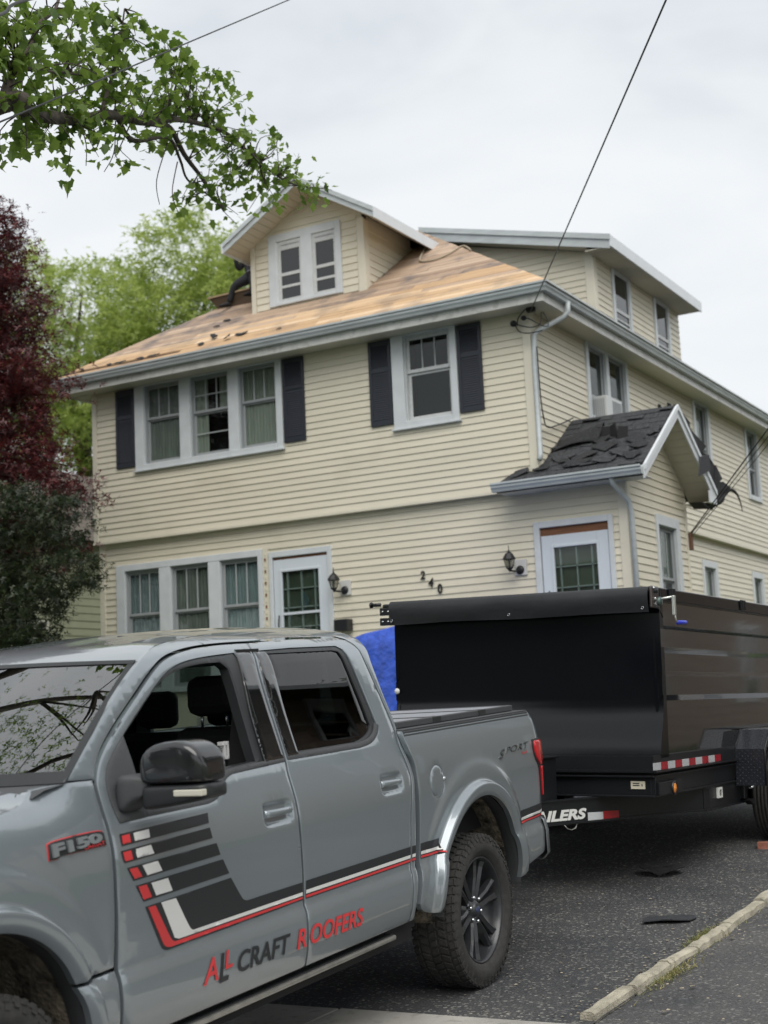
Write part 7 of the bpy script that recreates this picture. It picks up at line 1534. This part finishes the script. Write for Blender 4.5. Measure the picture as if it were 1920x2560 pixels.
# platform of planks where the worker stands
pf = empty('timber_platform', None, 'tan boards laid as a platform beside the dormer under the roof worker', 'platform')
M_pf = mat('platform_wood', (.34, .25, .15), .8, var=.15, vs=5, stretch=(.5, 4, 4)); M_pfd = mat('platform_side', (.085, .055, .032), .85)
for i in range(3):
    y0 = 18.28 + i * .30; MB().hexa([(-13.42 + i * .03, y0, 8.345 + i * .06), (-12.15, y0, 8.37 + i * .06), (-12.15, y0 + .29, 8.41 + i * .06), (-13.42 + i * .03, y0 + .29, 8.385 + i * .06), (-13.42 + i * .03, y0, 8.37 + i * .06), (-12.15, y0, 8.395 + i * .06), (-12.15, y0 + .29, 8.435 + i * .06), (-13.42 + i * .03, y0 + .29, 8.41 + i * .06)]).build('board', M_pf, pf)
MB().hexa([(-13.24, 18.36, 8.15), (-12.15, 18.30, 8.12), (-12.15, 18.5, 8.22), (-13.24, 18.5, 8.24), (-13.38, 18.30, 8.345), (-12.15, 18.29, 8.37), (-12.15, 18.95, 8.45), (-13.38, 18.95, 8.43)]).build('support', M_pfd, pf)
# ---- the roof worker
def skin(name, joints, edges, m, parent=None, sub=2, **kw):
    me = bpy.data.meshes.new(name); me.from_pydata([j[0] for j in joints], edges, []); o = bpy.data.objects.new(name, me); COL.objects.link(o)
    if parent: o.parent = parent
    s = o.modifiers.new('skin', 'SKIN'); s.use_smooth_shade = True
    for i, j in enumerate(joints):
        d = me.skin_vertices[0].data[i]; r_ = j[1]; d.radius = r_ if hasattr(r_, '__len__') else (r_, r_); d.use_root = (i == 0)
    q = o.modifiers.new('subdivision', 'SUBSURF'); q.levels = q.render_levels = sub; me.materials.append(m); return tag(o, **kw)
M_cl = mat('work_clothes', (.016, .017, .022), .85, var=.3, vs=9, bump=.3, bs=40); M_skn = mat('skin', (.42, .24, .17), .55)
pe = empty('person', None, 'roof worker in black clothes perched on the boards behind the dormer, arm raised', 'person')
J = [((-12.56, 18.42, 8.60), (.15, .13)), ((-12.56, 18.40, 8.76), (.145, .115)), ((-12.58, 18.36, 8.90), (.155, .11)), ((-12.585, 18.33, 8.97), (.06, .06)),
     ((-12.64, 18.36, 8.57), .10), ((-12.87, 18.30, 8.47), .075), ((-12.94, 18.30, 8.34), .058), ((-12.98, 18.27, 8.20), .042),
     ((-12.48, 18.38, 8.57), .10), ((-12.42, 18.16, 8.50), .075), ((-12.42, 18.15, 8.36), .058), ((-12.43, 18.12, 8.24), .042),
     ((-12.72, 18.36, 8.86), .062), ((-12.81, 18.33, 8.73), .050), ((-12.80, 18.26, 8.83), .042), ((-12.785, 18.22, 8.93), .033),
     ((-12.44, 18.34, 8.88), .062), ((-12.38, 18.24, 8.74), .050), ((-12.40, 18.10, 8.74), .036)]
Eg = [(0, 1), (1, 2), (2, 3), (0, 4), (4, 5), (5, 6), (6, 7), (0, 8), (8, 9), (9, 10), (10, 11), (2, 12), (12, 13), (13, 14), (14, 15), (2, 16), (16, 17), (17, 18)]
skin('body', J, Eg, M_cl, pe)
hd = loft([[(-12.62 + rx * math.cos(t), 18.29 + ry * math.sin(t), z) for t in np.linspace(0, 2 * math.pi, 12, endpoint=False)] for z, rx, ry in ((8.95, .045, .05), (8.98, .060, .075), (9.02, .072, .088), (9.06, .076, .092), (9.10, .070, .085), (9.135, .04, .05))], 'head', M_skn, pe, sub=1)
MB().lathe([(0, .10), (.05, .09), (.078, .05), (.084, .0), (.080, -.012)], 14, Matrix.Translation((-12.62, 18.30, 9.06))).build('hair', M_felt, pe)
for s in (-.028, .028): MB().lathe([(0, .004), (.009, .002), (.010, 0)], 8, Matrix.Translation((-12.62 + s, 18.205, 9.045)) @ Matrix.Rotation(R(90), 4, 'X')).build('eye', M_met, pe)
MB().hexa([(-12.632, 18.205, 9.0), (-12.608, 18.205, 9.0), (-12.608, 18.195, 9.0), (-12.632, 18.195, 9.0), (-12.625, 18.208, 9.035), (-12.615, 18.208, 9.035), (-12.615, 18.2, 9.035), (-12.625, 18.2, 9.035)]).build('nose', M_skn, pe)
for hx, hy, hz, up_ in ((-12.785, 18.22, 8.945, 1), (-12.40, 18.08, 8.735, 0)):
    Jh = [((hx, hy, hz), (.024, .016)), ((hx, hy - .01, hz + .045), (.028, .013))]; Eh = [(0, 1)]
    for k in range(4):
        fx_ = hx - .024 + .016 * k; b0 = len(Jh); Jh += [((fx_, hy - .015, hz + .065), .0085), ((fx_, hy - .03, hz + .092 + (.006 if k in (1, 2) else 0)), .0078), ((fx_, hy - .052, hz + .10), .007)]; Eh += [(1, b0), (b0, b0 + 1), (b0 + 1, b0 + 2)]
    b0 = len(Jh); Jh += [((hx + .03, hy - .02, hz + .02), .009), ((hx + .042, hy - .04, hz + .045), .008)]; Eh += [(0, b0), (b0, b0 + 1)]
    skin('hand', Jh, Eh, M_skn, pe, 1)
for x, y, z, dx in ((-12.98, 18.25, 8.155, -.03), (-12.43, 18.10, 8.19, .0)):
    loft([[(x + dx * t + .042 * math.cos(a) * w_, y + .05 - .25 * t, z + (.035 if math.sin(a) > 0 else .035) * math.sin(a) * h_ + hz_ - .03 * t) for a in np.linspace(0, 2 * math.pi, 10, endpoint=False)] for t, w_, h_, hz_ in ((0, .7, 1.0, .02), (.15, 1.0, 1.5, .03), (.45, 1.05, 1.1, .01), (.8, 1.1, .8, -.01), (1.0, .7, .5, -.015))], 'boot', M_felt, pe, sub=1)
# tool belt strap
MB().tube([Vector((-12.56 + .155 * math.cos(t), 18.42 + .14 * math.sin(t), 8.66 + .02 * math.cos(t))) for t in np.linspace(0, 6.28, 20)], .016, 6).build('tool_belt', mat('belt_grey', (.12, .12, .13), .6), pe)
# ---- pile under the blue tarpaulin
def tz(x, y):
    g = gz(x, y); top = 2.56 - .05 * ((x + 8.2) ** 2) - .03 * abs(y - 15.4)
    d = max(abs(x + 7.75) - 1.10, abs(y - 15.4) - .62)
    return top - 0, d
P_ = []; 
for i in range(61):
    u = -1 + 2 * i / 60; row = []
    for j in range(49):
        v = -1 + 2 * j / 48
        m_ = max(abs(u), abs(v)); ang = math.atan2(v, u); hx_, hy_ = 1.18, .80
        k = min(m_ / .62, 1.0); dr = max(0, (m_ - .62) / .38)
        cxu, cyv = (u / m_ * k if m_ else 0) * hx_, (v / m_ * k if m_ else 0) * hy_
        fold = (.024 * math.sin(ang * 23 + 2 * math.sin(dr * 4)) + .014 * math.sin(ang * 41 + 1 + 3 * dr)) * dr ** .6 + .018 * dr
        X_ = -7.78 + cxu * (1 + fold + .05 * dr); Y_ = 15.35 + cyv * (1 + fold * 1.5 + .08 * dr)
        zt = 2.60 - .16 * (cxu + .35) ** 2 * (1 if cxu > -.35 else 2.2) - .08 * abs(cyv) + .012 * math.sin(cxu * 9 + cyv * 4) + .010 * math.sin(cyv * 14 - cxu * 5)
        z_ = zt * (1 - dr) + (gz(X_, Y_) + .02) * dr if dr > 0 else zt
        row.append((X_, Y_, z_ + .012 * math.sin(ang * 9 + dr * 8) * (dr > 0)))
    P_.append(row)
M_bt = mat('blue_tarp', (.035, .095, .52), .30, spec=.5, bump=1.0, bs=11, var=.28, vs=9)
tp0 = empty('tarp_covered_pile', None, 'tall pile covered with a creased bright blue tarpaulin by the house front', 'tarpaulin')
MB().grid(P_).build('tarpaulin', M_bt, tp0)
MB().box((-8.80, 14.72, .45), (-6.75, 15.95, 2.30)).build('stack', M_brown, tp0)
scrap('board_scrap', (-8.20, 15.05, 2.585), .22, .12, mat('weathered_board', (.10, .085, .06), .9), 'weathered brown board end lying on top of the blue tarp', curl=.03, seed=77, th=.02, cat_='board')
# front steps, mostly hidden
st_ = empty('front_steps', None, 'concrete steps at the front doors, hidden behind the pickup', 'steps')
for i in range(5): MB().box((-12.2, 16.1 - i * .28, .2), (-10.1, 17.0, 1.6 - i * .2)).build('step', M_conc, st_)
print('OBJECTS', len(bpy.data.objects), 'TRIS', sum(len(o.data.polygons) for o in bpy.data.objects if o.type == 'MESH'))
